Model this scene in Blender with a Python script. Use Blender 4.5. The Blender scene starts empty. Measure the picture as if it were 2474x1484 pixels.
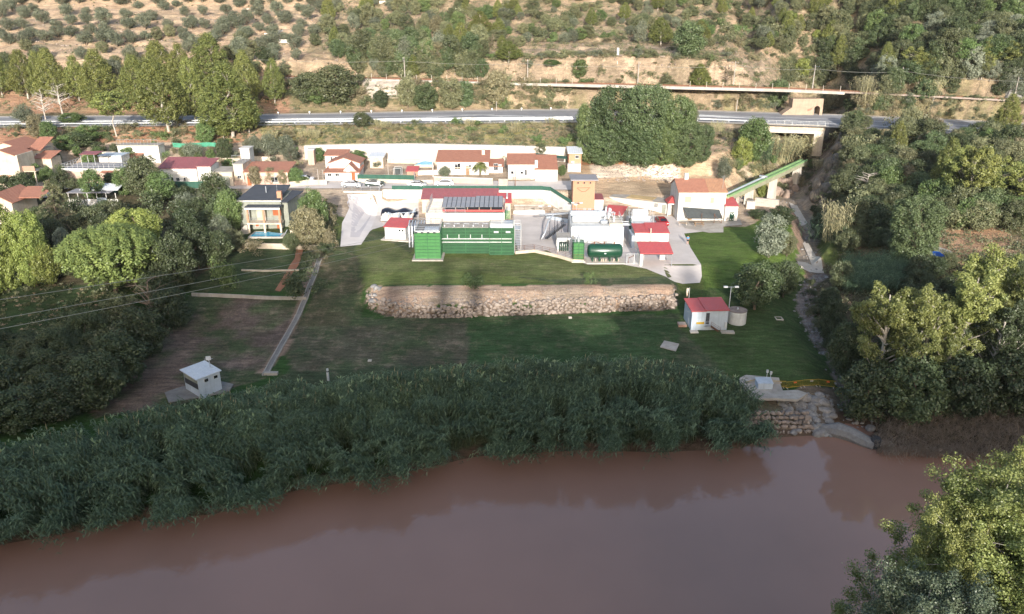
import bpy, bmesh, math, random
import numpy as np
from mathutils import Vector, Matrix
random.seed(7); RNG = np.random.default_rng(7)
SC = bpy.context.scene; COL = SC.collection
# ------------------------------------------------------------------ camera, light
PITCH = math.radians(21.2); FP = 1863.6; CU, CV = 1236.5, 742.0; CAMH = 41.0
cam = bpy.data.cameras.new('camera'); camo = bpy.data.objects.new('camera', cam); COL.objects.link(camo)
cam.sensor_width = 36; cam.sensor_fit = 'HORIZONTAL'; cam.lens = 36*FP/2473.0
cam.clip_end = 3000; cam.clip_start = 0.5
camo.location = (0, 0, CAMH); camo.rotation_euler = (math.pi/2-PITCH, 0, 0); SC.camera = camo
SUN_EL = math.radians(15.5); SUN_AZ = math.radians(3.0)      # sun behind the camera, a touch to the right
sv = Vector((math.sin(SUN_AZ)*math.cos(SUN_EL), -math.cos(SUN_AZ)*math.cos(SUN_EL), math.sin(SUN_EL)))
sl = bpy.data.lights.new('sun', 'SUN'); sl.energy = 3.6; sl.angle = math.radians(0.53); sl.color = (1.0, 0.95, 0.885)
so = bpy.data.objects.new('sun', sl); COL.objects.link(so); so.rotation_euler = sv.to_track_quat('Z', 'Y').to_euler(); so.location = (30, -200, 120)
W = bpy.data.worlds.new('World'); SC.world = W; W.use_nodes = True
nt = W.node_tree; bgn = nt.nodes['Background']; sky = nt.nodes.new('ShaderNodeTexSky'); sky.sky_type = 'NISHITA'; sky.sun_disc = False
sky.sun_elevation = SUN_EL; sky.sun_rotation = math.atan2(sv.x, sv.y); sky.air_density = 1.0; sky.dust_density = 2.5; sky.ozone_density = 1.0
nt.links.new(sky.outputs[0], bgn.inputs[0]); bgn.inputs[1].default_value = 0.15
SC.view_settings.view_transform = 'Standard'; SC.view_settings.look = 'None'; SC.view_settings.gamma = 1
SC.view_settings.exposure = 1.1
SC.render.engine = 'CYCLES'
SC.cycles.max_bounces = 6; SC.cycles.diffuse_bounces = 3; SC.cycles.glossy_bounces = 2; SC.cycles.transmission_bounces = 3; SC.cycles.transparent_max_bounces = 4
# ------------------------------------------------------------------ pixel <-> world (photo seen at 2473 x 1484)
CP, SP = math.cos(PITCH), math.sin(PITCH)
def ray(u, v):
    r = (u-CU)/FP; up = (CV-v)/FP
    return np.array([r, CP+up*SP, -SP+up*CP])
def P(u, v, z):                     # point of the pixel's ray at height z
    d = ray(u, v); t = (z-CAMH)/d[2]; return Vector((d[0]*t, d[1]*t, z))
def PY(u, v, Y):                    # point of the pixel's ray at distance Y
    d = ray(u, v); t = Y/d[1]; return Vector((d[0]*t, Y, CAMH+d[2]*t))
def ztop(Y, v):
    d = ray(CU, v); return CAMH + d[2]/d[1]*Y
def proj(X, Y, Z):
    dep = Y*CP-(Z-CAMH)*SP; up = Y*SP+(Z-CAMH)*CP
    return CU+FP*X/dep, CV-FP*up/dep
def XU(u, Y, Z):                    # X that shows at column u for a point at Y, Z
    return (u-CU)/FP*(Y*CP-(Z-CAMH)*SP)
# ------------------------------------------------------------------ terrain
def W_(x, y, z): return (x, y, z)
def L(pts, z=None):                 # a line of (u, v, z)
    out = []
    for p in pts:
        q = P(p[0], p[1], p[2] if len(p) > 2 else z); out.append((q.x, q.y, q.z))
    return out
A = L([(-300,1350),(0,1318),(160,1290),(300,1262),(520,1245),(700,1190),(850,1165),(950,1150),(1150,1105),(1400,1090),(1600,1095),(1790,1085),(1850,1060),(2000,1052),(2060,1045),(2150,1075),(2300,1090),(2473,1110),(2800,1150)], -9.0)
def shift(Ln, dy, z=None): return [(x, y+dy, z if z is not None else zz) for x, y, zz in Ln]
crest = []
random.seed(3)
for i in range(0, 150):
    x = -300+i*4
    hr = float(np.interp(x, [-52, -44, -36, -20, -10, 8, 14, 23, 27, 31, 34, 40, 43, 57, 63, 90], [31, 32.5, 36, 36, 30, 29, 27.4, 27.2, 24.5, 24.5, 27, 27, 30.5, 30.5, 24.5, 24.5]))
    crest.append((x, -150, hr+41.6+random.uniform(-.4, .4)-1.2))
LINES = [
 [(-400,-420,112),(400,-420,112)],
 [(-400,-240,84),(400,-240,84)],
 crest,
 [(-400,-60,19),(400,-60,19)],
 [(-400,0,-1),(400,0,-1)],
 [(-400,26,-8),(15,26,-7),(30,32,-7.6),(60,36,-7.6),(400,36,-8)],
 [(-400,30,-11),(15,30,-11),(30,36,-11),(60,40,-11),(400,40,-11)],
 shift(A, -2.2, -11.3),
 shift(A, 0, -9.1),
 shift(A, 1.8, -7.9),
 shift(A, 9.5, -6.0),
 L([(-400,800,-4.6),(0,800,-4.6),(900,800,-4.5),(1650,800,-4.0),(1850,800,-4.2),(1950,850,-5.2),(2100,830,-4),(2473,830,-3),(2700,830,-2)]),
 L([(-300,760,-3.6),(0,760,-3.6),(850,762,-3.7),(892,745,-3.6),(960,762,-3.7),(1130,760,-3.6),(1400,752,-3.5),(1627,742,-3.4),(1660,745,-3.4),(1950,745,-3.8),(2000,760,-3),(2473,760,-1)]),
 L([(-300,742,-3.0),(850,742,-3.1),(886,728,-3.0),(900,740,-2.4),(960,744,-2.35),(1130,742,-2.3),(1400,736,-2.2),(1624,726,-2.1),(1632,722,-2.8),(1950,722,-3.3),(2000,740,-2.5),(2473,740,-0.6)]),
 L([(-300,700,-2.0),(860,700,-2.0),(900,692,-1.1),(1000,703,-1.0),(1200,703,-0.9),(1622,693,-0.7),(1640,695,-1.8),(1950,700,-2.8),(2000,690,-1.6),(2473,690,0.5)]),
 L([(-300,640,-0.4),(800,640,-0.2),(1000,640,-0.1),(1700,640,-0.1),(1850,640,-0.6),(1930,640,-1.4),(2050,640,-0.5),(2300,620,2.0),(2600,620,3)]),
 L([(-300,560,1.2),(450,560,1.0),(780,560,1.4),(830,560,1.0),(930,560,0.2),(1000,560,0.0),(1700,560,0.0),(1900,540,0.2),(2050,540,2.0),(2473,540,4.6)]),
 [(-400,158,4.0),(-62,158,3.8),(-34,158,3.4),(-30,158,0.4),(40,158,0.2),(60,158,1.0),(75,160,4.0),(200,160,8.0)],
 [(-400,163.4,4.3),(-30,163.4,4.2),(-27,163.4,2.0),(13,163.0,1.6),(16,163,1.6),(40,166,2.2),(60,166,2.0),(75,166,5),(200,166,9)],
 [(-400,164.2,4.4),(-30,164.2,4.4),(-27,164.2,4.4),(13,163.8,4.2),(16,164,2.4),(40,168,2.9),(60,170,3.0),(80,172,6.5),(200,172,10)],
 [(-400,172,4.5),(14,172,4.6),(20,175,3.6),(60,180,5.2),(85,180,8.6),(200,180,11.0)],
 L([(-300,398,6.2),(0,398,6.2),(400,392,6.2),(800,386,6.0),(1400,388,6.2),(1560,400,6.6),(1700,395,7.2),(1800,370,8.5),(1870,350,9.5),(2050,350,9.6),(2473,352,9.6)]),
 L([(-300,370,8.2),(0,370,8.2),(400,362,8.2),(700,358,8.0),(740,350,9.2),(1000,346,9.7),(1395,361,9.1),(1420,380,7.6),(1560,385,7.9),(1700,380,8.4),(1800,350,9.6),(1870,340,9.9),(2050,340,9.9),(2473,342,10)]),
 L([(-300,309,11.6),(0,306,11.8),(400,303,12),(620,301,12),(900,298,12),(1380,293,12),(1690,293,12),(1850,300,11.9),(2035,306,11.6),(2250,318,11.2),(2473,331,10.8),(2700,345,10.5)]),
 L([(-300,285,12.5),(0,284,12.5),(400,281,12.6),(620,279,12.7),(900,274,12.8),(1200,268,12.9),(1380,266,12.9),(1690,269,12.8),(1850,274,12.6),(2035,280,12.4),(2250,289,12),(2473,300,11.6),(2700,310,11.2)]),
 L([(-300,276,13.0),(0,275,13.0),(400,272,13.0),(620,272,13.1),(900,268,13.2),(1200,263,13.2),(1380,261,13.2),(1690,265,13),(1850,269,12.9),(2035,276,12.6),(2250,285,12.2),(2473,295,11.9),(2700,305,11.5)]),
 L([(-300,205,19.6),(0,200,19.8),(600,200,20),(860,200,20),(1150,206,19.8),(1450,213,19.5),(1700,218,19.2),(1900,222,18.9),(2100,232,18.2),(2280,242,17.6),(2473,253,17),(2700,262,16.5)]),
 L([(-300,192,20.6),(0,187,20.8),(600,187,21),(860,191,20.9),(1150,199,20.5),(1450,206,20.1),(1700,212,19.7),(1900,217,19.3),(2100,226,18.6),(2280,235,18),(2473,245,17.4),(2700,255,17)]),
 L([(-300,184,20.8),(0,180,21),(600,181,21.1),(860,184,21),(1150,192,20.6),(1450,200,20.2),(1700,206,19.8),(1900,211,19.4),(2100,220,18.7),(2280,228,18.1),(2473,238,17.5),(2700,248,17.1)]),
 L([(-300,150,25),(0,150,25),(600,150,25.2),(860,150,25.5),(1100,150,25.5),(1180,145,26.6),(1450,135,28.0),(1700,140,27.5),(1900,150,26),(2100,150,26),(2473,150,27.5),(2700,150,28)]),
 [(-400,300,34.5),(-60,296,34.5),(40,280,33.0),(90,268,33),(130,262,36),(300,262,38)],
 [(-400,335,40.5),(-60,330,40),(40,310,40.0),(90,296,41),(130,290,47),(300,290,50)],
 [(-400,370,52),(400,340,66)],
 [(-400,520,105),(400,520,120)],
 [(-400,900,118),(400,900,125)],
]
iF = [i for i, l in enumerate(LINES) if abs(l[0][2]-11.6) < .01 and len(l) > 8][0]; iR = [i for i, l in enumerate(LINES) if abs(l[0][2]-20.6) < .01 and len(l) > 8][0]
FLAT = (iF, iF+1, iR)
_LX = [np.array([p[0] for p in sorted(l)]) for l in LINES]
_LY = [np.array([p[1] for p in sorted(l)]) for l in LINES]
_LZ = [np.array([p[2] for p in sorted(l)]) for l in LINES]
_h = np.random.default_rng(11).random((512, 512))
def vnoise(x, y):
    xi = np.floor(x).astype(int); yi = np.floor(y).astype(int); fx = x-xi; fy = y-yi
    fx = fx*fx*(3-2*fx); fy = fy*fy*(3-2*fy)
    g = lambda a, b: _h[a & 511, b & 511]
    return (g(xi,yi)*(1-fx)+g(xi+1,yi)*fx)*(1-fy)+(g(xi,yi+1)*(1-fx)+g(xi+1,yi+1)*fx)*fy
def fbm(x, y, o=4):
    s = 0; a = 1; t = 0
    for k in range(o): s = s+a*vnoise(x*2**k+k*17.3, y*2**k+k*9.1); t += a; a *= .5
    return s/t-.5
def CH(pts): return [tuple(P(*p)) for p in pts]
# channels cut into the ground: (points, floor half width, side slope)
RAVINE = CH([(1975,300,5.5),(1955,335,3.5),(1945,380,2.2),(1935,430,-.6),(1905,478,-1.4),(1950,535,-2.2),(1965,575,-2.6),(1940,640,-3.2),(1985,665,-3.6)])
RAV2 = CH([(1985,665,-3.6),(1952,690,-4.2),(1940,740,-5.0),(1955,780,-5.4),(1985,830,-6.0),(2020,880,-6.6),(2060,960,-7.6),(2070,1040,-9.3)])
GULLY = [(92,345,50),(85,300,33),(79,268,26),(77,254,22.5)]
PIT = CH([(1812,498,-.2),(1870,486,-1.2),(1905,478,-1.4)])
CHAN = [(PIT, 4.6, 1.2), (RAVINE, 1.6, 1.15), (RAV2, 1.3, .42), (GULLY, 1.5, .75)]
def seg_carve(x, y, z, path, w, sl):
    for a, b in zip(path[:-1], path[1:]):
        dx, dy = b[0]-a[0], b[1]-a[1]; l2 = dx*dx+dy*dy+1e-9
        t = np.clip(((x-a[0])*dx+(y-a[1])*dy)/l2, 0, 1)
        d = np.hypot(x-a[0]-t*dx, y-a[1]-t*dy)
        zz = a[2]+t*(b[2]-a[2])+np.maximum(0, d-w)*sl
        z = np.minimum(z, zz)
    return z
def H(x, y, rough=True):
    x = np.atleast_1d(np.asarray(x, float)); y = np.atleast_1d(np.asarray(y, float))
    ys = [np.interp(x, a, b) for a, b in zip(_LX, _LY)]; zs = [np.interp(x, a, b) for a, b in zip(_LX, _LZ)]
    for i in range(1, len(ys)): ys[i] = np.maximum(ys[i], ys[i-1]+0.3)
    z = zs[0].copy()
    for i in range(len(ys)-1):
        m = (y >= ys[i]) & (y < ys[i+1])
        if m.any():
            t = ((y-ys[i])/(ys[i+1]-ys[i]))[m]; z[m] = zs[i][m]*(1-t)+zs[i+1][m]*t
    m = y >= ys[-1]; z[m] = zs[-1][m]
    for path, w, sl_ in CHAN: z = seg_carve(x, y, z, path, w, sl_)
    if rough:
        amp = np.where(y > 236, 2.2, np.where(y > 215, .5, np.where((y > 172), .35, .18)))
        amp = np.where((y > 118) & (y < 172) & (x > -32) & (x < 48), .03, amp)
        amp = np.where((y < 60), .6, amp)
        for i in range(20, 33):
            if i in FLAT: amp = np.where((y > ys[i]-.8) & (y < ys[i+1]+.8), .03, amp)
        z = z+amp*fbm(x*.12+3, y*.12)+amp*.5*fbm(x*.5, y*.5+8, 3)
        t = np.where((y > 250) & (x < 40) & (x > -200), 1.0, 0.0)    # terraces of the olive grove
        tt = z/1.6; z = z+t*.42*(np.clip((tt-np.floor(tt)-.5)*2.2, -.5, .5))
    return z
def h1(x, y): return float(H([x], [y])[0])
_ss = np.concatenate([np.arange(28, 240, .5), np.arange(240, 420, 1.0)])
def hit(u, v):
    d = ray(u, v); t = _ss/d[1]; z = H(d[0]*t, _ss); f = CAMH+d[2]*t-z
    k = np.argmax(f < 0)
    if not (f < 0).any(): k = len(_ss)-1
    a = f[k-1]/(f[k-1]-f[k]) if k > 0 else 0
    Y = _ss[k-1]+a*(_ss[k]-_ss[k-1]); X = d[0]*Y/d[1]
    return Vector((X, Y, h1(X, Y)))
# ------------------------------------------------------------------ materials
def newmat(name):
    m = bpy.data.materials.new(name); m.use_nodes = True; t = m.node_tree
    return m, t, t.nodes['Principled BSDF']
def N(t, k, **kw):
    n = t.nodes.new(k)
    for a, b in kw.items(): setattr(n, a, b)
    return n
def mixc(t, fac, a, b, mode='MIX'):
    n = N(t, 'ShaderNodeMix', data_type='RGBA', blend_type=mode)
    for s, v in ((0, fac), (6, a), (7, b)):
        if hasattr(v, 'links'): t.links.new(v, n.inputs[s])
        else: n.inputs[s].default_value = v if s == 0 else (*v, 1) if len(v) == 3 else v
    return n.outputs[2]
def noise(t, scale, detail=6, rough=.6, vec=None, dist=0):
    n = N(t, 'ShaderNodeTexNoise'); n.inputs['Scale'].default_value = scale; n.inputs['Detail'].default_value = detail
    n.inputs['Roughness'].default_value = rough; n.inputs['Distortion'].default_value = dist
    if vec is not None: t.links.new(vec, n.inputs['Vector'])
    return n.outputs['Fac']
def ramp(t, fac, lo, hi):
    n = N(t, 'ShaderNodeMapRange'); n.inputs['From Min'].default_value = lo; n.inputs['From Max'].default_value = hi
    n.clamp = True; t.links.new(fac, n.inputs['Value']); return n.outputs['Result']
def coords(t, kind='Object', scale=(1,1,1)):
    c = N(t, 'ShaderNodeTexCoord'); m = N(t, 'ShaderNodeMapping'); m.inputs['Scale'].default_value = scale
    t.links.new(c.outputs[kind], m.inputs['Vector']); return m.outputs['Vector']
def bump(t, bs, h, strength=.4, dist=.05):
    b = N(t, 'ShaderNodeBump'); b.inputs['Strength'].default_value = strength; b.inputs['Distance'].default_value = dist
    t.links.new(h, b.inputs['Height']); t.links.new(b.outputs[0], bs.inputs['Normal'])
def surf(name, c, c2=None, rough=.85, sc=1.5, metal=0, streak=True, bmp=.15, spec=.3, lo=.35, hi=.7):
    """painted / mineral surface: broad stains, vertical streaks and fine grain"""
    m, t, b = newmat(name); c2 = c2 or tuple(x*.72 for x in c)
    v = coords(t); n1 = ramp(t, noise(t, sc, 8, .65, v), lo, hi)
    col = mixc(t, n1, c2, c)
    if streak:
        n2 = ramp(t, noise(t, sc*1.6, 5, .7, coords(t, scale=(1.6, 1.6, .18))), .5, .78)
        n2m = N(t, 'ShaderNodeMath', operation='MULTIPLY'); n2m.inputs[1].default_value = .55; t.links.new(n2, n2m.inputs[0])
        col = mixc(t, n2m.outputs[0], col, tuple(x*.6 for x in c2))
    t.links.new(col, b.inputs['Base Color']); b.inputs['Roughness'].default_value = rough; b.inputs['Metallic'].default_value = metal
    b.inputs['Specular IOR Level'].default_value = spec
    if bmp: bump(t, b, noise(t, 14, 4, .6, v), bmp, .03)
    return m
def ribbed(name, c, c2, axis='x', pitch=.25, rough=.5, strength=.8, metal=0, dirt=(.3,.3,.3), w=.04):
    m, t, b = newmat(name); v = coords(t)
    wv = N(t, 'ShaderNodeTexWave', wave_type='BANDS', bands_direction=axis.upper(), wave_profile='SIN'); t.links.new(v, wv.inputs['Vector'])
    wv.inputs['Scale'].default_value = math.pi/10/pitch; wv.inputs['Distortion'].default_value = 0
    n1 = ramp(t, noise(t, 1.2, 8, .7, v), .35, .7)
    col = mixc(t, n1, c2, c); n3 = ramp(t, noise(t, 5, 4, .6, v), .3, .8)
    col = mixc(t, n3, col, mixc(t, .35, col, dirt))
    t.links.new(col, b.inputs['Base Color']); b.inputs['Roughness'].default_value = rough; b.inputs['Metallic'].default_value = metal
    bump(t, b, wv.outputs['Fac'], strength, w); return m
def bricky(name, c1, c2, mort, s=1.0, bw=.5, rh=.25):
    m, t, b = newmat(name); br = N(t, 'ShaderNodeTexBrick'); v = coords(t)
    cmb = N(t, 'ShaderNodeSeparateXYZ'); t.links.new(v, cmb.inputs[0]); ad = N(t, 'ShaderNodeMath', operation='ADD')
    t.links.new(cmb.outputs[0], ad.inputs[0]); t.links.new(cmb.outputs[1], ad.inputs[1])
    c = N(t, 'ShaderNodeCombineXYZ'); t.links.new(ad.outputs[0], c.inputs[0]); t.links.new(cmb.outputs[2], c.inputs[1])
    t.links.new(c.outputs[0], br.inputs['Vector']); br.inputs['Scale'].default_value = s
    br.inputs['Color1'].default_value = (*c1, 1); br.inputs['Color2'].default_value = (*c2, 1); br.inputs['Mortar'].default_value = (*mort, 1)
    br.inputs['Mortar Size'].default_value = .02; br.inputs['Brick Width'].default_value = bw; br.inputs['Row Height'].default_value = rh
    n1 = ramp(t, noise(t, 1.1, 6, .65, v), .3, .75)
    t.links.new(mixc(t, n1, br.outputs['Color'], mixc(t, .4, br.outputs['Color'], mort)), b.inputs['Base Color'])
    b.inputs['Roughness'].default_value = .9; bump(t, b, br.outputs['Fac'], -.3, .02); return m
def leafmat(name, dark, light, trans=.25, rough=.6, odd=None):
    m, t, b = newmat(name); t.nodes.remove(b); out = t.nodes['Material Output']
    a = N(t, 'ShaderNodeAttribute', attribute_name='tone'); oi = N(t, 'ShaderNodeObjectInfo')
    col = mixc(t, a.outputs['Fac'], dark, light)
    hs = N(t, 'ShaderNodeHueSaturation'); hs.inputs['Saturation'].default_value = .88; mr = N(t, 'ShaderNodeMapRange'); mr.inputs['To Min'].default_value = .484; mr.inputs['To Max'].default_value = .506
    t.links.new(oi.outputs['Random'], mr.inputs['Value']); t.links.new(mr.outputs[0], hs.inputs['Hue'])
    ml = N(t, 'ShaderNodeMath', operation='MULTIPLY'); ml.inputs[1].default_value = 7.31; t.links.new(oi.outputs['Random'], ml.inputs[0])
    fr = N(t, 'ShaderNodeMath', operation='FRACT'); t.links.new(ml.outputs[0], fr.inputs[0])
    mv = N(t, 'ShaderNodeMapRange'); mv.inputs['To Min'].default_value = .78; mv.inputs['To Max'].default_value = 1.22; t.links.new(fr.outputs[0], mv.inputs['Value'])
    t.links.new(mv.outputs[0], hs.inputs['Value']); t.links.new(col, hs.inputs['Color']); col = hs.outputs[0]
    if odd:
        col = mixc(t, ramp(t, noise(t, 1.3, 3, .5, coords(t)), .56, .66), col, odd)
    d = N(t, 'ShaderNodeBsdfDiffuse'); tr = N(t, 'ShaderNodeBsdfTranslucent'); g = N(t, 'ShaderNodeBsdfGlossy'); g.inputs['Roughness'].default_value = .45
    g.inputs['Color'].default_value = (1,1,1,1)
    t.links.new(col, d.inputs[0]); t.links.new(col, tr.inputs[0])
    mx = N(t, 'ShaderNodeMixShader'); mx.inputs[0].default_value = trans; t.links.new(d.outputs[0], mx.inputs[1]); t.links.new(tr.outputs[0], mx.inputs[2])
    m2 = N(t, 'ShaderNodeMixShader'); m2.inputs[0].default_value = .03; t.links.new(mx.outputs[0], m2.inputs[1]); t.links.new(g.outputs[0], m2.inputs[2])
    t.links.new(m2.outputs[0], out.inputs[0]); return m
M = {}
M['white'] = surf('white_plaster', (.68,.66,.62), (.53,.50,.45), sc=.7)
M['white2'] = surf('white_paint', (.64,.65,.65), (.50,.50,.48), sc=.9, rough=.6)
M['cream'] = surf('cream_plaster', (.66,.57,.45), (.46,.38,.29), sc=.8)
M['pink'] = surf('pink_plaster', (.52,.38,.31), (.44,.31,.25), sc=.8)
M['greyplaster'] = surf('grey_green_plaster', (.30,.31,.26), (.22,.23,.19), sc=.8)
M['blueplaster'] = surf('pale_blue_panel', (.50,.56,.62), (.40,.45,.50), sc=.8, rough=.6)
M['concrete'] = surf('concrete', (.46,.42,.37), (.30,.27,.23), sc=.5, lo=.3)
M['concrete_pale'] = surf('pale_concrete', (.62,.56,.49), (.45,.40,.34), sc=.4, lo=.3)
M['concrete_dark'] = surf('dark_concrete', (.25,.24,.22), (.16,.15,.14), sc=.8)
M['paving'] = surf('yard_paving', (.62,.56,.52), (.47,.42,.38), sc=.22, streak=False, lo=.3)
M['ramp'] = surf('ramp_concrete', (.66,.61,.58), (.55,.50,.47), sc=.25, streak=False)
M['asphalt'] = surf('asphalt', (.25,.25,.26), (.20,.20,.21), sc=.3, streak=False, bmp=.3)
M['redmetal'] = ribbed('red_sheet_roof', (.55,.055,.045), (.44,.045,.04), 'x', .25, .5)
M['darkred'] = ribbed('dark_red_roof', (.30,.055,.06), (.22,.045,.05), 'x', .28, .6)  # deeper red than the other sheet roof
M['tile'] = ribbed('terracotta_tiles', (.44,.18,.11), (.34,.13,.08), 'x', .28, .85, 1.0, dirt=(.35,.25,.18), w=.07)
M['tile_pale'] = ribbed('pale_terracotta_tiles', (.50,.25,.13), (.36,.17,.09), 'x', .32, .85, 1.0, dirt=(.3,.27,.2), w=.07)
M['whitesheet'] = ribbed('white_sheet_roof', (.66,.68,.70), (.55,.57,.6), 'x', .5, .4)
M['brick'] = bricky('orange_brick', (.50,.24,.135), (.44,.20,.11), (.42,.27,.19), 3.0)
M['brick2'] = bricky('worn_brick', (.42,.2,.12), (.35,.16,.1), (.4,.32,.26), 3.0)
M['stonewall'] = bricky('stone_blocks', (.40,.34,.29), (.30,.25,.21), (.46,.41,.36), 1.2, .6, .35)
M['black_roof'] = surf('black_felt_roof', (.070,.075,.088), (.055,.06,.07), sc=.6, rough=.9, streak=False)
M['grey_roof'] = surf('grey_slab', (.30,.29,.30), (.24,.23,.24), sc=.8, streak=False)
M['tankgreen'] = surf('green_tank_paint', (.015,.085,.028), (.010,.055,.020), sc=.8, rough=.42, spec=.5)
M['tankrib'] = surf('green_rib_paint', (.03,.135,.045), (.022,.10,.035), sc=.9, rough=.45, spec=.5)
M['tankgreen2'] = surf('fresh_green_paint', (.05,.19,.05), (.035,.15,.04), sc=.9, rough=.45, spec=.5)
M['cylgreen'] = surf('dark_green_paint', (.012,.065,.035), (.008,.045,.024), sc=1.0, rough=.3, spec=.6)
M['beamgreen'] = surf('mossy_green_paint', (.25,.40,.17), (.18,.30,.13), sc=.5, streak=False)
M['steel'] = surf('galvanised_steel', (.62,.64,.66), (.45,.47,.49), sc=2, rough=.4, metal=.6)
M['pipe'] = surf('silver_pipe', (.66,.70,.75), (.5,.54,.58), sc=1.5, rough=.35, metal=.35)
M['darkmetal'] = surf('dark_metal', (.06,.065,.07), (.04,.04,.045), sc=2, rough=.6)
M['rust'] = surf('rusty_steel', (.22,.10,.06), (.14,.07,.04), sc=2, rough=.9)
M['glass'] = surf('dark_glass', (.02,.025,.03), (.015,.015,.02), rough=.12, streak=False, bmp=0, spec=.8)
M['panel'] = None
M['wood'] = surf('weathered_wood', (.34,.22,.13), (.22,.14,.08), sc=3)
M['orangewood'] = surf('orange_brown_wood', (.40,.13,.05), (.3,.09,.04), sc=3)
M['polewood'] = surf('grey_pole', (.42,.38,.34), (.3,.27,.24), sc=3)
M['shutter'] = surf('pale_green_shutter', (.42,.45,.28), (.34,.37,.22), sc=4)
M['greenfab'] = surf('green_screen_fabric', (.045,.12,.085), (.03,.08,.06), sc=1.2, rough=.9)
M['greenfab2'] = surf('bright_green_fabric', (.08,.30,.19), (.05,.22,.14), sc=1.2, rough=.9)
M['darkfab'] = surf('dark_grey_fabric', (.075,.085,.085), (.055,.06,.06), sc=1.2, rough=.9)
M['bluefab'] = surf('blue_tarp', (.01,.09,.42), (.008,.06,.3), sc=1.2, rough=.5)
M['blacktarp'] = surf('black_plastic', (.018,.02,.03), (.01,.01,.016), sc=1.5, rough=.3, spec=.7)
M['bluewater'] = surf('pool_water', (.08,.42,.60), (.05,.33,.52), sc=1.2, rough=.06, streak=False, bmp=.1, spec=.6)
M['yellow'] = surf('yellow_paint', (.55,.35,.02), (.42,.27,.02), sc=2, rough=.5)
M['orange'] = surf('orange_plastic', (.7,.16,.04), (.6,.12,.03), sc=2, rough=.5)
M['blue'] = surf('blue_cloth', (.06,.30,.62), (.05,.24,.5), sc=3, rough=.9, streak=False)
M['navy'] = surf('dark_cloth', (.02,.025,.05), (.015,.02,.03), sc=3, rough=.9, streak=False)
M['skin'] = surf('skin', (.5,.28,.19), (.45,.24,.16), sc=3, rough=.6, streak=False)
M['hair'] = surf('dark_hair', (.03,.02,.015), (.02,.015,.01), sc=8, rough=.7, streak=False)
M['carsilver'] = surf('silver_car_paint', (.55,.56,.58), (.5,.51,.53), sc=2, rough=.25, metal=.5, streak=False, bmp=0)
M['carwhite'] = surf('white_car_paint', (.75,.76,.77), (.7,.7,.71), sc=2, rough=.25, streak=False, bmp=0, spec=.6)
M['cardark'] = surf('dark_green_car_paint', (.04,.06,.055), (.03,.045,.04), sc=2, rough=.25, streak=False, bmp=0, spec=.6)
M['carred'] = surf('red_car_paint', (.35,.01,.015), (.28,.01,.012), sc=2, rough=.25, streak=False, bmp=0, spec=.6)
M['tyre'] = surf('tyre_rubber', (.02,.02,.02), rough=.9, sc=5, streak=False)
M['bark'] = surf('bark', (.22,.17,.13), (.13,.10,.07), sc=6, bmp=.6)
M['palebark'] = surf('pale_bark', (.50,.46,.40), (.34,.30,.25), sc=6, bmp=.4)
M['deadwood'] = surf('bleached_dead_wood', (.55,.50,.44), (.42,.37,.32), sc=6)
M['soilred'] = surf('red_earth', (.36,.17,.10), (.26,.12,.07), sc=1, streak=False)
M['yellowmoss'] = surf('sandy_gravel_roof', (.55,.40,.20), (.42,.30,.15), sc=1, streak=False)
M['wire'] = surf('wire', (.26,.26,.23), (.22,.22,.19), sc=1, rough=.5, streak=False, bmp=0)
M['roadwhite'] = surf('road_paint', (.72,.72,.70), (.5,.5,.49), sc=1.2, streak=False, bmp=.1)
def rockmat(name, c, c2, sc=.8):
    m, t, b = newmat(name); v = coords(t)
    a = N(t, 'ShaderNodeAttribute', attribute_name='tone')
    col = mixc(t, a.outputs['Fac'], c2, c); col = mixc(t, ramp(t, noise(t, sc*3, 8, .7, v), .3, .75), tuple(x*.55 for x in c2), col)
    t.links.new(col, b.inputs['Base Color']); b.inputs['Roughness'].default_value = .95
    bump(t, b, noise(t, sc*6, 6, .7, v), .6, .08); return m
M['rock'] = rockmat('pale_rock', (.50,.42,.35), (.30,.235,.19)); M['rock_face'] = rockmat('dark_rock_face', (.30,.25,.20), (.17,.14,.11))
M['rock_grey'] = rockmat('grey_rock', (.44,.42,.40), (.26,.25,.24))
M['rock_brown'] = rockmat('brown_rock', (.46,.35,.28), (.30,.22,.17))
# leaves
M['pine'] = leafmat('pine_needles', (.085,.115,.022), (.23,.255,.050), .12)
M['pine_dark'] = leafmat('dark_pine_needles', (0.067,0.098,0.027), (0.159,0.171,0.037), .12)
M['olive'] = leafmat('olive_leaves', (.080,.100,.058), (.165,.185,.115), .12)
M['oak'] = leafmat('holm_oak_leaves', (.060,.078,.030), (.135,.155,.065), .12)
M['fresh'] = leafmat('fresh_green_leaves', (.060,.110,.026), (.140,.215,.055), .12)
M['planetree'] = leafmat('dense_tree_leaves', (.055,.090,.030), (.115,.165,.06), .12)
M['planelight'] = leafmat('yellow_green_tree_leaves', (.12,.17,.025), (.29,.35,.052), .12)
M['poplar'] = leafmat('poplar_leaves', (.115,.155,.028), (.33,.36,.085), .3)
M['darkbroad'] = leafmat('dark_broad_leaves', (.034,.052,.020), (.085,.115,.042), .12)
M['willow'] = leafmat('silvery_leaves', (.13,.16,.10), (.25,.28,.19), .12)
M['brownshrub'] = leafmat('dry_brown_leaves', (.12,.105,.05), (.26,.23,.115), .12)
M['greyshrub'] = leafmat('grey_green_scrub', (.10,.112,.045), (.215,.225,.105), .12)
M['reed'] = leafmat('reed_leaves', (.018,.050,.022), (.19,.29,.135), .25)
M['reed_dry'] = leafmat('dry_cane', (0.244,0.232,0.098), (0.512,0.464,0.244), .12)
M['deadreed'] = leafmat('dead_cane', (0.150,0.112,0.075), (0.330,0.255,0.180), .12)
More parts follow.
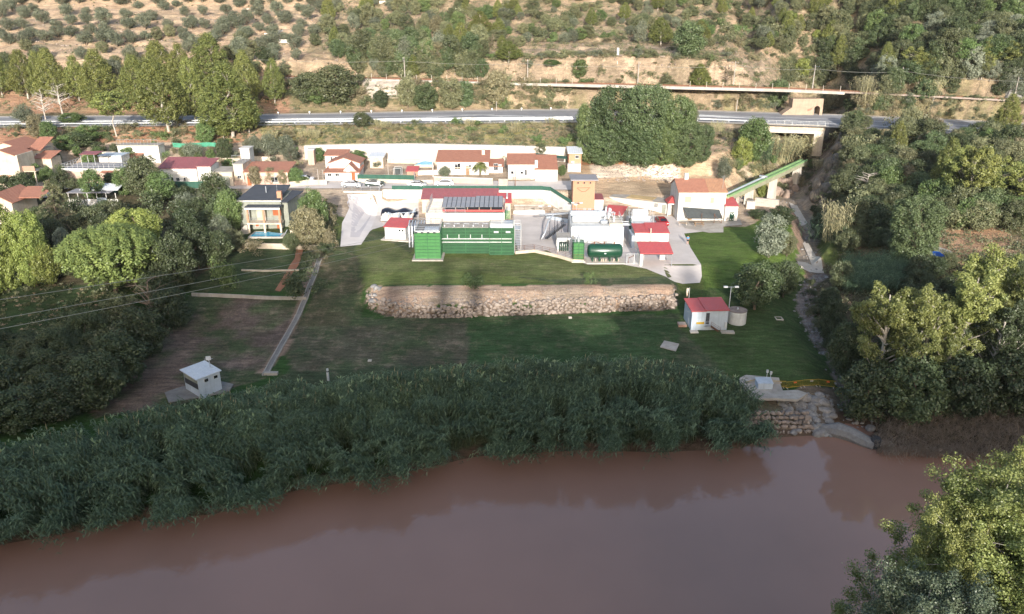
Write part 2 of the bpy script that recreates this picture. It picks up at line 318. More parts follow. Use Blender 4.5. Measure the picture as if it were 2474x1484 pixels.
M['grassblade'] = leafmat('dry_grass', (0.244,0.171,0.091), (0.512,0.390,0.220), .12)
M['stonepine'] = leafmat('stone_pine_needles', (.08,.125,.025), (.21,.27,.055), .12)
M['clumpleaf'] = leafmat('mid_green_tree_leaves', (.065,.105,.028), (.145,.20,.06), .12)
M['nearwillow'] = leafmat('shade_toned_willow_leaves', (.060,.088,.042), (.135,.175,.10), .12)  # willow leaves darkened, the shade they hang in is part of the colour
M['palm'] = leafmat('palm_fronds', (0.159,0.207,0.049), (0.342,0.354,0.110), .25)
# ------------------------------------------------------------------ mesh helpers
def link(o, parent=None):
    COL.objects.link(o)
    if parent is not None: o.parent = parent
    return o
def tag(o, label=None, cat=None, group=None, kind=None):
    if label: o['label'] = label
    if cat: o['category'] = cat
    if group: o['group'] = group
    if kind: o['kind'] = kind
    return o
def empty(name, loc, rz=0, label=None, cat=None, group=None):
    o = bpy.data.objects.new(name, None); o.empty_display_size = .5; o.location = loc; o.rotation_euler = (0, 0, rz); link(o); return tag(o, label, cat, group)
class MB:
    def __init__(s): s.v = []; s.f = []
    def add(s, vs, fs):
        k = len(s.v); s.v += [tuple(x) for x in vs]; s.f += [tuple(i+k for i in f) for f in fs]; return s
    def box(s, x0, x1, y0, y1, z0, z1, rz=0, org=None):
        vs = [(x,y,z) for z in (z0,z1) for y in (y0,y1) for x in (x0,x1)]
        if rz:
            ox, oy = org or ((x0+x1)/2, (y0+y1)/2); c, n = math.cos(rz), math.sin(rz)
            vs = [(ox+(x-ox)*c-(y-oy)*n, oy+(x-ox)*n+(y-oy)*c, z) for x, y, z in vs]
        return s.add(vs, [(0,2,3,1),(4,5,7,6),(0,1,5,4),(1,3,7,5),(3,2,6,7),(2,0,4,6)])
    def hexa(s, a, b):   # bottom quad a, top quad b
        return s.add(list(a)+list(b), [(3,2,1,0),(4,5,6,7),(0,1,5,4),(1,2,6,5),(2,3,7,6),(3,0,4,7)])
    def slab(s, q, th):  # thin solid under quad q
        return s.hexa([(x,y,z-th) for x,y,z in q], q)
    def tube(s, pts, r, n=6, cap=True):
        pts = [Vector(p) for p in pts]; rs = r if isinstance(r, (list, tuple)) else [r]*len(pts); vs = []
        for i, p in enumerate(pts):
            d = (pts[min(i+1, len(pts)-1)]-pts[max(i-1, 0)]).normalized()
            a = d.cross(Vector((0,0,1)) if abs(d.z) < .9 else Vector((1,0,0))).normalized(); b = d.cross(a)
            for k in range(n):
                t = 2*math.pi*k/n; vs.append(p+a*math.cos(t)*rs[i]+b*math.sin(t)*rs[i])
        fs = [(i*n+k, i*n+(k+1)%n, (i+1)*n+(k+1)%n, (i+1)*n+k) for i in range(len(pts)-1) for k in range(n)]
        if cap: fs += [tuple(range(n-1,-1,-1)), tuple(range((len(pts)-1)*n, len(pts)*n))]
        return s.add(vs, fs)
    def lathe(s, prof, cx=0, cy=0, n=20):   # profile of (r, z)
        vs = [(cx+r*math.cos(2*math.pi*k/n), cy+r*math.sin(2*math.pi*k/n), z) for r, z in prof for k in range(n)]
        fs = [(i*n+k, i*n+(k+1)%n, (i+1)*n+(k+1)%n, (i+1)*n+k) for i in range(len(prof)-1) for k in range(n)]
        fs += [tuple(range(n-1,-1,-1)), tuple(range((len(prof)-1)*n, len(prof)*n))]
        return s.add(vs, fs)
    def build(s, name, m, parent=None, loc=None, smooth=False, bevel=0):
        me = bpy.data.meshes.new(name); me.from_pydata(s.v, [], s.f); me.update()
        bm = bmesh.new(); bm.from_mesh(me); bmesh.ops.recalc_face_normals(bm, faces=bm.faces)
        if bevel: bmesh.ops.bevel(bm, geom=bm.edges[:], offset=bevel, segments=1, affect='EDGES')
        bm.to_mesh(me); bm.free()
        if smooth: me.shade_smooth()
        me.materials.append(M[m] if isinstance(m, str) else m)
        o = bpy.data.objects.new(name, me)
        if loc is not None: o.location = loc
        return link(o, parent)
def npmesh(name, V, F, m, tone=None, smooth=False):
    me = bpy.data.meshes.new(name); nv = len(V); nf = len(F); k = F.shape[1]
    me.vertices.add(nv); me.vertices.foreach_set('co', np.asarray(V, np.float32).ravel())
    me.loops.add(nf*k); me.loops.foreach_set('vertex_index', F.astype(np.int32).ravel())
    me.polygons.add(nf); me.polygons.foreach_set('loop_start', (np.arange(nf)*k).astype(np.int32))
    me.update(calc_edges=True)
    if tone is not None:
        a = me.attributes.new('tone', 'FLOAT', 'POINT'); a.data.foreach_set('value', np.asarray(tone, np.float32))
    if smooth: me.shade_smooth()
    me.materials.append(M[m] if isinstance(m, str) else m); return me
def joinm(name, meshes):   # numpy join of (V, F, tone)
    V = []; F = []; T = []; k = 0
    for v, f, t in meshes: V.append(v); F.append(f+k); T.append(t); k += len(v)
    return np.vstack(V), np.vstack(F), np.concatenate(T)
# ------------------------------------------------------------------ ground sheet
def inpoly(px, py, poly):
    n = len(poly); c = np.zeros(px.shape, bool); j = n-1
    for i in range(n):
        xi, yi = poly[i][:2]; xj, yj = poly[j][:2]
        m = ((yi > py) != (yj > py)) & (px < (xj-xi)*(py-yi)/(yj-yi+1e-12)+xi); c ^= m; j = i
    return c
def make_ground():
    xs = np.concatenate([np.arange(-700,-190,30), np.arange(-190,-120,2.5), np.arange(-120,120,.62), np.arange(120,190,2.5), np.arange(190,701,30)])
    ys = np.concatenate([np.arange(-420,-160,12), np.arange(-160,-140,2), np.arange(-140,24,6), np.arange(24,60,1.5), np.arange(60,200,.55), np.arange(200,330,.9), np.arange(330,420,5), np.arange(420,921,50)])
    X, Y = np.meshgrid(xs, ys); x = X.ravel(); y = Y.ravel(); z = H(x, y)
    nx, ny = len(xs), len(ys)
    i = np.arange(ny-1)[:, None]*nx+np.arange(nx-1)[None, :]; i = i.ravel()
    F = np.stack([i, i+1, i+1+nx, i+nx], 1); V = np.stack([x, y, z], 1)
    vis = y > 30; u = np.zeros_like(x); v = np.full_like(x, 9999.)
    u[vis], v[vis] = proj(x[vis], y[vis], z[vis])
    wob = 9*fbm(x*.25, y*.25); ux = u+wob; vx = v+.35*wob
    C = np.zeros((len(x), 3)); C[:] = (.20, .17, .10); Pt = np.full(len(x), .5)
    n = fbm(x*.06, y*.06); n2 = fbm(x*.3+50, y*.3)
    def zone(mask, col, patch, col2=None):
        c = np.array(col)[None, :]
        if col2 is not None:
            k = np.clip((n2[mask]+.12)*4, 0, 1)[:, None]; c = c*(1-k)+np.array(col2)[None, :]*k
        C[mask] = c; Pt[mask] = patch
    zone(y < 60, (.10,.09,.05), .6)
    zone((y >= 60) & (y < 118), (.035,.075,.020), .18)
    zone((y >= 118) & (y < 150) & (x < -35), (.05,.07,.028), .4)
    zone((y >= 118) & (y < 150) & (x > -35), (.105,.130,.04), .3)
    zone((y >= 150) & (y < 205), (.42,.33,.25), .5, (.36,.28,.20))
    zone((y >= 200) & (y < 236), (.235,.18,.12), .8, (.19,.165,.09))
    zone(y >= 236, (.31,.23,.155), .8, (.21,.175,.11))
    vz = vis & (z > -8.8)
    def zp(poly, col, patch, col2=None): zone(vz & inpoly(ux, vx, poly), col, patch, col2)
    zp([(-50,300),(820,300),(820,345),(-50,345)], (.38,.20,.12), .5, (.40,.28,.18))            # red earth slope under road, left
    zp([(620,300),(1400,295),(1400,365),(640,350)], (.36,.27,.16), .9, (.28,.25,.10))           # dry grass bank
    zp([(-50,-50),(830,-50),(780,60),(700,190),(-50,190)], (.39,.28,.19), .5, (.33,.255,.175))   # olive grove earth
    zp([(-50,190),(700,190),(700,275),(-50,275)], (.29,.17,.11), .4, (.26,.18,.11))
    zp([(1140,130),(1300,118),(1600,100),(1700,150),(1860,140),(1900,215),(1140,200)], (.34,.26,.185), .7, (.24,.19,.13))   # pale cutting
    zp([(1230,222),(1390,225),(1390,262),(1230,262)], (.42,.32,.23), .5, (.30,.23,.15))
    zp([(870,190),(1000,190),(980,235),(900,240)], (.46,.40,.33), .3)
    zp([(1400,378),(1560,380),(1720,375),(1760,400),(1640,470),(1460,478),(1400,440)], (.44,.31,.20), .5, (.40,.30,.2))
    zp([(1420,398),(1600,390),(1645,405),(1640,445),(1560,425),(1440,432)], (.66,.57,.46), .3, (.55,.46,.37))   # stony flat
    zp([(1380,375),(1720,375),(1700,398),(1400,398)], (.34,.17,.09), .3)
    zp([(1690,300),(1770,300),(1790,420),(1760,480),(1700,430),(1650,390)], (.50,.36,.24), .6, (.38,.28,.18))
    zp([(1770,330),(1960,330),(1960,480),(1790,480)], (.36,.29,.21), .6, (.26,.23,.12))
    zp([(1950,300),(2150,300),(2060,420),(2010,520),(1940,480)], (.30,.24,.19), .3, (.18,.14,.11))           # rock face
    zp([(2000,300),(2600,330),(2600,640),(2050,640)], (.18,.14,.09), .7, (.14,.125,.06))
    zp([(2250,560),(2420,540),(2473,620),(2380,660),(2250,610)], (.42,.26,.16), .5)
    zp([(1960,640),(2600,640),(2600,1100),(2080,1050),(2030,900),(1975,780)], (.10,.085,.05), .5)
    zp([(2020,0),(2600,0),(2600,230),(2100,215),(1990,150)], (.24,.19,.12), .6)
    # lawns
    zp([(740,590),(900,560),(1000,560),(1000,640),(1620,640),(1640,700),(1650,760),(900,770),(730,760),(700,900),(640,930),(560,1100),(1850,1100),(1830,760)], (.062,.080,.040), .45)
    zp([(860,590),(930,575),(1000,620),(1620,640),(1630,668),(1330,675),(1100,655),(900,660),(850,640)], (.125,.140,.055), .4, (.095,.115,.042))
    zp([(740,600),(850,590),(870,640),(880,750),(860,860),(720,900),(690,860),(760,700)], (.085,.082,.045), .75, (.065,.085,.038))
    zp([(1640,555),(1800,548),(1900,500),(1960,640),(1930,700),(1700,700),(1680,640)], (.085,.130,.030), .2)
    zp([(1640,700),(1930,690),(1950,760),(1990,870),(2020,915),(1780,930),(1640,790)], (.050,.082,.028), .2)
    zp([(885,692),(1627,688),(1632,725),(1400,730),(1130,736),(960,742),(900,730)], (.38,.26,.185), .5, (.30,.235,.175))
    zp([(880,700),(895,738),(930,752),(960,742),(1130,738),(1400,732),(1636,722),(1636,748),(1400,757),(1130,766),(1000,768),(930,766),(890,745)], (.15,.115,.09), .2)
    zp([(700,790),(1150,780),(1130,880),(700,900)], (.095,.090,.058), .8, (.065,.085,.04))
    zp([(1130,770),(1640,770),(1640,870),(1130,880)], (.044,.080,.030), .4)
    # left fields
    zp([(465,712),(745,722),(640,915),(430,980),(230,1010),(215,980),(330,830)], (.135,.10,.08), .75, (.07,.09,.042))
    zp([(455,590),(770,590),(740,700),(465,700)], (.055,.078,.034), .4)
    zp([(-50,680),(300,690),(330,830),(200,1000),(-50,1010)], (.038,.06,.024), .4)
    zp([(-50,440),(560,440),(590,590),(450,690),(-50,690)], (.09,.08,.045), .5)
    zp([(755,610),(790,600),(745,720),(690,850),(640,905),(625,900),(700,790)], (.27,.19,.14), .3)
    zp([(1900,500),(1935,500),(1990,640),(1985,670),(1950,690)], (.26,.18,.13), .3)
    zp([(1770,945),(1890,952),(1930,935),(2040,938),(2060,1075),(1770,1090)], (.17,.135,.105), .3, (.12,.11,.07))
    # stony stream
    for path, wd, col in ((RAVINE, 1.7, (.28,.23,.18)), (RAV2, 1.5, (.24,.20,.18))):
        d = np.full(len(x), 1e9)
        for a, b in zip(path[:-1], path[1:]):
            dx, dy = b[0]-a[0], b[1]-a[1]; t = np.clip(((x-a[0])*dx+(y-a[1])*dy)/(dx*dx+dy*dy), 0, 1)
            d = np.minimum(d, np.hypot(x-a[0]-t*dx, y-a[1]-t*dy))
        zone((d < wd*.8+n2*1.5) & vis, col, .2)
    zone(z < -8.2, (.10,.07,.05), .1)
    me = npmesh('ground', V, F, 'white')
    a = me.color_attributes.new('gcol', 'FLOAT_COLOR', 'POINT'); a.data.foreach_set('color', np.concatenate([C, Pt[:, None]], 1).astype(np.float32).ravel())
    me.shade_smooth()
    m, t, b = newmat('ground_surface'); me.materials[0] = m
    at = N(t, 'ShaderNodeAttribute', attribute_name='gcol'); v = coords(t)
    n1 = noise(t, .55, 10, .72, v); n2_ = noise(t, 4.5, 6, .75, v); n3 = noise(t, .16, 6, .6, v); n4 = noise(t, 1.6, 8, .7, v, .6)
    soil = mixc(t, .55, at.outputs['Color'], (.30,.21,.155))
    k = N(t, 'ShaderNodeMath', operation='MULTIPLY'); t.links.new(ramp(t, n1, .50, .66), k.inputs[0]); t.links.new(at.outputs['Alpha'], k.inputs[1])
    col = mixc(t, k.outputs[0], at.outputs['Color'], soil)
    k2 = N(t, 'ShaderNodeMath', operation='MULTIPLY'); t.links.new(ramp(t, n4, .54, .72), k2.inputs[0]); t.links.new(at.outputs['Alpha'], k2.inputs[1])
    col = mixc(t, k2.outputs[0], col, mixc(t, 1.0, at.outputs['Color'], (.55,.58,.45), 'MULTIPLY'))
    g = N(t, 'ShaderNodeMapRange'); g.inputs['To Min'].default_value = .62; g.inputs['To Max'].default_value = 1.38; g.inputs['From Min'].default_value = .3; g.inputs['From Max'].default_value = .7
    t.links.new(n2_, g.inputs['Value']); col = mixc(t, 1.0, col, g.outputs[0], 'MULTIPLY')
    g3 = N(t, 'ShaderNodeMapRange'); g3.inputs['To Min'].default_value = .82; g3.inputs['To Max'].default_value = 1.2; g3.inputs['From Min'].default_value = .35; g3.inputs['From Max'].default_value = .65
    t.links.new(n3, g3.inputs['Value']); col = mixc(t, 1.0, col, g3.outputs[0], 'MULTIPLY')
    n5 = noise(t, 1.0, 8, .7, coords(t, scale=(.35, 1.7, 1)), .4); g5 = N(t, 'ShaderNodeMapRange'); g5.inputs['To Min'].default_value = .66; g5.inputs['To Max'].default_value = 1.42; g5.inputs['From Min'].default_value = .34; g5.inputs['From Max'].default_value = .68
    t.links.new(n5, g5.inputs['Value']); col = mixc(t, 1.0, col, g5.outputs[0], 'MULTIPLY')
    t.links.new(col, b.inputs['Base Color']); b.inputs['Roughness'].default_value = 1; b.inputs['Specular IOR Level'].default_value = .1
    bump(t, b, n2_, .7, .25)
    tag(link(bpy.data.objects.new('ground', me)), 'valley floor and hillside ground', kind='structure')
make_ground()
# water
def make_water():
    m, t, b = newmat('muddy_sky_toned_water'); v = coords(t)
    n = noise(t, .05, 4, .6, v)
    t.links.new(mixc(t, ramp(t, n, .35, .7), (.30,.172,.128), (.26,.150,.110)), b.inputs['Base Color'])  # mud brown made pinker, the reflected sky is put into the colour
    b.inputs['Roughness'].default_value = .035; b.inputs['IOR'].default_value = 1.34; b.inputs['Specular IOR Level'].default_value = .75
    nb = noise(t, .8, 4, .5, coords(t, scale=(1, 2.2, 1))); bump(t, b, nb, .05, .05)
    mb = MB().add([(-500,20,-9),(500,20,-9),(500,125,-9),(-500,125,-9)], [(0,1,2,3)])
    tag(mb.build('river', m), 'muddy brown river', kind='structure')
make_water()
def drape(name, poly, m, off=.06, step=1.4, th=.0, ground=True, parent=None, zf=None):
    """a sheet laid on the ground inside a plan polygon"""
    bm = bmesh.new(); vs = [bm.verts.new((p[0], p[1], 0)) for p in poly]; bm.faces.new(vs)
    xs = [p[0] for p in poly]; ys = [p[1] for p in poly]
    for ax, lo, hi in ((0, min(xs), max(xs)), (1, min(ys), max(ys))):
        c = lo+step
        while c < hi:
            no = (1,0,0) if ax == 0 else (0,1,0); co = (c,0,0) if ax == 0 else (0,c,0)
            bmesh.ops.bisect_plane(bm, geom=bm.verts[:]+bm.edges[:]+bm.faces[:], plane_co=co, plane_no=no); c += step
    bmesh.ops.triangulate(bm, faces=[f for f in bm.faces if len(f.verts) > 4])
    X = np.array([v.co.x for v in bm.verts]); Y = np.array([v.co.y for v in bm.verts])
    Z = (H(X, Y) if zf is None else zf(X, Y))+off
    for v, z in zip(bm.verts, Z): v.co.z = z
    if th:
        r = bmesh.ops.extrude_face_region(bm, geom=bm.faces[:]); 
        for v in [g for g in r['geom'] if isinstance(g, bmesh.types.BMVert)]: v.co.z += th
    bmesh.ops.recalc_face_normals(bm, faces=bm.faces)
    me = bpy.data.meshes.new(name); bm.to_mesh(me); bm.free(); me.materials.append(M[m] if isinstance(m, str) else m)
    if not th:
        up = np.array([p.normal.z for p in me.polygons]).mean()
        if up < 0: me.flip_normals()
    return link(bpy.data.objects.new(name, me), parent)
def hp(*uv): return [tuple(hit(u, v)) for u, v in uv]
def ribbon(name, pts, w0, w1, m, off=.08, th=.0, n=1, parent=None, base=None, zs=None):
    """strip along plan points, between offsets w0 and w1 to the left"""
    pts = resample(pts, 1.5); mb = MB(); L_ = []; 
    for i, p in enumerate(pts):
        a = Vector(pts[max(0, i-1)]); b = Vector(pts[min(len(pts)-1, i+1)]); d = (b-a); d.z = 0; d.normalize(); nn = Vector((-d.y, d.x, 0))
        L_.append([Vector((p[0], p[1], 0))+nn*(w0+(w1-w0)*k/n) for k in range(n+1)])
    A_ = np.array([[q.x, q.y] for r in L_ for q in r]); Z = H(A_[:,0], A_[:,1])+off if zs is None else np.repeat(np.array([p[2] for p in pts]), n+1)+off
    k = n+1; mb.v = [(a[0], a[1], z) for a, z in zip(A_, Z)]
    mb.f = [(i*k+j, i*k+j+1, (i+1)*k+j+1, (i+1)*k+j) for i in range(len(pts)-1) for j in range(n)]
    if th:
        nv = len(mb.v); mb.v += [(x,y,z-th) for x,y,z in mb.v]
        mb.f += [tuple(nv+q for q in reversed(f)) for f in mb.f]
        for i in range(len(pts)-1):
            for j in (0, n): mb.f.append((i*k+j, (i+1)*k+j, (i+1)*k+j+nv, i*k+j+nv))
        for i in (0, len(pts)-1):
            mb.f.append((i*k, i*k+n, i*k+n+nv, i*k+nv))
    return mb.build(name, m, parent)
def resample(pts, step):
    pts = [Vector(p) for p in pts]; out = [pts[0]]
    for a, b in zip(pts[:-1], pts[1:]):
        n = max(1, int((b-a).length/step))
        for i in range(1, n+1): out.append(a.lerp(b, i/n))
    return out
ST = lambda o, lab=None: tag(o, lab, kind='structure')
# main road: line runs along its middle
def lineZ(Ln, X):
    l = sorted(Ln); return float(np.interp(X, [p[0] for p in l], [p[1] for p in l])), float(np.interp(X, [p[0] for p in l], [p[2] for p in l]))
RF, RB = LINES[iF], LINES[iF+1]
rx = np.arange(-150, 150, 2.0)
def roadpt(X, f):    # f 0 front edge .. 1 back edge
    a = lineZ(RF, X); b = lineZ(RB, X); return (X, a[0]+(b[0]-a[0])*f, a[1]+(b[1]-a[1])*f)
def roadstrip(name, f0, f1, m, off, x0=-150, x1=150, parent=None, dash=None, fa=None, th=0):
    mb = MB(); xs = np.arange(x0, x1+.01, 1.0)
    segs = [(x0, x1)] if not dash else [(a, min(a+dash[0], x1)) for a in np.arange(x0, x1, dash[1])]
    for a, b in segs:
        xs = np.linspace(a, b, max(2, int((b-a)/2)+1)); k = len(mb.v)
        for x in xs:
            g0 = f0(x) if callable(f0) else f0; g1 = f1(x) if callable(f1) else f1
            for g in (g0, g1): q = roadpt(x, g); mb.v.append((q[0], q[1], q[2]+off))
        mb.f += [(k+2*i, k+2*i+2, k+2*i+3, k+2*i+1) for i in range(len(xs)-1)]
    return mb.build(name, m, parent)
ST(roadstrip('road', -.02, 1.02, 'asphalt', .10), 'grey main road across the hillside')
ST(roadstrip('road_shoulder_line', .93, .955, 'roadwhite', .106))
ST(roadstrip('road_edge_line', .16, .19, 'roadwhite', .106))
ST(roadstrip('road_centre_line', .60, .62, 'roadwhite', .106, -150, -5))
ST(roadstrip('road_centre_line', .58, .60, 'roadwhite', .106, 20, 150))
ST(roadstrip('road_dashes', .38, .405, 'roadwhite', .106, dash=(3.5, 9)))
ST(roadstrip('road_hatched_marking', lambda x: .42+.16*max(0, 1-abs(x+12)/22), lambda x: .44+.18*max(0, 1-abs(x+12)/10), 'roadwhite', .108, -30, 6))
ST(roadstrip('road_hatched_marking', lambda x: .42, lambda x: .43+.2*max(0, 1-abs(x-52)/18), 'roadwhite', .108, 38, 68))
ST(roadstrip('road_gutter', 1.0, 1.08, 'concrete_pale', .14))
# embankment soil under the raised road edge
ST(roadstrip('road_verge', -.14, -.02, 'concrete', .10))
# yards, ramp, paths
ST(drape('ramp_road', hp((838,470),(898,470),(912,500),(893,560),(872,592),(822,597),(826,540),(845,500)), 'ramp', .05), 'pale concrete ramp beside the grey house')
ST(drape('ramp_road_worn_middle', hp((846,474),(892,474),(900,500),(884,545),(868,574),(846,574),(850,520),(838,490)), surf('worn_ramp', (.52,.48,.48), (.46,.42,.42), sc=.3, streak=False), .056), 'worn middle of the concrete ramp')
ST(drape('yard', [(p[0], p[1]) for p in hp((1240,520),(1300,513),(1380,520),(1380,585),(1400,628),(1370,628),(1320,606),(1252,612),(1243,575))], 'paving', .05), 'paved yard between the tanks')
ST(drape('yard', hp((1380,520),(1620,522),(1700,560),(1652,565),(1668,600),(1693,640),(1695,668),(1690,684),(1618,676),(1560,650),(1505,640),(1420,640),(1395,632)), 'paving', .05), 'paved yard below the white house')
ST(drape('side_yard', hp((905,470),(1010,478),(1012,540),(1000,560),(960,535),(900,555),(893,560),(912,500)), 'paving', .05), 'paved yard beside the covered pile')
ST(drape('terrace', hp((1640,534),(1752,534),(1786,528),(1792,545),(1747,549),(1747,563),(1712,564),(1655,553)), 'concrete', .12), 'paved terrace of the white house')
ST(drape('street', [(-130,165),(-30,165.2),(13,164.8),(16,168),(16,172.3),(-130,172.3)], 'paving', .06), 'village street behind the green screen')
dr = hp((772,628),(762,660),(745,700),(738,722),(722,760),(700,800),(672,850),(655,880),(640,908))
c = ribbon('drain_channel', dr, -.30, .30, 'concrete_dark', .10, .25); ST(c, 'narrow concrete drainage channel running down to the reeds')
for s_ in (-1, 1):
    ST(ribbon('drain_kerb', dr, s_*.36-.055, s_*.36+.055, 'concrete', .24, .3))
ST(drape('garden_path', hp((715,600),(733,603),(722,640),(690,690),(676,705),(664,702),(690,660),(712,625)), 'soilred', .05), 'earth path between the gardens')
ST(drape('stream_bed', hp((1905,490),(1925,498),(1950,540),(1935,548)), 'concrete_pale', .12), 'pale concrete apron of the stream')
ST(drape('stream_bed', hp((1938,588),(1952,590),(1990,660),(1975,662),(1965,655)), 'concrete_pale', .12), 'pale concrete trough of the stream')
ST(drape('stream_bed', hp((1925,632),(1945,636),(1975,650),(1990,662),(1960,660),(1935,650)), 'concrete_pale', .15), 'pale flat rock by the stream')
# ------------------------------------------------------------------ foliage library (unit height, crown radius given)
def rnd_unit(r, n):
    v = r.normal(size=(n, 3)); return v/np.linalg.norm(v, axis=1)[:, None]
def leaves(r, C, Nn, size, asp=1.0, tone=None, flat=0.0, jitter=1.0, upb=0.0):
    """rhombus leaves at C facing roughly Nn"""
    n = len(C); nr = Nn+jitter*rnd_unit(r, n); nr[:, 2] += upb; nr /= np.linalg.norm(nr, axis=1)[:, None]
    a = np.cross(nr, rnd_unit(r, n)); a /= np.linalg.norm(a, axis=1)[:, None]+1e-9; b = np.cross(nr, a)
    s = size*r.uniform(.6, 1.35, n); sa = (s*asp)[:, None]; sb = s[:, None]
    V = np.stack([C-a*sa, C-b*sb*.62, C+a*sa, C+b*sb*.62], 1).reshape(-1, 3)
    F = np.arange(n*4).reshape(n, 4); T = np.repeat(tone if tone is not None else r.random(n), 4)
    return V, F, T
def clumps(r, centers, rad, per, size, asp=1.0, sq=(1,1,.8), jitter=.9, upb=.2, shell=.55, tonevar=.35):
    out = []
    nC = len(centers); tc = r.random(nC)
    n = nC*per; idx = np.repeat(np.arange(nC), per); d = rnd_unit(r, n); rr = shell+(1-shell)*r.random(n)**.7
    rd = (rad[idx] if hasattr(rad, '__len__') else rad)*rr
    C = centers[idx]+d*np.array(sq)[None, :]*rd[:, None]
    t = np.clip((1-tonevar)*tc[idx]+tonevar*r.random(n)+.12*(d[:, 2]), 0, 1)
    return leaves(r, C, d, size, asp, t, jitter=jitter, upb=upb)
def tubes_np(r, segs, n=5):
    """segs: list of (p0, p1, r0, r1)"""
    V = []; F = []; k = 0
    for p0, p1, r0, r1 in segs:
        p0 = np.array(p0); p1 = np.array(p1); d = p1-p0; d = d/(np.linalg.norm(d)+1e-9); a = np.cross(d, [0,0,1.] if abs(d[2]) < .9 else [1.,0,0]); a /= np.linalg.norm(a); b = np.cross(d, a)
        ang = np.arange(n)*2*np.pi/n; ring = np.cos(ang)[:, None]*a+np.sin(ang)[:, None]*b
        V.append(p0+ring*r0); V.append(p1+ring*r1)
        for j in range(n): F.append((k+j, k+(j+1)%n, k+n+(j+1)%n, k+n+j))
        k += 2*n
    return np.vstack(V), np.array(F), np.full(k, .5)
LIB = {}
def reg(kind, R, crown, wood, mc, mw='bark'):
    cm = npmesh('crown', crown[0], crown[1], mc, crown[2]); wm = None
    if wood is not None: wm = npmesh('trunk', wood[0], wood[1], mw, wood[2], True)
    LIB.setdefault(kind, []).append((R, cm, wm))
def env_points(r, n, R, z0, z1, prof, inner=.35):
    """clump centres within a crown profile prof(t) -> relative radius, biased to the outside"""
    t = r.random(n*4); rel = prof(t); keep = r.random(n*4) < rel/rel.max(); t = t[keep][:n]; rel = prof(t)
    ang = r.random(len(t))*2*np.pi; q = (inner+(1-inner)*np.sqrt(r.random(len(t))))*rel*R
    return np.stack([q*np.cos(ang), q*np.sin(ang), z0+(z1-z0)*t], 1)
def branchy(r, pts, base_r, top, k=14, z0=.1, lean=0):
    segs = []; zt = top; prev = np.array([0, 0, -.06]); m = 6
    stem = [prev]
    for i in range(1, m+1):
        stem.append(np.array([r.normal()*.008*i+lean*i/m, r.normal()*.008*i, zt*i/m]))
    for i in range(m): segs.append((stem[i], stem[i+1], base_r*(1-i/m*.8), base_r*(1-(i+1)/m*.8)))
    sel = pts[r.choice(len(pts), min(k, len(pts)), replace=False)]
    for p in sel:
        h = max(z0, p[2]-.12-.35*math.hypot(p[0], p[1])); f = min(.98, max(0, h/zt))*m; i = int(min(m-1, f)); s = stem[i]+(stem[i+1]-stem[i])*(f-i)
        mid = (s+p)/2+np.array([0, 0, .02]); rr = base_r*(1-f/m*.8)*.45
        segs.append((s, mid, rr, rr*.6)); segs.append((mid, p, rr*.6, rr*.2))
    return tubes_np(r, segs)
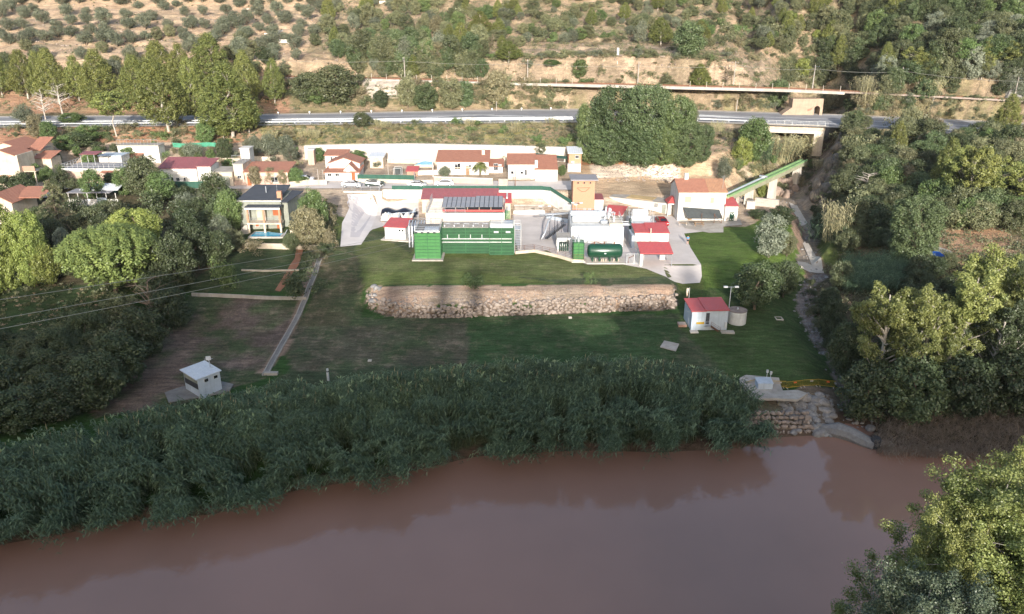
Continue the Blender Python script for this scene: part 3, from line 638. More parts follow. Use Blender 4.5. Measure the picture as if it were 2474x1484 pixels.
def make_library():
    for sd in range(4):      # aleppo pine
        r = np.random.default_rng(100+sd); R = .27
        pr = lambda t: np.clip(np.minimum(1, .5+t*2.6)*(1-np.clip(t-.3, 0, 1)**1.35*1.4), .08, 1)
        c = env_points(r, 430, R, .13, .97, pr, .3); c[:, :2] += (r.normal(size=2)*.03)[None, :]*(c[:, 2:3])
        rad = r.uniform(.026, .052, len(c))
        cr = clumps(r, c, rad, 70, .0115, .5, (1, 1, 1.25), .6, .6, .5, .5)
        reg('pine', R+.05, cr, branchy(r, c, .018, .9, 20, .15), 'pine', 'palebark')
    for sd in range(2):      # sparse leaning pine
        r = np.random.default_rng(150+sd); R = .26
        pr = lambda t: np.clip(.35+.65*np.sin(t*3.1), .2, 1)
        c = env_points(r, 60, R, .45, .97, pr, .1); rad = r.uniform(.045, .08, len(c))
        reg('thinpine', R+.05, clumps(r, c, rad, 120, .0155, .6, (1,1,.8), .8, .4, .45, .4), branchy(r, c, .013, .93, 26, .4, .06), 'pine', 'palebark')
    for sd in range(3):      # olive
        r = np.random.default_rng(200+sd); R = .52
        pr = lambda t: np.sqrt(np.clip(1-(2*t-1)**2*.85, .05, 1))
        c = env_points(r, 44, R*.78, .20, .84, pr, .1); rad = r.uniform(.15, .24, len(c))
        cr = clumps(r, c, rad, 140, .034, .45, (1,1,.85), .9, .15, .4, .5)
        segs = []
        for k in range(4):
            a = r.random()*6.28; p1 = np.array([math.cos(a)*.1, math.sin(a)*.1, .2]); segs.append(((0,0,-.08), p1, .045, .035))
            for q in c[r.choice(len(c), 4)]: segs.append((p1, q, .028, .008))
        reg('olive', R+.1, cr, tubes_np(r, segs), 'olive')
    for sd in range(3):      # round broadleaf / oak
        r = np.random.default_rng(300+sd); R = .42
        pr = lambda t: np.sqrt(np.clip(1-(2*t-1)**2*.9, .05, 1))
        c = env_points(r, 100, R*.88, .12, .9, pr, .15); rad = r.uniform(.08, .14, len(c))
        cr = clumps(r, c, rad, 112, .0205, .8, (1,1,.9), .8, .25, .5, .4)
        w = branchy(r, c, .028, .8, 16, .12)
        for kd, mc in (('oak', 'oak'), ('fresh', 'fresh'), ('dark', 'darkbroad'), ('dense', 'planetree'), ('denselight', 'planelight'), ('silver', 'willow'), ('brown', 'brownshrub'), ('greytree', 'greyshrub')):
            reg(kd, R+.06, cr, w, mc)
    for sd in range(3):      # big tree with many small lumps
        r = np.random.default_rng(400+sd); R = .36
        pr = lambda t: np.sqrt(np.clip(1-(2*t-1)**4*.9, .05, 1))*(.7+.3*t)
        c = env_points(r, 380, R*.92, .03, .95, pr, .45); rad = r.uniform(.04, .075, len(c))
        cr = clumps(r, c, rad, 96, .0108, .8, (1,1,1), .7, .2, .55, .4); w = branchy(r, c, .03, .85, 20, .1)
        reg('bigdense', R+.04, cr, w, 'planetree'); reg('biglight', R+.04, cr, w, 'planelight'); reg('bigmid', R+.04, cr, w, 'clumpleaf')
    for sd in range(3):      # tall poplar like tree, gappy upswept limbs
        r = np.random.default_rng(450+sd); R = .30; cs = []; segs = [((0,0,-.05),(0.01,0,.45),.022,.015),((.01,0,.45),(0,.02,.9),.015,.004)]
        for k in range(26):
            a = r.random()*6.28; z0 = r.uniform(.22, .8); ln = (1-z0)*r.uniform(.30, .55)+.06
            dr = np.array([math.cos(a)*.75, math.sin(a)*.75, r.uniform(.45, .95)]); p0 = np.array([0, 0, z0]); p1 = p0+dr*ln*.55; p2 = p0+dr*ln+np.array([0,0,ln*.15])
            segs += [(p0, p1, .008, .005), (p1, p2, .005, .0015)]
            for q in np.linspace(.35, 1.05, 7): cs.append(p0+(p2-p0)*q+r.normal(size=3)*.022)
        c = np.array(cs); rad = r.uniform(.028, .055, len(c))
        cr = clumps(r, c, rad, 150, .0088, .85, (1,1,.9), .95, .1, .3, .5); w = tubes_np(r, segs)
        reg('poplar', R+.02, cr, w, 'poplar', 'palebark'); reg('shadepoplar', R+.02, cr, w, 'darkbroad', 'palebark')  # same crown again in darker leaves, shade painted in for the covered poplar
    for sd in range(2):      # near poplar, fine leaves
        r = np.random.default_rng(480+sd); cs = []; segs = [((0,0,-.05),(0.01,0,.5),.011,.008),((.01,0,.5),(0,.01,.97),.008,.001)]
        for k in range(74):
            a = r.random()*6.28; z0 = r.uniform(.30, .93); ln = (1.02-z0)*r.uniform(.22, .36)+.035
            dr = np.array([math.cos(a)*.8, math.sin(a)*.8, r.uniform(.45, .9)]); p0 = np.array([0, 0, z0]); p1 = p0+dr*ln*.5; p2 = p0+dr*ln+np.array([0,0,ln*.15])
            segs += [(p0, p1, .0028, .0018), (p1, p2, .0018, .0005)]
            for j in range(5):
                q = p0+(p2-p0)*r.uniform(.3, 1); e = q+r.normal(size=3)*.028+np.array([0,0,.012]); segs.append((q, e, .0008, .0003)); cs += [q+(e-q)*.5, e]
            cs.append(p2)
        c = np.array(cs); rad = r.uniform(.009, .020, len(c)); cr = clumps(r, c, rad*1.15, 240, .0021, .8, (1,1,.9), 1.0, .1, .15, .5); w = tubes_np(r, segs)
        reg('nearpoplar', .17, cr, w, 'poplar', 'palebark'); reg('nearwillow', .17, cr, w, 'nearwillow', 'palebark')
    for sd in range(4):      # low shrubs
        r = np.random.default_rng(500+sd); n = 16; c = np.stack([r.normal(size=n)*.30, r.normal(size=n)*.30, r.uniform(.12, .68, n)], 1)
        rad = r.uniform(.18, .34, n); cr = clumps(r, c, rad, 110, .046, .6, (1,1,.85), .9, .2, .35, .5)
        for kd, mc in (('shrub', 'oak'), ('greybush', 'greyshrub'), ('freshbush', 'fresh'), ('brownbush', 'brownshrub'), ('olivebush', 'olive'), ('darkbush', 'darkbroad'), ('silverbush', 'willow')):
            reg(kd, .62, cr, None, mc)
    for sd in range(2):      # cypress / column
        r = np.random.default_rng(600+sd); pr = lambda t: np.clip(np.minimum(1, .5+t*3)*(1-t**2.2), .08, 1)
        c = env_points(r, 60, .13, .05, .98, pr, .3); cr = clumps(r, c, .05, 40, .022, .5, (1,1,1.6), .6, .7, .5, .4)
        reg('column', .17, cr, tubes_np(r, [((0,0,-.05),(0,0,.3),.02,.01)]), 'fresh'); reg('darkcolumn', .17, cr, tubes_np(r, [((0,0,-.05),(0,0,.3),.02,.01)]), 'darkbroad')
    # stone pine, umbrella crown made of upright tufts
    r = np.random.default_rng(650); n = 230; a = r.random(n)*6.28; q = np.sqrt(r.random(n))*.50; c = np.stack([q*np.cos(a), q*np.sin(a), .55+.40*np.sqrt(np.clip(1-(q/.55)**2, 0, 1))-.05*r.random(n)], 1)
    cr = clumps(r, c, .048, 120, .0155, .4, (.85,.85,1.4), .55, .9, .35, .5); lo = c*np.array([.9,.9,1])+np.array([0,0,-.13])
    cr2 = clumps(r, lo, .06, 50, .024, .4, (1,1,1), .8, .3, .3, .3)
    cr3 = clumps(r, env_points(r, 120, .46, .3, .7, lambda t: .6+.4*t, .4), .07, 56, .024, .5, (1,1,1), .7, .5, .4, .4)
    reg('stonepine', .54, joinm('', [cr, cr2, cr3]), branchy(r, c, .03, .75, 30, .3), 'stonepine')
    # cedar with drooping sprays
    r = np.random.default_rng(660); segs = [((0,0,-.05),(0,0,1),.02,.003)]; cs = []; 
    for k in range(46):
        z = r.uniform(.12, .97); a = r.random()*6.28; ln = (1.02-z)*.42+.03; d = np.array([math.cos(a), math.sin(a), 0]); p0 = np.array([0,0,z]); p1 = p0+d*ln*.6+[0,0,.02]; p2 = p0+d*ln-np.array([0,0,ln*.35])
        segs += [(p0, p1, .006, .004), (p1, p2, .004, .001)]
        for q in np.linspace(.2, 1, 10): b = (p0*(1-q)+p1*q) if q < .6 else p1+(p2-p1)*(q-.6)/.4; cs.append(b+r.normal(size=3)*.008-np.array([0,0,.012]))
    reg('cedar', .40, clumps(r, np.array(cs), .024, 26, .013, .35, (1,1,1.1), .8, -.4, .2, .4), tubes_np(r, segs), 'greyshrub')
    # palm
    r = np.random.default_rng(670); V = []; F = []; T = []; k = 0
    for i in range(70):
        a = r.random()*6.28; e = r.uniform(-.5, 1.4); d = np.array([math.cos(a)*math.cos(e), math.sin(a)*math.cos(e), math.sin(e)]); sd = np.array([-math.sin(a), math.cos(a), 0]); p = np.array([0, 0, .74]); pr = None
        for j in range(5):
            w = .05*(1-abs(j-2)/2.6); q = p+d*j*.075-np.array([0,0,1])*.012*j*j; V += [q-sd*w, q+sd*w]; T += [i/70]*2
            if j: F.append((k+2*j-2, k+2*j-1, k+2*j+1, k+2*j))
        k += 10
    reg('palm', .42, (np.array(V), np.array(F), np.array(T)), tubes_np(r, [((0,0,-.05),(0,0,.5),.035,.035),((0,0,.5),(0,0,.76),.035,.05)]), 'palm')
    # bare tree
    for sd in range(2):
        r = np.random.default_rng(680+sd); segs = [((0,0,-.05),(0.02,0,.5),.03,.02),((.02,0,.5),(0,.03,1),.02,.004)]
        for kk in range(26):
            z = r.uniform(.25, .95); a = r.random()*6.28; ln = r.uniform(.25, .5)*(1.15-z*.6); d = np.array([math.cos(a), math.sin(a), .5]); p0 = np.array([.02,0,z]); p1 = p0+d*ln*.5; p2 = p0+d*ln+[0,0,-.12*ln]
            segs += [(p0, p1, .010, .007), (p1, p2, .007, .002)]
            for j in range(3): segs.append((p1+(p2-p1)*r.random(), p2+r.normal(size=3)*.09, .004, .001))
        w = tubes_np(r, segs); wm = npmesh('trunk', w[0], w[1], 'deadwood', w[2]); LIB.setdefault('bare', []).append((.4, None, wm))
        wm = npmesh('trunk', w[0], w[1], 'bark', w[2]); LIB.setdefault('bareshrub', []).append((.4, None, wm))
    # cane clump
    for sd in range(3):
        r = np.random.default_rng(700+sd); cane = cane_mesh(r, 46, .20, 1.0, .07, lean=.22, lf=.16, lw=.012, nl=13)
        for kd, mc in (('cane', 'reed'), ('drycane', 'reed_dry')): reg(kd, .42, cane, None, mc)
def cane_mesh(r, n, spread, hgt, hv, lean=.2, lf=.16, lw=.012, nl=13, base=None, leanv=None, zb=None, stalk=.006, hs=None, plume=None):
    """canes with arching leaves; arrays, one stalk per row"""
    B = base if base is not None else np.stack([r.normal(size=n)*spread, r.normal(size=n)*spread, np.zeros(n)], 1); n = len(B)
    hs = hs if hs is not None else hgt*(1+r.normal(size=n)*hv)
    lv = leanv if leanv is not None else np.stack([B[:, 0]*lean*2+r.normal(size=n)*lean*.25, B[:, 1]*lean*2+r.normal(size=n)*lean*.25], 1)
    def pos(t):     # along stalk, t (n,) in 0..1; lean grows with t^1.8 and the height drops with lean
        m = np.hypot(lv[:, 0], lv[:, 1]); k = t**1.8; drop = np.clip(m, 0, 1.6)**1.7*.42*t**2.2
        return np.stack([B[:, 0]+lv[:, 0]*hs*k, B[:, 1]+lv[:, 1]*hs*k, B[:, 2]+hs*(t-drop)], 1)
    Vs = []; Fs = []; Ts = []; k = 0; st = r.random(n)
    ts = [0, .35, .65, .85, 1.0]; side = np.array([1.0, .3, 0])
    prs = [pos(np.full(n, t)) for t in ts]; w = stalk*hgt
    for a in range(len(ts)-1):
        p, q = prs[a], prs[a+1]; dx = np.array([w*.5, 0, 0])[None, :]
        V = np.stack([p-dx, p+dx, q+dx, q-dx], 1).reshape(-1, 3); Vs.append(V); Fs.append(np.arange(n*4).reshape(n, 4)+k); k += n*4; Ts.append(np.repeat(st*.5+.3, 4))
    if plume is not None:
        sel = np.where(plume)[0]
        p = prs[-1][sel]; 
        for j in range(3):
            d = np.stack([r.normal(size=len(sel))*.05*hgt, r.normal(size=len(sel))*.05*hgt, r.uniform(.07, .11, len(sel))*hgt], 1); s2 = np.array([.016*hgt, 0, 0])
            V = np.stack([p, p+d*.5-s2, p+d, p+d*.5+s2], 1).reshape(-1, 3); Vs.append(V); Fs.append(np.arange(len(sel)*4).reshape(-1, 4)+k); k += len(sel)*4; Ts.append(np.full(len(sel)*4, 1.3))
    for j in range(nl):
        t = np.clip(.30+.70*(j+r.random(n))/nl, 0, 1); p = pos(t); a = r.random(n)*6.28; 
        a = (np.pi if j % 2 else 0)+(st-.5)*1.6+r.normal(size=n)*.55
        ll = lf*hgt*r.uniform(.7, 1.25, n)*(.55+.6*np.sin(np.clip((t-.1)*3.1, 0, 3.1))); d = np.stack([np.cos(a), np.sin(a), np.zeros(n)], 1); s_ = np.stack([-np.sin(a), np.cos(a), np.zeros(n)], 1)
        up = np.array([0, 0, 1.0])[None, :]; L_ = ll[:, None]; wd = lw*hgt
        q1 = p+d*L_*.45+up*L_*.35; q2 = p+d*L_*.95-up*L_*r.uniform(-.3, .3, n)[:, None]
        V = np.stack([p-s_*wd*.4, p+s_*wd*.4, q1+s_*wd, q1-s_*wd], 1).reshape(-1, 3); V2 = np.stack([q1-s_*wd, q1+s_*wd, q2+s_*wd*.1, q2-s_*wd*.1], 1).reshape(-1, 3)
        tt = np.repeat(np.clip(st*.75+.25*r.random(n), 0, 1), 4)
        for V_ in (V, V2): Vs.append(V_); Fs.append(np.arange(n*4).reshape(n, 4)+k); k += n*4; Ts.append(tt)
    return np.vstack(Vs), np.vstack(Fs), np.concatenate(Ts)
make_library()
NAMES = dict(nearpoplar='poplar_tree', nearwillow='willow_tree', pine='pine_tree', thinpine='pine_tree', olive='olive_tree', oak='oak_tree', fresh='leafy_tree', dark='broadleaf_tree', dense='broadleaf_tree', denselight='broadleaf_tree', silver='silver_leaved_tree', brown='dry_tree', greytree='scrub_tree',
 bigdense='broadleaf_tree', biglight='broadleaf_tree', bigmid='broadleaf_tree', poplar='poplar_tree', shadepoplar='poplar_tree', shrub='shrub', greybush='scrub_bush', freshbush='shrub', brownbush='scrub_bush', olivebush='shrub', darkbush='shrub', silverbush='scrub_bush',
 column='cypress_tree', darkcolumn='cypress_tree', stonepine='stone_pine_tree', cedar='cedar_tree', palm='palm_tree', bare='dead_tree', bareshrub='bare_tree', cane='cane_clump', drycane='cane_clump')
CATS = {'shrub': 'shrub', 'scrub_bush': 'bush', 'cane_clump': 'canes'}
NTREE = 0
def tree(kind, x, y, z, h, w, label, group=None, var=None, rz=None, sy=None):
    global NTREE; NTREE += 1
    L_ = LIB[kind]; R, cm, wm = L_[(var if var is not None else random.randrange(99)) % len(L_)]
    nm = NAMES[kind]; s = w/(2*R); sc = (s, s*(sy or 1), h); rz = random.uniform(0, 6.28) if rz is None else rz
    if cm is None or wm is None:
        o = bpy.data.objects.new(nm, cm or wm); o.location = (x, y, z); o.rotation_euler = (0, 0, rz); o.scale = sc; link(o)
    else:
        o = empty(nm, (x, y, z), rz); o.scale = sc
        for n_, me in (('trunk', wm), ('crown', cm)):
            c = bpy.data.objects.new(n_, me); link(c, o)
    tag(o, label, CATS.get(nm, 'tree'), group); return o
def treepx(kind, u, vb, vt, wpx, label, group=None, **kw):
    """stand a plant on the ground seen at (u, vb), top at row vt, wpx wide"""
    p = hit(u, vb); h = max(.5, ztop(p.y, vt)-p.z); wpx = wpx*(1.22 if kind == 'pine' else 1.12 if kind == 'thinpine' else 1.0); dep = p.y*CP+(CAMH-p.z)*SP
    if not (kind.endswith('bush') or kind == 'shrub'): pass
    return tree(kind, p.x, p.y, p.z-.05, h, wpx*dep/FP, label, group, **kw)
# ------------------------------------------------------------------ buildings
class Bld:
    """local frame: x along the front, y away from the viewer, z up; (0,0,0) the front left foot"""
    def __init__(s, name, label, cat, Lp, Rp, z=None, Y=None, vt=None, h=None, depth=6, group=None, Y2=None):
        a = P(Lp[0], Lp[1], z) if z is not None else hit(*Lp)
        if Y is not None: a = PY(Lp[0], Lp[1], Y); a.z = z if z is not None else h1(a.x, a.y)
        b = P(Rp[0], Rp[1], z) if z is not None else hit(*Rp)
        if Y is not None: b = PY(Rp[0], Rp[1], Y2 or Y)
        if Y is not None:   # keep the image columns at foot height
            a.x = XU(Lp[0], a.y, a.z); b.x = XU(Rp[0], b.y, a.z)
        s.a = a; s.w = math.hypot(b.x-a.x, b.y-a.y); s.rz = math.atan2(b.y-a.y, b.x-a.x); s.d = depth
        s.h = h if h is not None else ztop(a.y, vt)-a.z
        s.root = empty(name, a, s.rz, label, cat, group)
    def vz(s, v, dy=0): return ztop(s.a.y+dy, v)-s.a.z     # local height that shows at row v
    def ux(s, u, z=0, dy=0): # local x showing at column u on the front plane
        c = math.cos(s.rz); best = 0
        lo, hi = -20, s.w+20
        for _ in range(40):
            m = (lo+hi)/2; q = proj(s.a.x+m*c-dy*math.sin(s.rz), s.a.y+m*math.sin(s.rz)+dy*c, s.a.z+z)[0]
            if q < u: lo = m
            else: hi = m
        return lo
    def box(s, name, m, x0, x1, y0, y1, z0, z1, parent=None, bevel=0):
        return MB().box(x0, x1, y0, y1, z0, z1).build(name, m, parent or s.root, bevel=bevel)
    def walls(s, m, h=None, x0=0, x1=None, y0=0, y1=None, name='wall', z0=-.6):
        return s.box(name, m, x0, s.w if x1 is None else x1, y0, s.d if y1 is None else y1, z0, s.h if h is None else h)
    def shed(s, m, z0, z1, x0=0, x1=None, y0=0, y1=None, ov=.25, th=.12, name='roof'):
        x1 = s.w if x1 is None else x1; y1 = s.d if y1 is None else y1; k = (z1-z0)/(y1-y0)
        q = [(x0-ov, y0-ov, z0-k*ov+th), (x1+ov, y0-ov, z0-k*ov+th), (x1+ov, y1+ov, z1+k*ov+th), (x0-ov, y1+ov, z1+k*ov+th)]
        w = MB().hexa([(x0+.01,y0+.01,z0-.3),(x1-.01,y0+.01,z0-.3),(x1-.01,y1-.01,z0-.3),(x0+.01,y1-.01,z0-.3)], [(x0+.01,y0+.01,z0-.01),(x1-.01,y0+.01,z0-.01),(x1-.01,y1-.01,z1-.01),(x0+.01,y1-.01,z1-.01)])
        o = MB().slab(q, th-.01).build(name, m, s.root); return o, w
    def gable(s, m, ze, zr, along='x', x0=0, x1=None, y0=0, y1=None, ov=.3, th=.14, wallm='white', name='roof', ry=None):
        """ridge along x (slopes to the viewer and back) or along y; gable walls filled"""
        x1 = s.w if x1 is None else x1; y1 = s.d if y1 is None else y1; mb = MB()
        if along == 'x':
            r = (y0+y1)/2 if ry is None else ry; k = (zr-ze)/(r-y0); k2 = (zr-ze)/(y1-r)
            mb.slab([(x0-ov,y0-ov,ze-k*ov+th),(x1+ov,y0-ov,ze-k*ov+th),(x1+ov,r,zr+th),(x0-ov,r,zr+th)], th-.01)
            mb.slab([(x0-ov,r,zr+th),(x1+ov,r,zr+th),(x1+ov,y1+ov,ze-k2*ov+th),(x0-ov,y1+ov,ze-k2*ov+th)], th-.01)
            g = [(x0+.02,y0+.02,ze),(x0+.02,y1-.02,ze),(x0+.02,r,zr),(x1-.02,y0+.02,ze),(x1-.02,y1-.02,ze),(x1-.02,r,zr)]
        else:
            r = (x0+x1)/2; k = (zr-ze)/(r-x0)
            mb.slab([(x0-ov,y0-ov,ze-k*ov+th),(r,y0-ov,zr+th),(r,y1+ov,zr+th),(x0-ov,y1+ov,ze-k*ov+th)], th-.01)
            mb.slab([(r,y0-ov,zr+th),(x1+ov,y0-ov,ze-k*ov+th),(x1+ov,y1+ov,ze-k*ov+th),(r,y1+ov,zr+th)], th-.01)
            g = [(x0+.02,y0+.02,ze),(x1-.02,y0+.02,ze),(r,y0+.02,zr),(x0+.02,y1-.02,ze),(x1-.02,y1-.02,ze),(r,y1-.02,zr)]
        MB().add(g, [(0,1,2),(3,4,5),(0,2,5,3),(1,2,5,4),(0,1,4,3)]).build('gable_wall', wallm, s.root)
        return mb.build(name, m, s.root)
    def win(s, c, z, w, h, face='front', off=0.0, name='window', frame='white2', pane='glass', bars=1):
        """c position along the face of the lower left corner"""
        mb = MB(); t = .07
        for q in ((0,w,0,t),(0,w,h-t,h),(0,t,t,h-t),(w-t,w,t,h-t)): mb.box(q[0], q[1], -.05, .02, q[2], q[3])
        if bars and w > .7: mb.box(w/2-.03, w/2+.03, -.04, .02, t, h-t)
        f = mb.build(name, frame, s.root)
        p = MB().box(t, w-t, -.015, .03, t, h-t).build('pane', pane, f)
        if face == 'front': f.location = (c, off, z)
        elif face == 'right': f.location = (s.w+off, c, z); f.rotation_euler = (0, 0, math.pi/2)
        elif face == 'left': f.location = (off, c+w, z); f.rotation_euler = (0, 0, -math.pi/2)
        return f
    def door(s, c, z, w, h, m='wood', face='front', off=0.0, name='door'):
        mb = MB().box(0, w, -.04, .02, 0, h); mb.box(.12, w-.12, -.05, -.03, h*.55, h-.15); mb.box(.12, w-.12, -.05, -.03, .15, h*.45)
        f = mb.build(name, m, s.root); MB().box(w-.18, w-.1, -.1, -.04, h*.48, h*.51).build('handle', 'steel', f)
        if face == 'front': f.location = (c, off, z)
        elif face == 'right': f.location = (s.w+off, c, z); f.rotation_euler = (0, 0, math.pi/2)
        else: f.location = (off, c+w, z); f.rotation_euler = (0, 0, -math.pi/2)
        return f
def railing(mb, pts, h=1.0, r=.03, post=1.6, rails=3):
    pts = [Vector(p) for p in pts]
    for k in range(rails):
        z = h*(k+1)/rails
        for a, b in zip(pts[:-1], pts[1:]): mb.tube([a+Vector((0,0,z)), b+Vector((0,0,z))], r, 4)
    for a, b in zip(pts[:-1], pts[1:]):
        n = max(1, int((b-a).length/post))
        for i in range(n+1): q = a.lerp(b, i/n); mb.tube([q, q+Vector((0,0,h))], r*1.1, 4)
    return mb
# ---- green tank group ----
def grid_tank(name, label, Lp, Rp, Y, z, vt, depth, m, group, nx, nz, dy=0):
    b = Bld(name, label, 'tank', Lp, Rp, Y=Y, z=z, vt=vt, depth=depth, group=group)
    b.box('body', m, 0, b.w, 0, depth, -.3, b.h); f = MB()
    for i in range(nx+1): x = b.w*i/nx; f.box(max(0,x-.05), min(b.w,x+.05), -.15, -.002, 0, b.h-.02)
    for k in range(nz+1): z_ = b.h*k/nz; f.box(0, b.w, -.11, -.002, max(0,z_-.04), min(b.h-.03,z_+.04))
    for x in (0, b.w):
        sgn = -1 if x == 0 else 1
        for k in range(nz+1):
            z_ = b.h*k/nz; f.box(min(x+sgn*.002, x+sgn*.07), max(x+sgn*.002, x+sgn*.07), 0, depth, max(0,z_-.04), min(b.h-.03,z_+.04))
        for j in range(4):
            y = depth*j/3; f.box(min(x+sgn*.002, x+sgn*.08), max(x+sgn*.002, x+sgn*.08), max(0,y-.05), min(depth,y+.05), 0, b.h-.02)
    f.build('stiffening_ribs', 'tankrib', b.root)
    return b
G_ = 'green steel treatment tanks'
t1 = grid_tank('green_tank', 'light green ribbed steel tank standing forward on its own concrete pad', (1003.5,624.6), (1065,624.6), 128.8, 0, 563, 6.0, 'tankgreen2', G_, 2, 8)
t1.box('deck', 'concrete_dark', .1, t1.w-.1, .1, 5.9, t1.h, t1.h+.05)
mb = MB(); railing(mb, [(.15,.15,t1.h+.05),(t1.w-.15,.15,t1.h+.05),(t1.w-.15,5.8,t1.h+.05),(.15,5.8,t1.h+.05),(.15,.15,t1.h+.05)]); mb.build('railing', 'steel', t1.root)
mb = MB(); mb.box(1.6, t1.w-.3, .9, 3.2, t1.h+.05, t1.h+.25); [mb.box(1.7+.35*i, 1.85+.35*i, .95, 3.1, t1.h+.25, t1.h+.32) for i in range(7)]; mb.build('grating', 'steel', t1.root)
[MB().tube([(.3+i*1.05, -.01, t1.h-.12), (.3+i*1.05, .12, t1.h+.1)], .22, 8).build('overflow_pipe', 'darkmetal', t1.root) for i in range(4)]
mb = MB().box(.2, t1.w-.1, .05, .35, t1.h+.06, t1.h+.32); mb.build('channel', 'white2', t1.root)
t2 = grid_tank('green_tank', 'long dark green ribbed steel tank crossed by two white pipes', (1068,611), (1182,611), 132.4, 0, 551, 4.4, 'tankgreen', G_, 2, 8)
t2.box('deck', 'concrete', .1, t2.w-.1, .1, 4.3, t2.h, t2.h+.05)
for k in range(5): MB().tube([(t2.w*(k+.3)/5, 1.0, t2.h), (t2.w*(k+.3)/5, 1.0, t2.h+.5), (t2.w*(k+.3)/5+1.0, 1.0, t2.h+.5)], .07, 5).build('vent_pipe', 'steel', t2.root)
mb = MB()
for zz, x1 in ((t2.h-1.75, t2.w+4), (t2.h-2.35, t2.w+4)): mb.tube([(-.2, -.9, zz), (x1, -.9, zz)], .085, 6)
for k in range(4): x = t2.w*(.13+.24*k); mb.tube([(x, -.75, t2.h-1.0), (x, -.8, t2.h-1.75)], .07, 5); mb.tube([(x, -.05, t2.h-1.75), (x, -.9, t2.h-1.75)], .04, 4)
mb.build('pipe', 'white2', t2.root)
t3 = grid_tank('green_tank', 'green ribbed tank with two pale plates, right of the long tank', (1182.5,612.6), (1240.5,612.6), 131.5, 0, 551, 5.3, 'tankgreen', G_, 2, 8)
t3.box('deck', 'steel', .1, t3.w-.1, .1, 5.2, t3.h, t3.h+.05)
mb = MB(); railing(mb, [(.1,.15,t3.h+.05),(t3.w-.1,.15,t3.h+.05),(t3.w-.1,5.1,t3.h+.05)]); mb.build('railing', 'white2', t3.root)
[MB().box(x, x+.8, -.19, -.16, t3.h-.85, t3.h-.55).build('sign_plate', 'white2', t3.root) for x in (.8, 2.9)]
mb = MB(); mb.box(.2, t3.w-.2, .5, .9, t3.h+.05, t3.h+.35); mb.box(.2, t3.w-.2, 1.2, 1.6, t3.h+.05, t3.h+.35); mb.build('channel', 'white2', t3.root)
# stair tower at the right end
st = Bld('stair_tower', 'white metal access stair at the right end of the green tanks', 'stairs', (1243,606), (1258,606), Y=132.5, z=0, h=4.4, depth=2.2)
mb = MB(); [mb.tube([(x,y,-.05),(x,y,5.4)], .045, 4) for x in (0, st.w) for y in (0, 2.2)]; mb.build('frame', 'white2', st.root)
mb = MB(); [mb.box(.08, st.w-.08, .25*i*.5, .25*i*.5+.28, .27*i, .27*i+.05) for i in range(16)]; mb.build('tread', 'steel', st.root)
mb = MB(); mb.box(-.2, st.w+.1, .02, 2.18, 4.38, 4.45); mb.build('landing', 'steel', st.root)
mb = MB(); railing(mb, [(-.2,0,4.45),(st.w,0,4.45),(st.w,2.2,4.45),(-.2,2.2,4.45)]); mb.build('railing', 'white2', st.root)
# pad under the first tank
pd = MB(); q0 = P(995,630,0); pd.box(q0.x, q0.x+5.4, 127.9, 135, -.4, .12); tag(pd.build('concrete_pad', 'concrete'), 'low concrete pad carrying the forward green tank', 'slab')
# concrete basin behind with solar roof
cb = Bld('concrete_basin', 'raised concrete treatment basin with panelled walls behind the green tanks', 'basin', (1031,540), (1219,540), Y=137.3, z=0, vt=515, depth=11.5)
t_ = .35; mb = MB(); Hh = cb.h
mb.box(0, cb.w, 0, t_, -.3, Hh); mb.box(0, cb.w, cb.d-t_, cb.d, -.3, Hh); mb.box(0, t_, t_, cb.d-t_, -.3, Hh); mb.box(cb.w-t_, cb.w, t_, cb.d-t_, -.3, Hh)
for x in (.34, ): mb.box(cb.w*.22, cb.w*.22+.3, t_, cb.d-t_, -.3, Hh)
mb.build('wall', 'concrete_pale', cb.root)
mb = MB(); [mb.box(cb.w*i/17-.06, cb.w*i/17+.06, -.1, -.003, 3.8, Hh-.1) for i in range(1, 17)]; mb.build('wall_ribs', 'concrete_pale', cb.root)
mb = MB().box(t_, cb.w-t_, t_, cb.d-t_, Hh-1.3, Hh-1.2); mb.build('water', surf('basin_water', (.06,.05,.03), rough=.1, sc=1, streak=False), cb.root)
mb = MB(); [mb.box(t_, cb.w*.22, y, y+.25, Hh-.32, Hh-.02) for y in np.arange(1.2, 11, 1.15)]; mb.build('cross_beam', 'concrete_pale', cb.root)
mb = MB(); mb.box(-.3, cb.w+.3, -1.1, -.12, Hh-2.55, Hh-2.48); mb.build('walkway', 'steel', cb.root)
mb = MB(); railing(mb, [(-.3,-1.05,Hh-2.48),(cb.w+.3,-1.05,Hh-2.48)], 1.1); railing(mb, [(0,.1,Hh),(cb.w*.5,.1,Hh)], 1.0); railing(mb, [(.1,.1,Hh),(.1,cb.d,Hh)], 1.0); mb.build('railing', 'steel', cb.root)
mb = MB(); mb.tube([(-2, -1.5, Hh-2.9), (cb.w+1, -1.5, Hh-2.9)], .2, 8); mb.tube([(-2, -2.0, Hh-3.0), (cb.w-2, -2.0, Hh-3.0)], .12, 6); mb.build('pipe', 'white2', cb.root)
mb = MB(); 
for i in range(6): x = -3.2+i*.55; mb.tube([(x, 4.5, 3.6), (x+.1, 1.0, 4.4), (x+.15, -1.0, 3.9), (x+.2, -1.6, .1)], .14, 6)
mb.build('pipe', 'steel', cb.root)
mb = MB(); 
for i in range(9): mb.box(cb.w-.9-.0, cb.w+1.0, .5+i*.7, .62+i*.7, 4.9+i*.0, 5.0)
mb.box(cb.w+.02, cb.w+.12, 0, 7, 4.7, 5.0); mb.build('grating', 'tankgreen2', cb.root)
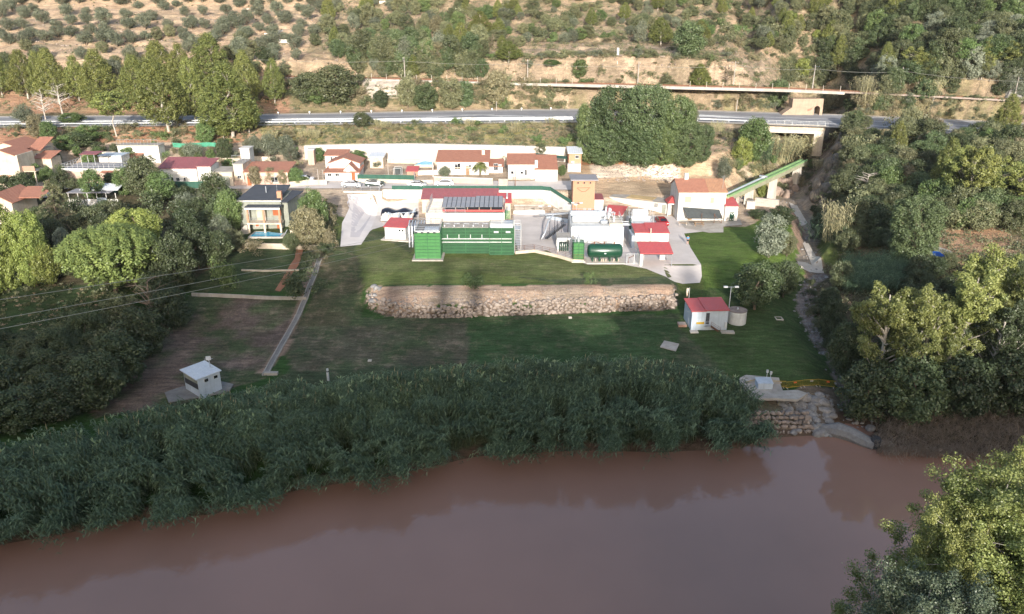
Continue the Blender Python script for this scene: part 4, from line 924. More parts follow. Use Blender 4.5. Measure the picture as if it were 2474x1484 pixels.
# solar canopy
m, t, bb = newmat('solar_cells'); v = coords(t); br = N(t, 'ShaderNodeTexBrick'); t.links.new(v, br.inputs['Vector']); br.offset = 0; br.inputs['Scale'].default_value = 1
br.inputs['Color1'].default_value = (.21,.21,.225,1); br.inputs['Color2'].default_value = (.24,.24,.255,1); br.inputs['Mortar'].default_value = (.30,.30,.31,1); br.inputs['Mortar Size'].default_value = .008; br.inputs['Brick Width'].default_value = .16; br.inputs['Row Height'].default_value = .16
t.links.new(br.outputs['Color'], bb.inputs['Base Color']); bb.inputs['Roughness'].default_value = .5; M['solar'] = m
so_ = Bld('solar_canopy', 'red framed canopy carrying two blocks of grey solar panels over the basin', 'canopy', (1068,515), (1218,515), Y=138.2, z=Hh+.02, h=1.0, depth=6.0)
mb = MB(); mb.box(0, so_.w, 0, .12, .0, .35); mb.box(0, .12, .12, 6, 0, .3); mb.box(so_.w-.12, so_.w, .12, 6, 0, .3); mb.build('beam', 'redmetal', so_.root)
[MB().tube([(x, y, 0), (x, y, z_)], .06, 4).build('post', 'cream', so_.root) for x in np.linspace(.3, so_.w-.3, 6) for y, z_ in ((.3, .78), (5.6, 1.45))]
mb = MB().box(.3, so_.w-.3, 1.0, 5.5, .01, .05); mb.build('floor', 'darkmetal', so_.root)
def solar(nm, x0, y0, nx, ny, pw, ph, z0, k):
    fr = empty(nm, (0,0,0)); fr.parent = so_.root; mbf = MB()
    for j in range(ny):
        for i in range(nx):
            xa = x0+i*pw; ya = y0+j*ph; q = [(xa+.07, ya+.06, z0+k*ya+.08), (xa+pw-.07, ya+.06, z0+k*ya+.08), (xa+pw-.07, ya+ph-.06, z0+k*(ya+ph)+.08), (xa+.07, ya+ph-.06, z0+k*(ya+ph)+.08)]
            MB().slab(q, .04).build('panel', 'solar', fr)
    xa, xb, ya, yb = x0, x0+nx*pw, y0, y0+ny*ph; MB().slab([(xa,ya,z0+k*ya+.045),(xb,ya,z0+k*ya+.045),(xb,yb,z0+k*yb+.045),(xa,yb,z0+k*yb+.045)], .04).build('panel_rail', 'darkmetal', fr)
sx = so_.w/13.2
solar('solar_array', -.1, .1, 7, 2, sx, 2.6, .78, .13); solar('solar_array', -.1+7*sx, -.1, 6, 2, sx, 2.85, .86, .13)
# dark red roofed shed behind
rs = Bld('plant_shed', 'long low shed with a dark red sheet roof behind the solar panels', 'shed', (1020,500), (1202,500), Y=159.0, z=.8, h=2.9, depth=4.0)
rs.walls('cream', 2.7); rs.shed('darkred', 2.8, 4.0, ov=.2)
sh2 = Bld('plant_shed', 'small shed with a brighter red roof right of the long dark red one', 'shed', (1203,505), (1233,505), Y=156.0, z=.8, h=2.6, depth=4.6)
sh2.walls('cream', 2.6); sh2.shed('redmetal', 2.7, 3.6, ov=.25); mb = MB(); mb.box(sh2.w-.9, sh2.w-.55, -5.5, 0, 1.6, 2.0); mb.box(sh2.w-.9, sh2.w-.55, -.05, 4.2, 2.1+1.5, 2.3+1.6); mb.build('duct', 'white', sh2.root)
# small hut on the left
hu = Bld('service_hut', 'small white hut with a red sloping roof beside the forward green tank', 'hut', (930.5,577.5), (980,580), z=.1, h=2.35, depth=4.2)
hu.walls('white2', 2.35); hu.shed('redmetal', 2.35, 2.95, ov=.22); 
for i, x in enumerate((2.0, 2.75, 3.35)): hu.win(x*hu.w/4.1, 1.55, .45 if i else .2, .5, bars=0)
hu.door(.9, 0, .9, 2.0, 'white2'); hu.door(1.6, 0, .9, 2.0, 'steel', 'right'); mb = MB(); mb.box(-.6, hu.w+3.2, -1.0, 4, -.35, .06); tag(mb.build('concrete_pad', 'concrete_pale', loc=hu.a), 'rough concrete strip in front of the small white hut', 'slab').rotation_euler = (0,0,hu.rz)
# covered pile of rolls
pl = Bld('covered_stockpile', 'pile of pale rolls and sacks under black plastic sheeting by the street wall', 'pile', (921,508), (1000,508), Y=152.5, z=.8, h=2, depth=4.5)
r = np.random.default_rng(5)
for i in range(16):
    x = .3+i*pl.w/17; mb = MB(); rr = r.uniform(.28,.42); mb.tube([(x, -.2+r.normal()*.1, -.1), (x+r.normal()*.2, .25, .45), (x+r.normal()*.3, .7, 1.1+.3*r.random())], [rr, rr, rr*.7], 8)
    mb.build('sack', ('concrete_pale', 'white', 'blueplaster', 'cream', 'steel')[i % 5], pl.root, smooth=True)
mb = MB(); n = 14
xs = np.linspace(-.1, pl.w+.3, n); prof = [(.3,.7),(.8,1.35),(1.8,1.75),(3.2,1.6),(4.4,.0)]
mb.v = [(x, y+.15*math.sin(x*2), z*(1+.15*math.sin(x*1.7))*(1-.35*max(0, x/pl.w-.7)*2)) for x in xs for y, z in prof]; mb.f = [(i*5+j, (i+1)*5+j, (i+1)*5+j+1, i*5+j+1) for i in range(n-1) for j in range(4)]
mb.build('plastic_cover', 'blacktarp', pl.root, smooth=True)
mb = MB(); mb.tube([(.2,.25,1.0),(3.5,.3,1.35),(7,.9,1.5)], .05, 5); mb.tube([(6.6,3,1.7),(5.9,.2,.5)], .2, 6); mb.build('tie_rope', 'blueplaster', pl.root)
# street retaining wall with green screen
sw = [P(1,1,1)]*0
wl = [(XU(925,163.8,3.2), 163.6), (XU(1310,163.8,3.2), 163.4), (XU(1330,163.0,3.2), 162.6), (XU(1384,158.5,2), 157.2)]
r0 = empty('street_wall', (wl[0][0], wl[0][1], 1.0), 0, 'long white retaining wall between the plant and the street', 'wall')
mb = MB(); mg = MB(); mp = MB()
tops = [4.55, 4.5, 4.45, 2.6]
for i in range(3):
    a, b = wl[i], wl[i+1]; o = (wl[0][0], wl[0][1]); q = lambda p, dy: (p[0]-o[0], p[1]-o[1]+dy)
    A0, A1, B0, B1 = q(a, 0), q(a, .35), q(b, 0), q(b, .35)
    mb.hexa([(*A0,-1.6),(*B0,-1.6),(*B1,-1.6),(*A1,-1.6)], [(*A0,tops[i]-1),(*B0,tops[i+1]-1),(*B1,tops[i+1]-1),(*A1,tops[i]-1)])
mb.build('wall', 'white', r0)
r1 = empty('screen_fence', (wl[0][0]+2, wl[0][1]+.18, 4.5), 0, 'dark green fabric screen fence along the top of the white street wall', 'fence'); n = 0
for i in range(3):
    a, b = wl[i], wl[i+1]; o = (wl[0][0]+2, wl[0][1]+.18); ax = a[0]+(2 if i == 0 else 0)
    p0 = (ax-o[0], a[1]+.18-o[1]); p1 = (b[0]-o[0], b[1]+.18-o[1]); za, zb = tops[i]-4.5, tops[i+1]-4.5
    MB().hexa([(p0[0],p0[1]-.015,za+.05),(p1[0],p1[1]-.015,zb+.05),(p1[0],p1[1]+.015,zb+.05),(p0[0],p0[1]+.015,za+.05)], [(p0[0],p0[1]-.015,za+.85),(p1[0],p1[1]-.015,zb+.9),(p1[0],p1[1]+.015,zb+.9),(p0[0],p0[1]+.015,za+.85)]).build('screen', 'greenfab', r1)
    k = max(1, int(math.hypot(p1[0]-p0[0], p1[1]-p0[1])/2.5))
    for j in range(k): t__ = j/k; x = p0[0]+(p1[0]-p0[0])*t__; y = p0[1]+(p1[1]-p0[1])*t__; z = za+(zb-za)*t__; MB().tube([(x,y+.05,z-.1),(x,y+.05,z+1.0)], .03, 4).build('post', 'steel', r1)
# stepped planters in front of that wall
for i, (u0, v0, u1, v1, hh, Y) in enumerate([(1240,514,1316,515,1.0,158.6),(1318,520,1372,533,.7,156.0)]):
    pb = Bld('planter_wall', ('low white wall of the upper terrace in front of the street wall', 'short pale sloping wall beside the stepped terrace and the yard stairs')[i], 'wall', (u0,v0), (u1,v1), Y=Y, Y2=Y-(0 if i == 0 else 3.6), z=.1, h=hh, depth=.3)
    pb.walls('white' if i == 0 else 'blueplaster', 1.1 if i == 0 else .8, z0=-.4)
    pb.box('terrace_slab', 'concrete', 0.05, pb.w-.05, .3, 2.4, -.3, .95 if i == 0 else .7); mb = MB()
    for k in range(3): mb.box(.1, pb.w-.1, .9+k*.75, 1.05+k*.75, .9, 1.25+.28*k)
    mb.build('kerb', 'concrete', pb.root); mb = MB(); railing(mb, [(.2,.2,1.1),(pb.w-.2,.2,1.1)], .9, .025); mb.build('railing', 'rust', pb.root)
# brick tower
tw = Bld('brick_tower', 'tall plain orange rendered transformer tower with a grey overhanging slab roof', 'tower', (1382,520), (1434,520), Y=156, z=.9, vt=436, depth=4.6)
tw.walls('brick'); tw.box('plinth', 'cream', -.06, tw.w+.06, -.06, 4.66, -.3, .9)
tw.box('roof', 'grey_roof', -.55, tw.w+.6, -.5, 5.1, tw.h, tw.h+.22)
for i, x in enumerate((1.0, 2.25, 3.5)):
    mb = MB(); mb.lathe([(.05,0),(.16,.06),(.05,.12),(.16,.18),(.05,.24),(.14,.3)], n=8); o = mb.build('insulator', 'darkmetal', tw.root, loc=(x, -.2, tw.h-.55)); o.rotation_euler = (.9, 0, 0)
mb = MB(); pts = [(.9+2.4*t/8, -.1, tw.h-1.6-.75*math.sin(math.pi*t/8)) for t in range(9)]; mb.tube(pts, .035, 5); mb.tube([(.8,-.1,tw.h-1.55),(3.5,-.1,tw.h-1.5)], .03, 4); mb.build('cable', 'rust', tw.root)
tw.win(2.3, 1.1, .5, .4, bars=0, pane='greyplaster'); tw.win(3.3, 1.1, .5, .4, bars=0, pane='greyplaster')
ta = Bld('annex', 'small white annex with a brownish flat roof against the right side of the brick tower', 'building', (1434.5,521), (1456,521), Y=156.3, z=.6, vt=483, depth=4.2)
ta.walls('white'); ta.shed('darkred', ta.h, ta.h+.25, ov=.08)
# red lean-to
rl = Bld('lean_to', 'open lean-to with a bright red sheet roof beside the brick tower', 'shelter', (1456,528), (1500,535), Y=150.3, Y2=149.0, z=.2, h=2.4, depth=4.6)
rl.shed('redmetal', 2.45, 3.1, ov=.15); mb = MB(); [mb.tube([(x,y,-.1),(x,y,2.4+.12*y)], .06, 4) for x in (.1, rl.w-.1) for y in (.1, 4.4)]; mb.build('post', 'steel', rl.root); rl.box('wall', 'white', 0, rl.w, 4.45, 4.6, -.1, 2.9)
# long low white building
lb = Bld('low_building', 'long low white building with a flat gravel roof and vent grilles', 'building', (1471,505), (1619,519.5), Y=165.0, Y2=158.4, z=.5, h=2.15, depth=4.2)
lb.walls('white'); lb.box('roof', 'concrete', -.1, lb.w+.1, -.1, 4.3, lb.h, lb.h+.12); lb.box('gravel_bed', 'yellowmoss', lb.w*.26, lb.w*.68, .6, 3.8, lb.h+.12, lb.h+.2)
mb = MB(); [mb.box(lb.ux(1579)+i*.28, lb.ux(1579)+i*.28+.2, -.04, -.005, 1.15+k*.22, 1.30+k*.22) for i in range(3) for k in range(4)]; mb.build('vent_grille', 'darkmetal', lb.root)
lb.door(lb.ux(1597.5), 0, .85, 1.85, 'greyplaster'); mb = MB(); [mb.box(x-.03, x+.03, -.03, -.002, .0, 2.1) for x in (lb.w*.2, lb.w*.33, lb.w*.46)]; mb.build('downpipe', 'steel', lb.root)
ar = Bld('porch', 'small red hipped porch between the low building and the two-storey house', 'porch', (1612,500), (1634,500), Y=157.6, z=.4, h=2.5, depth=3.2)
ar.box('lintel', 'white2', 0, ar.w, 0, .15, 2.3, 2.6); ar.box('wall', 'white', 0, .15, .15, 3.2, -.3, 2.6)
w_, d_ = ar.w, 3.4; MB().add([(-.2,-.2,2.62),(w_,-.2,2.62),(w_,d_,2.62),(-.2,d_,2.62),(w_*.5,1.2,3.7),(w_,1.2,3.7),(w_,2.6,3.7),(w_*.5,2.6,3.7)], [(0,1,5,4),(0,4,7,3),(4,5,6,7),(1,2,6,5),(2,3,7,6),(3,2,1,0)]).build('roof', 'redmetal', ar.root)
# two-storey white house
wh = Bld('white_house', 'two-storey white house with a tiled roof, one half of it paler', 'house', (1635,531.7), (1748,533.5), Y=154.3, z=.3, vt=464.5, depth=8.5)
wh.walls('white'); s2 = wh.w*.60; zr = wh.vz(433, 4.6)
wh.gable('tile', wh.h, zr, x1=s2, ry=4.6, ov=.22); wh.gable('tile_pale', wh.h, zr, x0=s2+.45, ry=4.6, ov=.22)
mb = MB().box(wh.ux(1661)-.4, wh.ux(1661)+.4, 4.2, 5.0, wh.h, zr+1.2); mb.build('chimney', 'white', wh.root)
mb = MB().box(-.02, wh.w+.02, -.12, -.02, wh.h-.12, wh.h+.02); mb.build('gutter', 'tile', wh.root)
for u0, u1, v0, v1 in ((1654.5,1669.7,475,489.3),(1716.6,1725.2,478,491.2)): wh.win(wh.ux(u0,5), wh.vz(v1), wh.ux(u1,5)-wh.ux(u0,5), wh.vz(v0)-wh.vz(v1), frame='shutter', pane='shutter')
x0 = wh.ux(1651,3); x1 = wh.ux(1738,3)
MB().slab([(x0+.6,-2.4,wh.vz(527.5,-2.4)),(x1+.2,-2.5,wh.vz(528,-2.4)),(x1,-.05,wh.vz(506.5)),(x0-.2,-.05,wh.vz(500.5))], .05).build('awning', 'darkfab', wh.root)
mb = MB(); [mb.tube([(x,-2.35,-.3),(x,-2.35,2.0)], .045, 4) for x in (x0+3.3, x0+5.9, x1+.05)]; mb.tube([(x1-1.6,-2.3,1.9),(x1-.1,-2.35,.0)], .03, 4); mb.build('awning_post', 'rust', wh.root)
wh.door(x0+1, 0, .9, 2.0, 'wood'); wh.win(x0+3, .9, 1.2, 1.1)
mb = MB(); mb.tube([(wh.w-.6,1,wh.h+.3),(wh.w-.6,1,wh.h+3.2)], .03, 4); [mb.tube([(wh.w-1.1+.1*k,1,wh.h+3.0-.25*k),(wh.w-.1-.1*k,1.2,wh.h+3.0-.25*k)], .02, 4) for k in range(3)]; mb.build('antenna', 'steel', wh.root)
an = Bld('annex', 'small white annex with red roof and green door beside the two-storey house', 'building', (1749,534), (1779.5,535.5), Y=153.5, z=.3, vt=499, depth=4.4)
an.walls('white'); an.shed('redmetal', an.h, an.h+.75, ov=.12); an.door(an.ux(1760.8), .1, an.ux(1771.4)-an.ux(1760.8), 1.75, 'cylgreen')
mb = MB(); [mb.box(an.ux(1762.4)+dx, an.ux(1762.4)+dx+.2, -.075, -.052, z_, z_+.2) for dx, z_ in ((.0,1.5),(.45,1.5),(.22,1.3),(0,.3),(.45,.3))]; mb.build('door_sign', 'white2', an.root)
# white process building with cylinders on top
pb = Bld('process_building', 'bare white process building with a large silver pipe and white cylinder on its deck', 'building', (1379,586), (1480,586), Y=135.9, z=.9, vt=548, depth=8.6)
pb.walls('white2', z0=-1.2); p2 = pb.ux(1506); pb.box('wall', 'white2', pb.w+.01, p2, .5, 7, -1.0, pb.h-.25)
def cyl_x(b, name, m, x0, x1, y, z, r, n=18, caps=True):
    mb = MB(); k = [(x0, r*.55), (x0+.12, r*.9), (x0+.25, r), (x1-.25, r), (x1-.12, r*.9), (x1, r*.55)]
    mb.tube([(a, y, z) for a, _ in k], [c for _, c in k], n); return mb.build(name, m, b.root, smooth=True)
cyl_x(pb, 'silver_pipe', 'pipe', .1, pb.ux(1471,3), 6.6, pb.h+.75, .62); cyl_x(pb, 'white_cylinder', 'white2', .3, pb.ux(1456,3), 3.2, pb.h+.62, .62)
cyl_x(pb, 'filter_drum', 'steel', pb.ux(1452,3), pb.ux(1470,3), 1.6, pb.h+.45, .45)
mb = MB(); [mb.tube([(x,6.6,pb.h+.75),(x+.06,6.6,pb.h+.75)], .68, 14) for x in np.linspace(.8, pb.ux(1465,3), 6)]; mb.build('pipe_band', 'steel', pb.root)
mb = MB(); railing(mb, [(.1,8.4,pb.h),(.1,.15,pb.h)], 1.0); railing(mb, [(.1,8.4,pb.h),(pb.w,8.4,pb.h)], 1.3); mb.build('railing', 'steel', pb.root)
mb = MB(); [mb.box(x, x+.3, y, y+.3, pb.h, pb.h+z_) for x, y, z_ in ((pb.w-.9,6,2.2),(pb.w-.2,6.4,1.9),(pb.w-.6,4.4,1.5),(pb.w+.2,2.2,1.4),(pb.w+.1,7,1.6))]
for k in range(7): mb.tube([(pb.w-1+.3*k, 5.4+.3*(k%3), pb.h), (pb.w-1+.3*k, 5.4+.3*(k%3), pb.h+1.2+.2*(k%2)), (pb.w+1.0, 5.6, pb.h+1.1)], .08, 5)
mb.build('pipework', 'steel', pb.root)
mb = MB().box(p2-2.6, p2-.2, .9, 6.4, pb.h-.25, pb.h+.35); mb.build('rooftop_plinth', 'cream', pb.root)
mb = MB(); railing(mb, [(p2-2.6,.9,pb.h+.35),(p2-.2,.9,pb.h+.35),(p2-.2,6.4,pb.h+.35)], .9); mb.build('railing', 'white2', pb.root)
mb = MB().box(p2-1.1, p2-.3, .3, .5, .9, 1.5); mb.build('control_box', 'cream', pb.root); mb = MB(); mb.tube([(p2-2.7,.0,-.2),(p2-2.7,.0,pb.h)], .04, 4); mb.tube([(1.9,-.1,0),(1.9,-.1,pb.h-.3)], .04, 4); mb.build('downpipe', 'steel', pb.root)
# pipe bridge to the left of it
pg = Bld('pipe_bridge', 'bent silver duct and steel stair left of the white process building', 'pipework', (1340,575), (1378,575), Y=140, z=.1, h=4, depth=4)
mb = MB(); mb.tube([(2.7,3.5,4.4),(-.2,3.2,4.2),(-1.2,1.8,3.2),(-1.9,.2,1.4),(-2.6,-.6,.4)], [.2,.2,.2,.18,.15], 8); mb.tube([(-3,4,3.9),(3,4,4.3)], .2, 8); mb.build('duct', 'steel', pg.root, smooth=True)
mb = MB(); [mb.tube([(x,y,0),(x+.1,y,3.8)], .05, 4) for x, y in ((-1,2),(0,3.4),(1.4,3.4),(2.4,1),(0.4,.6))]; [mb.box(-1.8+.25*i, -1.2+.25*i, .4, 1.3, .2+.2*i, .25+.2*i) for i in range(14)]; railing(mb, [(-1.8,.4,.3),(1.6,.4,3.0)], .9, .025); mb.build('steel_stair', 'darkmetal', pg.root)
po = Bld('pump_bay', 'open white framed pump bay with dark pipes left of the process building', 'shelter', (1345,603), (1378,603), Y=133.2, z=-.1, h=2.7, depth=4)
mb = MB(); mb.box(0, po.w, 0, .3, 2.3, 2.65); mb.box(0, .3, 0, .3, -.3, 2.3); mb.box(po.w-.3, po.w, 0, .3, -.3, 2.3); mb.box(0, po.w, 3.7, 4, -.3, 2.6); mb.build('frame', 'white2', po.root)
mb = MB().box(0, po.w, .3, 3.7, 2.55, 2.65); mb.build('roof', 'concrete', po.root)
mb = MB(); [mb.tube([(.5+.35*i, .6, 0), (.5+.35*i, .7, 1.0+.2*(i%3)), (.7+.3*i, 2.4, 1.2)], .12, 6) for i in range(5)]; mb.build('pump', 'cylgreen', po.root)
# front low terrace wall under these machines
tq = [P(1245,614,-.05), P(1290,610,-.05), P(1345,622,-.05), P(1385,634,-.05), P(1410,635,-.05)]
rt = empty('terrace_wall', tq[0], 0, 'low pale wall with railing below the pump bay', 'wall'); mb = MB(); mr = MB()
for a, b in zip(tq[:-1], tq[1:]):
    d = (b-a).normalized(); n_ = Vector((-d.y, d.x, 0))*.25; A_, B_ = a-tq[0], b-tq[0]; hh = Vector((0,0,.5)); dn = Vector((0,0,-.5))
    mb.hexa([A_+dn, B_+dn, B_+n_+dn, A_+n_+dn], [A_+hh, B_+hh, B_+n_+hh, A_+n_+hh]); railing(mr, [A_+n_*.5+hh, B_+n_*.5+hh], .9, .025)
mb.build('wall', 'cream', rt); mr.build('railing', 'rust', rt)
# small green tank
sg = grid_tank('green_tank', 'narrow light green ribbed tank with pale equipment on top, left of the horizontal cylinder', (1384.6,631.6), (1409,631.6), 127.4, 0, 588, 2.4, 'tankgreen2', G_, 2, 6)
mb = MB(); railing(mb, [(-.4,2.3,sg.h),(-.4,.1,sg.h),(sg.w,.1,sg.h),(sg.w,2.3,sg.h)], .9, .025); mb.build('railing', 'steel', sg.root)
mb = MB(); mb.lathe([(.3,sg.h),(.3,sg.h+.7),(.1,sg.h+.9),(.1,sg.h+1.3)], .9, 1.2, 10); mb.lathe([(.15,sg.h),(.15,sg.h+.9)], .3, .8, 8); mb.build('mixer', 'steel', sg.root)
mb = MB().box(-.3, sg.w+.3, -.3, 2.6, -.4, .1); tag(mb.build('concrete_pad', 'concrete_pale', loc=sg.a), 'small concrete pad under the narrow green tank', 'slab')
# dark green horizontal cylinder
cy = Bld('storage_cylinder', 'dark green horizontal steel storage cylinder on low saddles', 'tank', (1419,636), (1504,636), Y=126.8, z=.05, h=2.7, depth=2.5)
R_ = 1.22; kx = cy.w; pr = [(0,.15),(.02,.6),(.12,.95),(.3,1.12),(.5,R_),(kx-.5,R_),(kx-.3,1.12),(kx-.12,.95),(kx-.02,.6),(kx,.15)]
mb = MB(); mb.tube([(a,1.25,1.75) for a,_ in pr], [c for _,c in pr], 28); mb.build('body', 'cylgreen', cy.root, smooth=True)
for x in (.9, 2.1, 3.9, 5.1): MB().box(x-.12, x+.12, .5, 2.0, 0, .85).build('saddle', 'cylgreen', cy.root)
mb = MB(); mb.tube([(.6,1.2,3.0),(1.5,1.2,3.35),(2.6,1.2,2.95)], .05, 5); [mb.tube([(x,1.25,2.9),(x,1.25,3.35)], .12, 8) for x in (1.2,2.9,4.6)]; mb.tube([(.5,1.6,3.2),(5.6,1.6,3.2)], .035, 4); mb.build('valve', 'rust', cy.root)
mb = MB(); [mb.tube([(x,.6,.05),(x,.55,.5)], .1, 7) for x in (1.4,2.5,2.8,3.2,4.6,5.4)]; mb.build('outlet', 'cream', cy.root)
MB().box(kx/2-.2, kx/2+.12, -.0, .02, 1.5, 1.7).build('name_plate', 'white2', cy.root)
mb = MB().box(-.2, kx+.4, -.5, 3.2, -.5, .0); tag(mb.build('concrete_pad', 'concrete_pale', loc=cy.a), 'concrete slab under the dark green storage cylinder', 'slab')
# fence panels right of it
fp = Bld('pipe_gate', 'white framed gate panels between the storage cylinder and the red carport', 'gate', (1513,640), (1549,640), Y=126.0, z=0, h=2, depth=.1)
mb = MB(); [mb.tube([(x,0,-.1),(x,0,1.9)], .05, 4) for x in np.linspace(0, fp.w, 3)]; [mb.tube([(0,0,z_),(fp.w,0,z_)], .04, 4) for z_ in (.05,1.85)]; [mb.tube([(x,0,.05),(x,0,1.85)], .015, 3) for x in np.linspace(0, fp.w, 14)]; mb.build('gate_panel', 'white2', fp.root)
mb = MB(); mb.tube([(.4,.8,0),(.5,.8,.9),(1.4,.9,1.3)], .09, 6); mb.build('pipe', 'rust', fp.root)
# red roof white building + carport
rw = Bld('pump_house', 'white pump house with a flat bright red roof in two parts, above the red carport', 'building', (1532,600), (1612.5,600), Y=135.6, z=0, vt=563, depth=4.4)
rw.walls('white'); rw.shed('redmetal', rw.h, rw.h+.45, x1=rw.w*.38, ov=.12); rw.shed('redmetal', rw.h-.05, rw.h+.60, x0=rw.w*.38+.05, ov=.16)
rw.box('wall', 'blueplaster', -.55, -.02, 0, 4.4, -.2, 2.3); mb = MB(); mb.tube([(rw.w*.46,-.12,.1),(rw.w*.46,-.12,rw.h+.9)], .09, 7); mb.build('flue', 'cream', rw.root); rw.win(.55, 1.9, .35, .35, bars=0, pane='steel')
rp = Bld('raised_platform', 'white raised platform with a white box unit and railings behind the pump house', 'platform', (1524,578), (1577,578), Y=141.5, z=.2, h=3.0, depth=6.0)
rp.walls('white2', 2.8); cyl_x(rp, 'white_unit', 'white2', .5, rp.w-.5, 4.2, 3.75, .85, 14); rp.box('unit_frame', 'steel', .3, rp.w-.3, 2.6, 2.75, 2.8, 3.6)
mb = MB(); railing(mb, [(.1,.1,2.8),(.1,5.8,2.8),(rp.w-.1,5.8,2.8),(rp.w-.1,.1,2.8)], 1.9, .035); mb.build('railing', 'white2', rp.root)
rp2 = Bld('pipe_rack', 'grey pipe rack and dark duct between the two white plant buildings', 'pipework', (1500,600), (1524,600), Y=140.5, z=.1, h=3.0, depth=5)
mb = MB(); [mb.tube([(.2,y,2.6),(2.6,y,2.6)], .1, 6) for y in (1,1.5,2,3.5)]; [mb.tube([(x,y,0),(x,y,3.2)], .05, 4) for x in (.2,2.5) for y in (.9,4)]; mb.build('pipe', 'steel', rp2.root); mb = MB(); mb.tube([(2.2,4,3.0),(1.9,2,2.4),(1.8,.6,1.2),(1.8,.4,0)], .28, 8); mb.build('duct', 'cylgreen', rp2.root)
cp = Bld('carport', 'open carport with a ribbed bright red roof and white side walls', 'carport', (1552,643), (1622,643), Y=125.0, z=0, h=2.2, depth=3.8)
cp.shed('redmetal', 2.2, 2.95, ov=.2, x0=-.35, x1=cp.w-.1); cp.box('fascia', 'darkmetal', .1, cp.w-.1, .05, .15, 1.95, 2.19); mb = MB(); [mb.tube([(x,y,-.1),(x,y,2.1+.2*y)], .06, 4) for x in (.05, cp.w-.05) for y in (.0, 3.7)]; mb.build('post', 'steel', cp.root)
cp.box('side_wall', 'white', -.5, .0, .2, 3.8, -.1, 2.15); cp.box('side_wall', 'white', cp.w-1.4, cp.w-.5, 3.6, 3.75, -.1, 2.4); cp.box('side_wall', 'white', .1, .8, 3.6, 3.75, -.1, 2.4)
# light masts in the plant
def mast(u, v, Y, z, vtop, label, heads=2, name='lamp_post', cat='lamp post', panel=False, group=None, boxy=False):
    x = XU(u, Y, z); h = ztop(Y, vtop)-z; r_ = empty(name, (x, Y, z), 0, label, cat, group)
    mb = MB(); mb.tube([(0,0,-.1),(0,0,h)], [.075,.05], 6); mb.build('pole', 'steel', r_)
    mb = MB(); mb.tube([(-.55,0,h-.05),(.55,0,h-.05)], .03, 4); mb.build('arm', 'steel', r_)
    for i in range(heads):
        s_ = -1 if i == 0 else 1; mb = MB(); 
        if heads == 1: mb.box(-.3, .3, -.1, .05, h-.2, h+.3)
        else: mb.box(s_*.85-.3, s_*.85+.3, -.15, .15, h-.12, h+.1)
        mb.build('lamp_head', 'white2', r_)
    return r_
mast(1316,500,142.0,4.6+2.2,498,'thin twin-headed lamp on the front edge of the concrete basin')
mast(1376,548,137.2,.1,494,'tall white twin-headed floodlight mast at the corner of the process building')
mast(1392,520,152.5,1,490,'short dark twin lamp against the base of the brick tower')
mast(917,480,161.5,3.4,440.5,'tall thin lamp post beside the ramp and the street screen', 1)
# ---- lower hut with cylinder ----
lh = Bld('pump_hut', 'white pump hut with ribbed red roof and raised door on the lower lawn', 'hut', (1668,798.5), (1754.5,796.5), z=-4.05, h=3.0, depth=4.1)
lh.a.z = -4.05; lh.walls('blueplaster', 3.0, z0=-.8); o, w = lh.shed('redmetal', 3.02, 3.42, ov=.18, x1=lh.ux(1703,3)-.02); lh.shed('redmetal', 3.10, 3.50, ov=.18, x0=lh.ux(1703,3)+.22)
dx = lh.ux(1704,1.5); lh.box('dark_doorway_panel', 'darkmetal', dx, dx+.55, -.03, .01, .95, 2.75); mb = MB(); railing(mb, [(dx-.1,-.55,.85),(dx+.7,-.55,.85)], .8, .02); mb.build('railing', 'steel', lh.root)  # solid dark panel on the wall stands for the dim doorway
lh.box('door_platform', 'steel', dx-.1, dx+.7, -.6, -.01, .75, .85)
mb = MB(); [mb.box(dx+.7+.2*i, dx+.95+.2*i, -.6, -.05, .66-.14*i, .74-.14*i) for i in range(7)]; railing(mb, [(dx+.7,-.6,.75),(dx+2.2,-.6,-.25)], .8, .02); mb.build('stair', 'rust', lh.root)
lh.box('sign', 'yellow', lh.ux(1680), lh.ux(1698.7), -.05, -.01, 1.0, 1.32); lh.box('sign_border', 'white2', lh.ux(1680), lh.ux(1698.7), -.05, -.012, 1.33, 1.42)
lh.box('control_cabinet', 'white2', lh.ux(1748), lh.ux(1753), -.3, -.01, .35, 1.25); mb = MB(); mb.tube([(-.15,1,.2),(-.15,1,2.6),(-.5,1,2.7)], .03, 4); mb.build('shower_pipe', 'steel', lh.root)
mb = MB(); mb.box(-.2, 1.0, -.9, -.02, -.4, .05); tag(mb.build('concrete_pad', 'concrete_pale', loc=lh.a), 'small pale slab with a drain hole at the left foot of the pump hut', 'slab'); mb = MB(); mb.box(lh.ux(1738), lh.ux(1769), -.9, -.02, -.4, .04); tag(mb.build('concrete_pad', 'concrete', loc=lh.a), 'pale slab at the foot of the pump hut stairs', 'slab')
mb = MB(); mb.box(-1.6,-.4,1,2.2,-.5,.5); tag(mb.build('valve_chamber', 'brick2', loc=lh.a), 'low brick chamber left of the pump hut', 'chamber')
q = P(1780.5,784,-4.1); ct = empty('round_tank', (q.x, q.y+.6, -4.1), 0, 'squat white cylindrical tank with a stained grey lid beside the pump hut', 'tank')
mb = MB(); mb.lathe([(1.4,-.5),(1.4,2.1)], n=36); mb.build('wall', 'white2', ct, smooth=False); mb = MB(); mb.lathe([(1.43,2.1),(1.43,2.2),(.1,2.28)], n=36); mb.build('lid', surf('stained_slab', (.30,.24,.21), (.14,.12,.11), sc=1.2, streak=False), ct); mb = MB(); mb.lathe([(.12,2.28),(.12,2.5)], n=10); mb.build('vent', 'steel', ct)
mast(1757.5,765,lh.a.y+3.9,-3.8,693,'tall floodlight pole with two white heads behind the round tank')
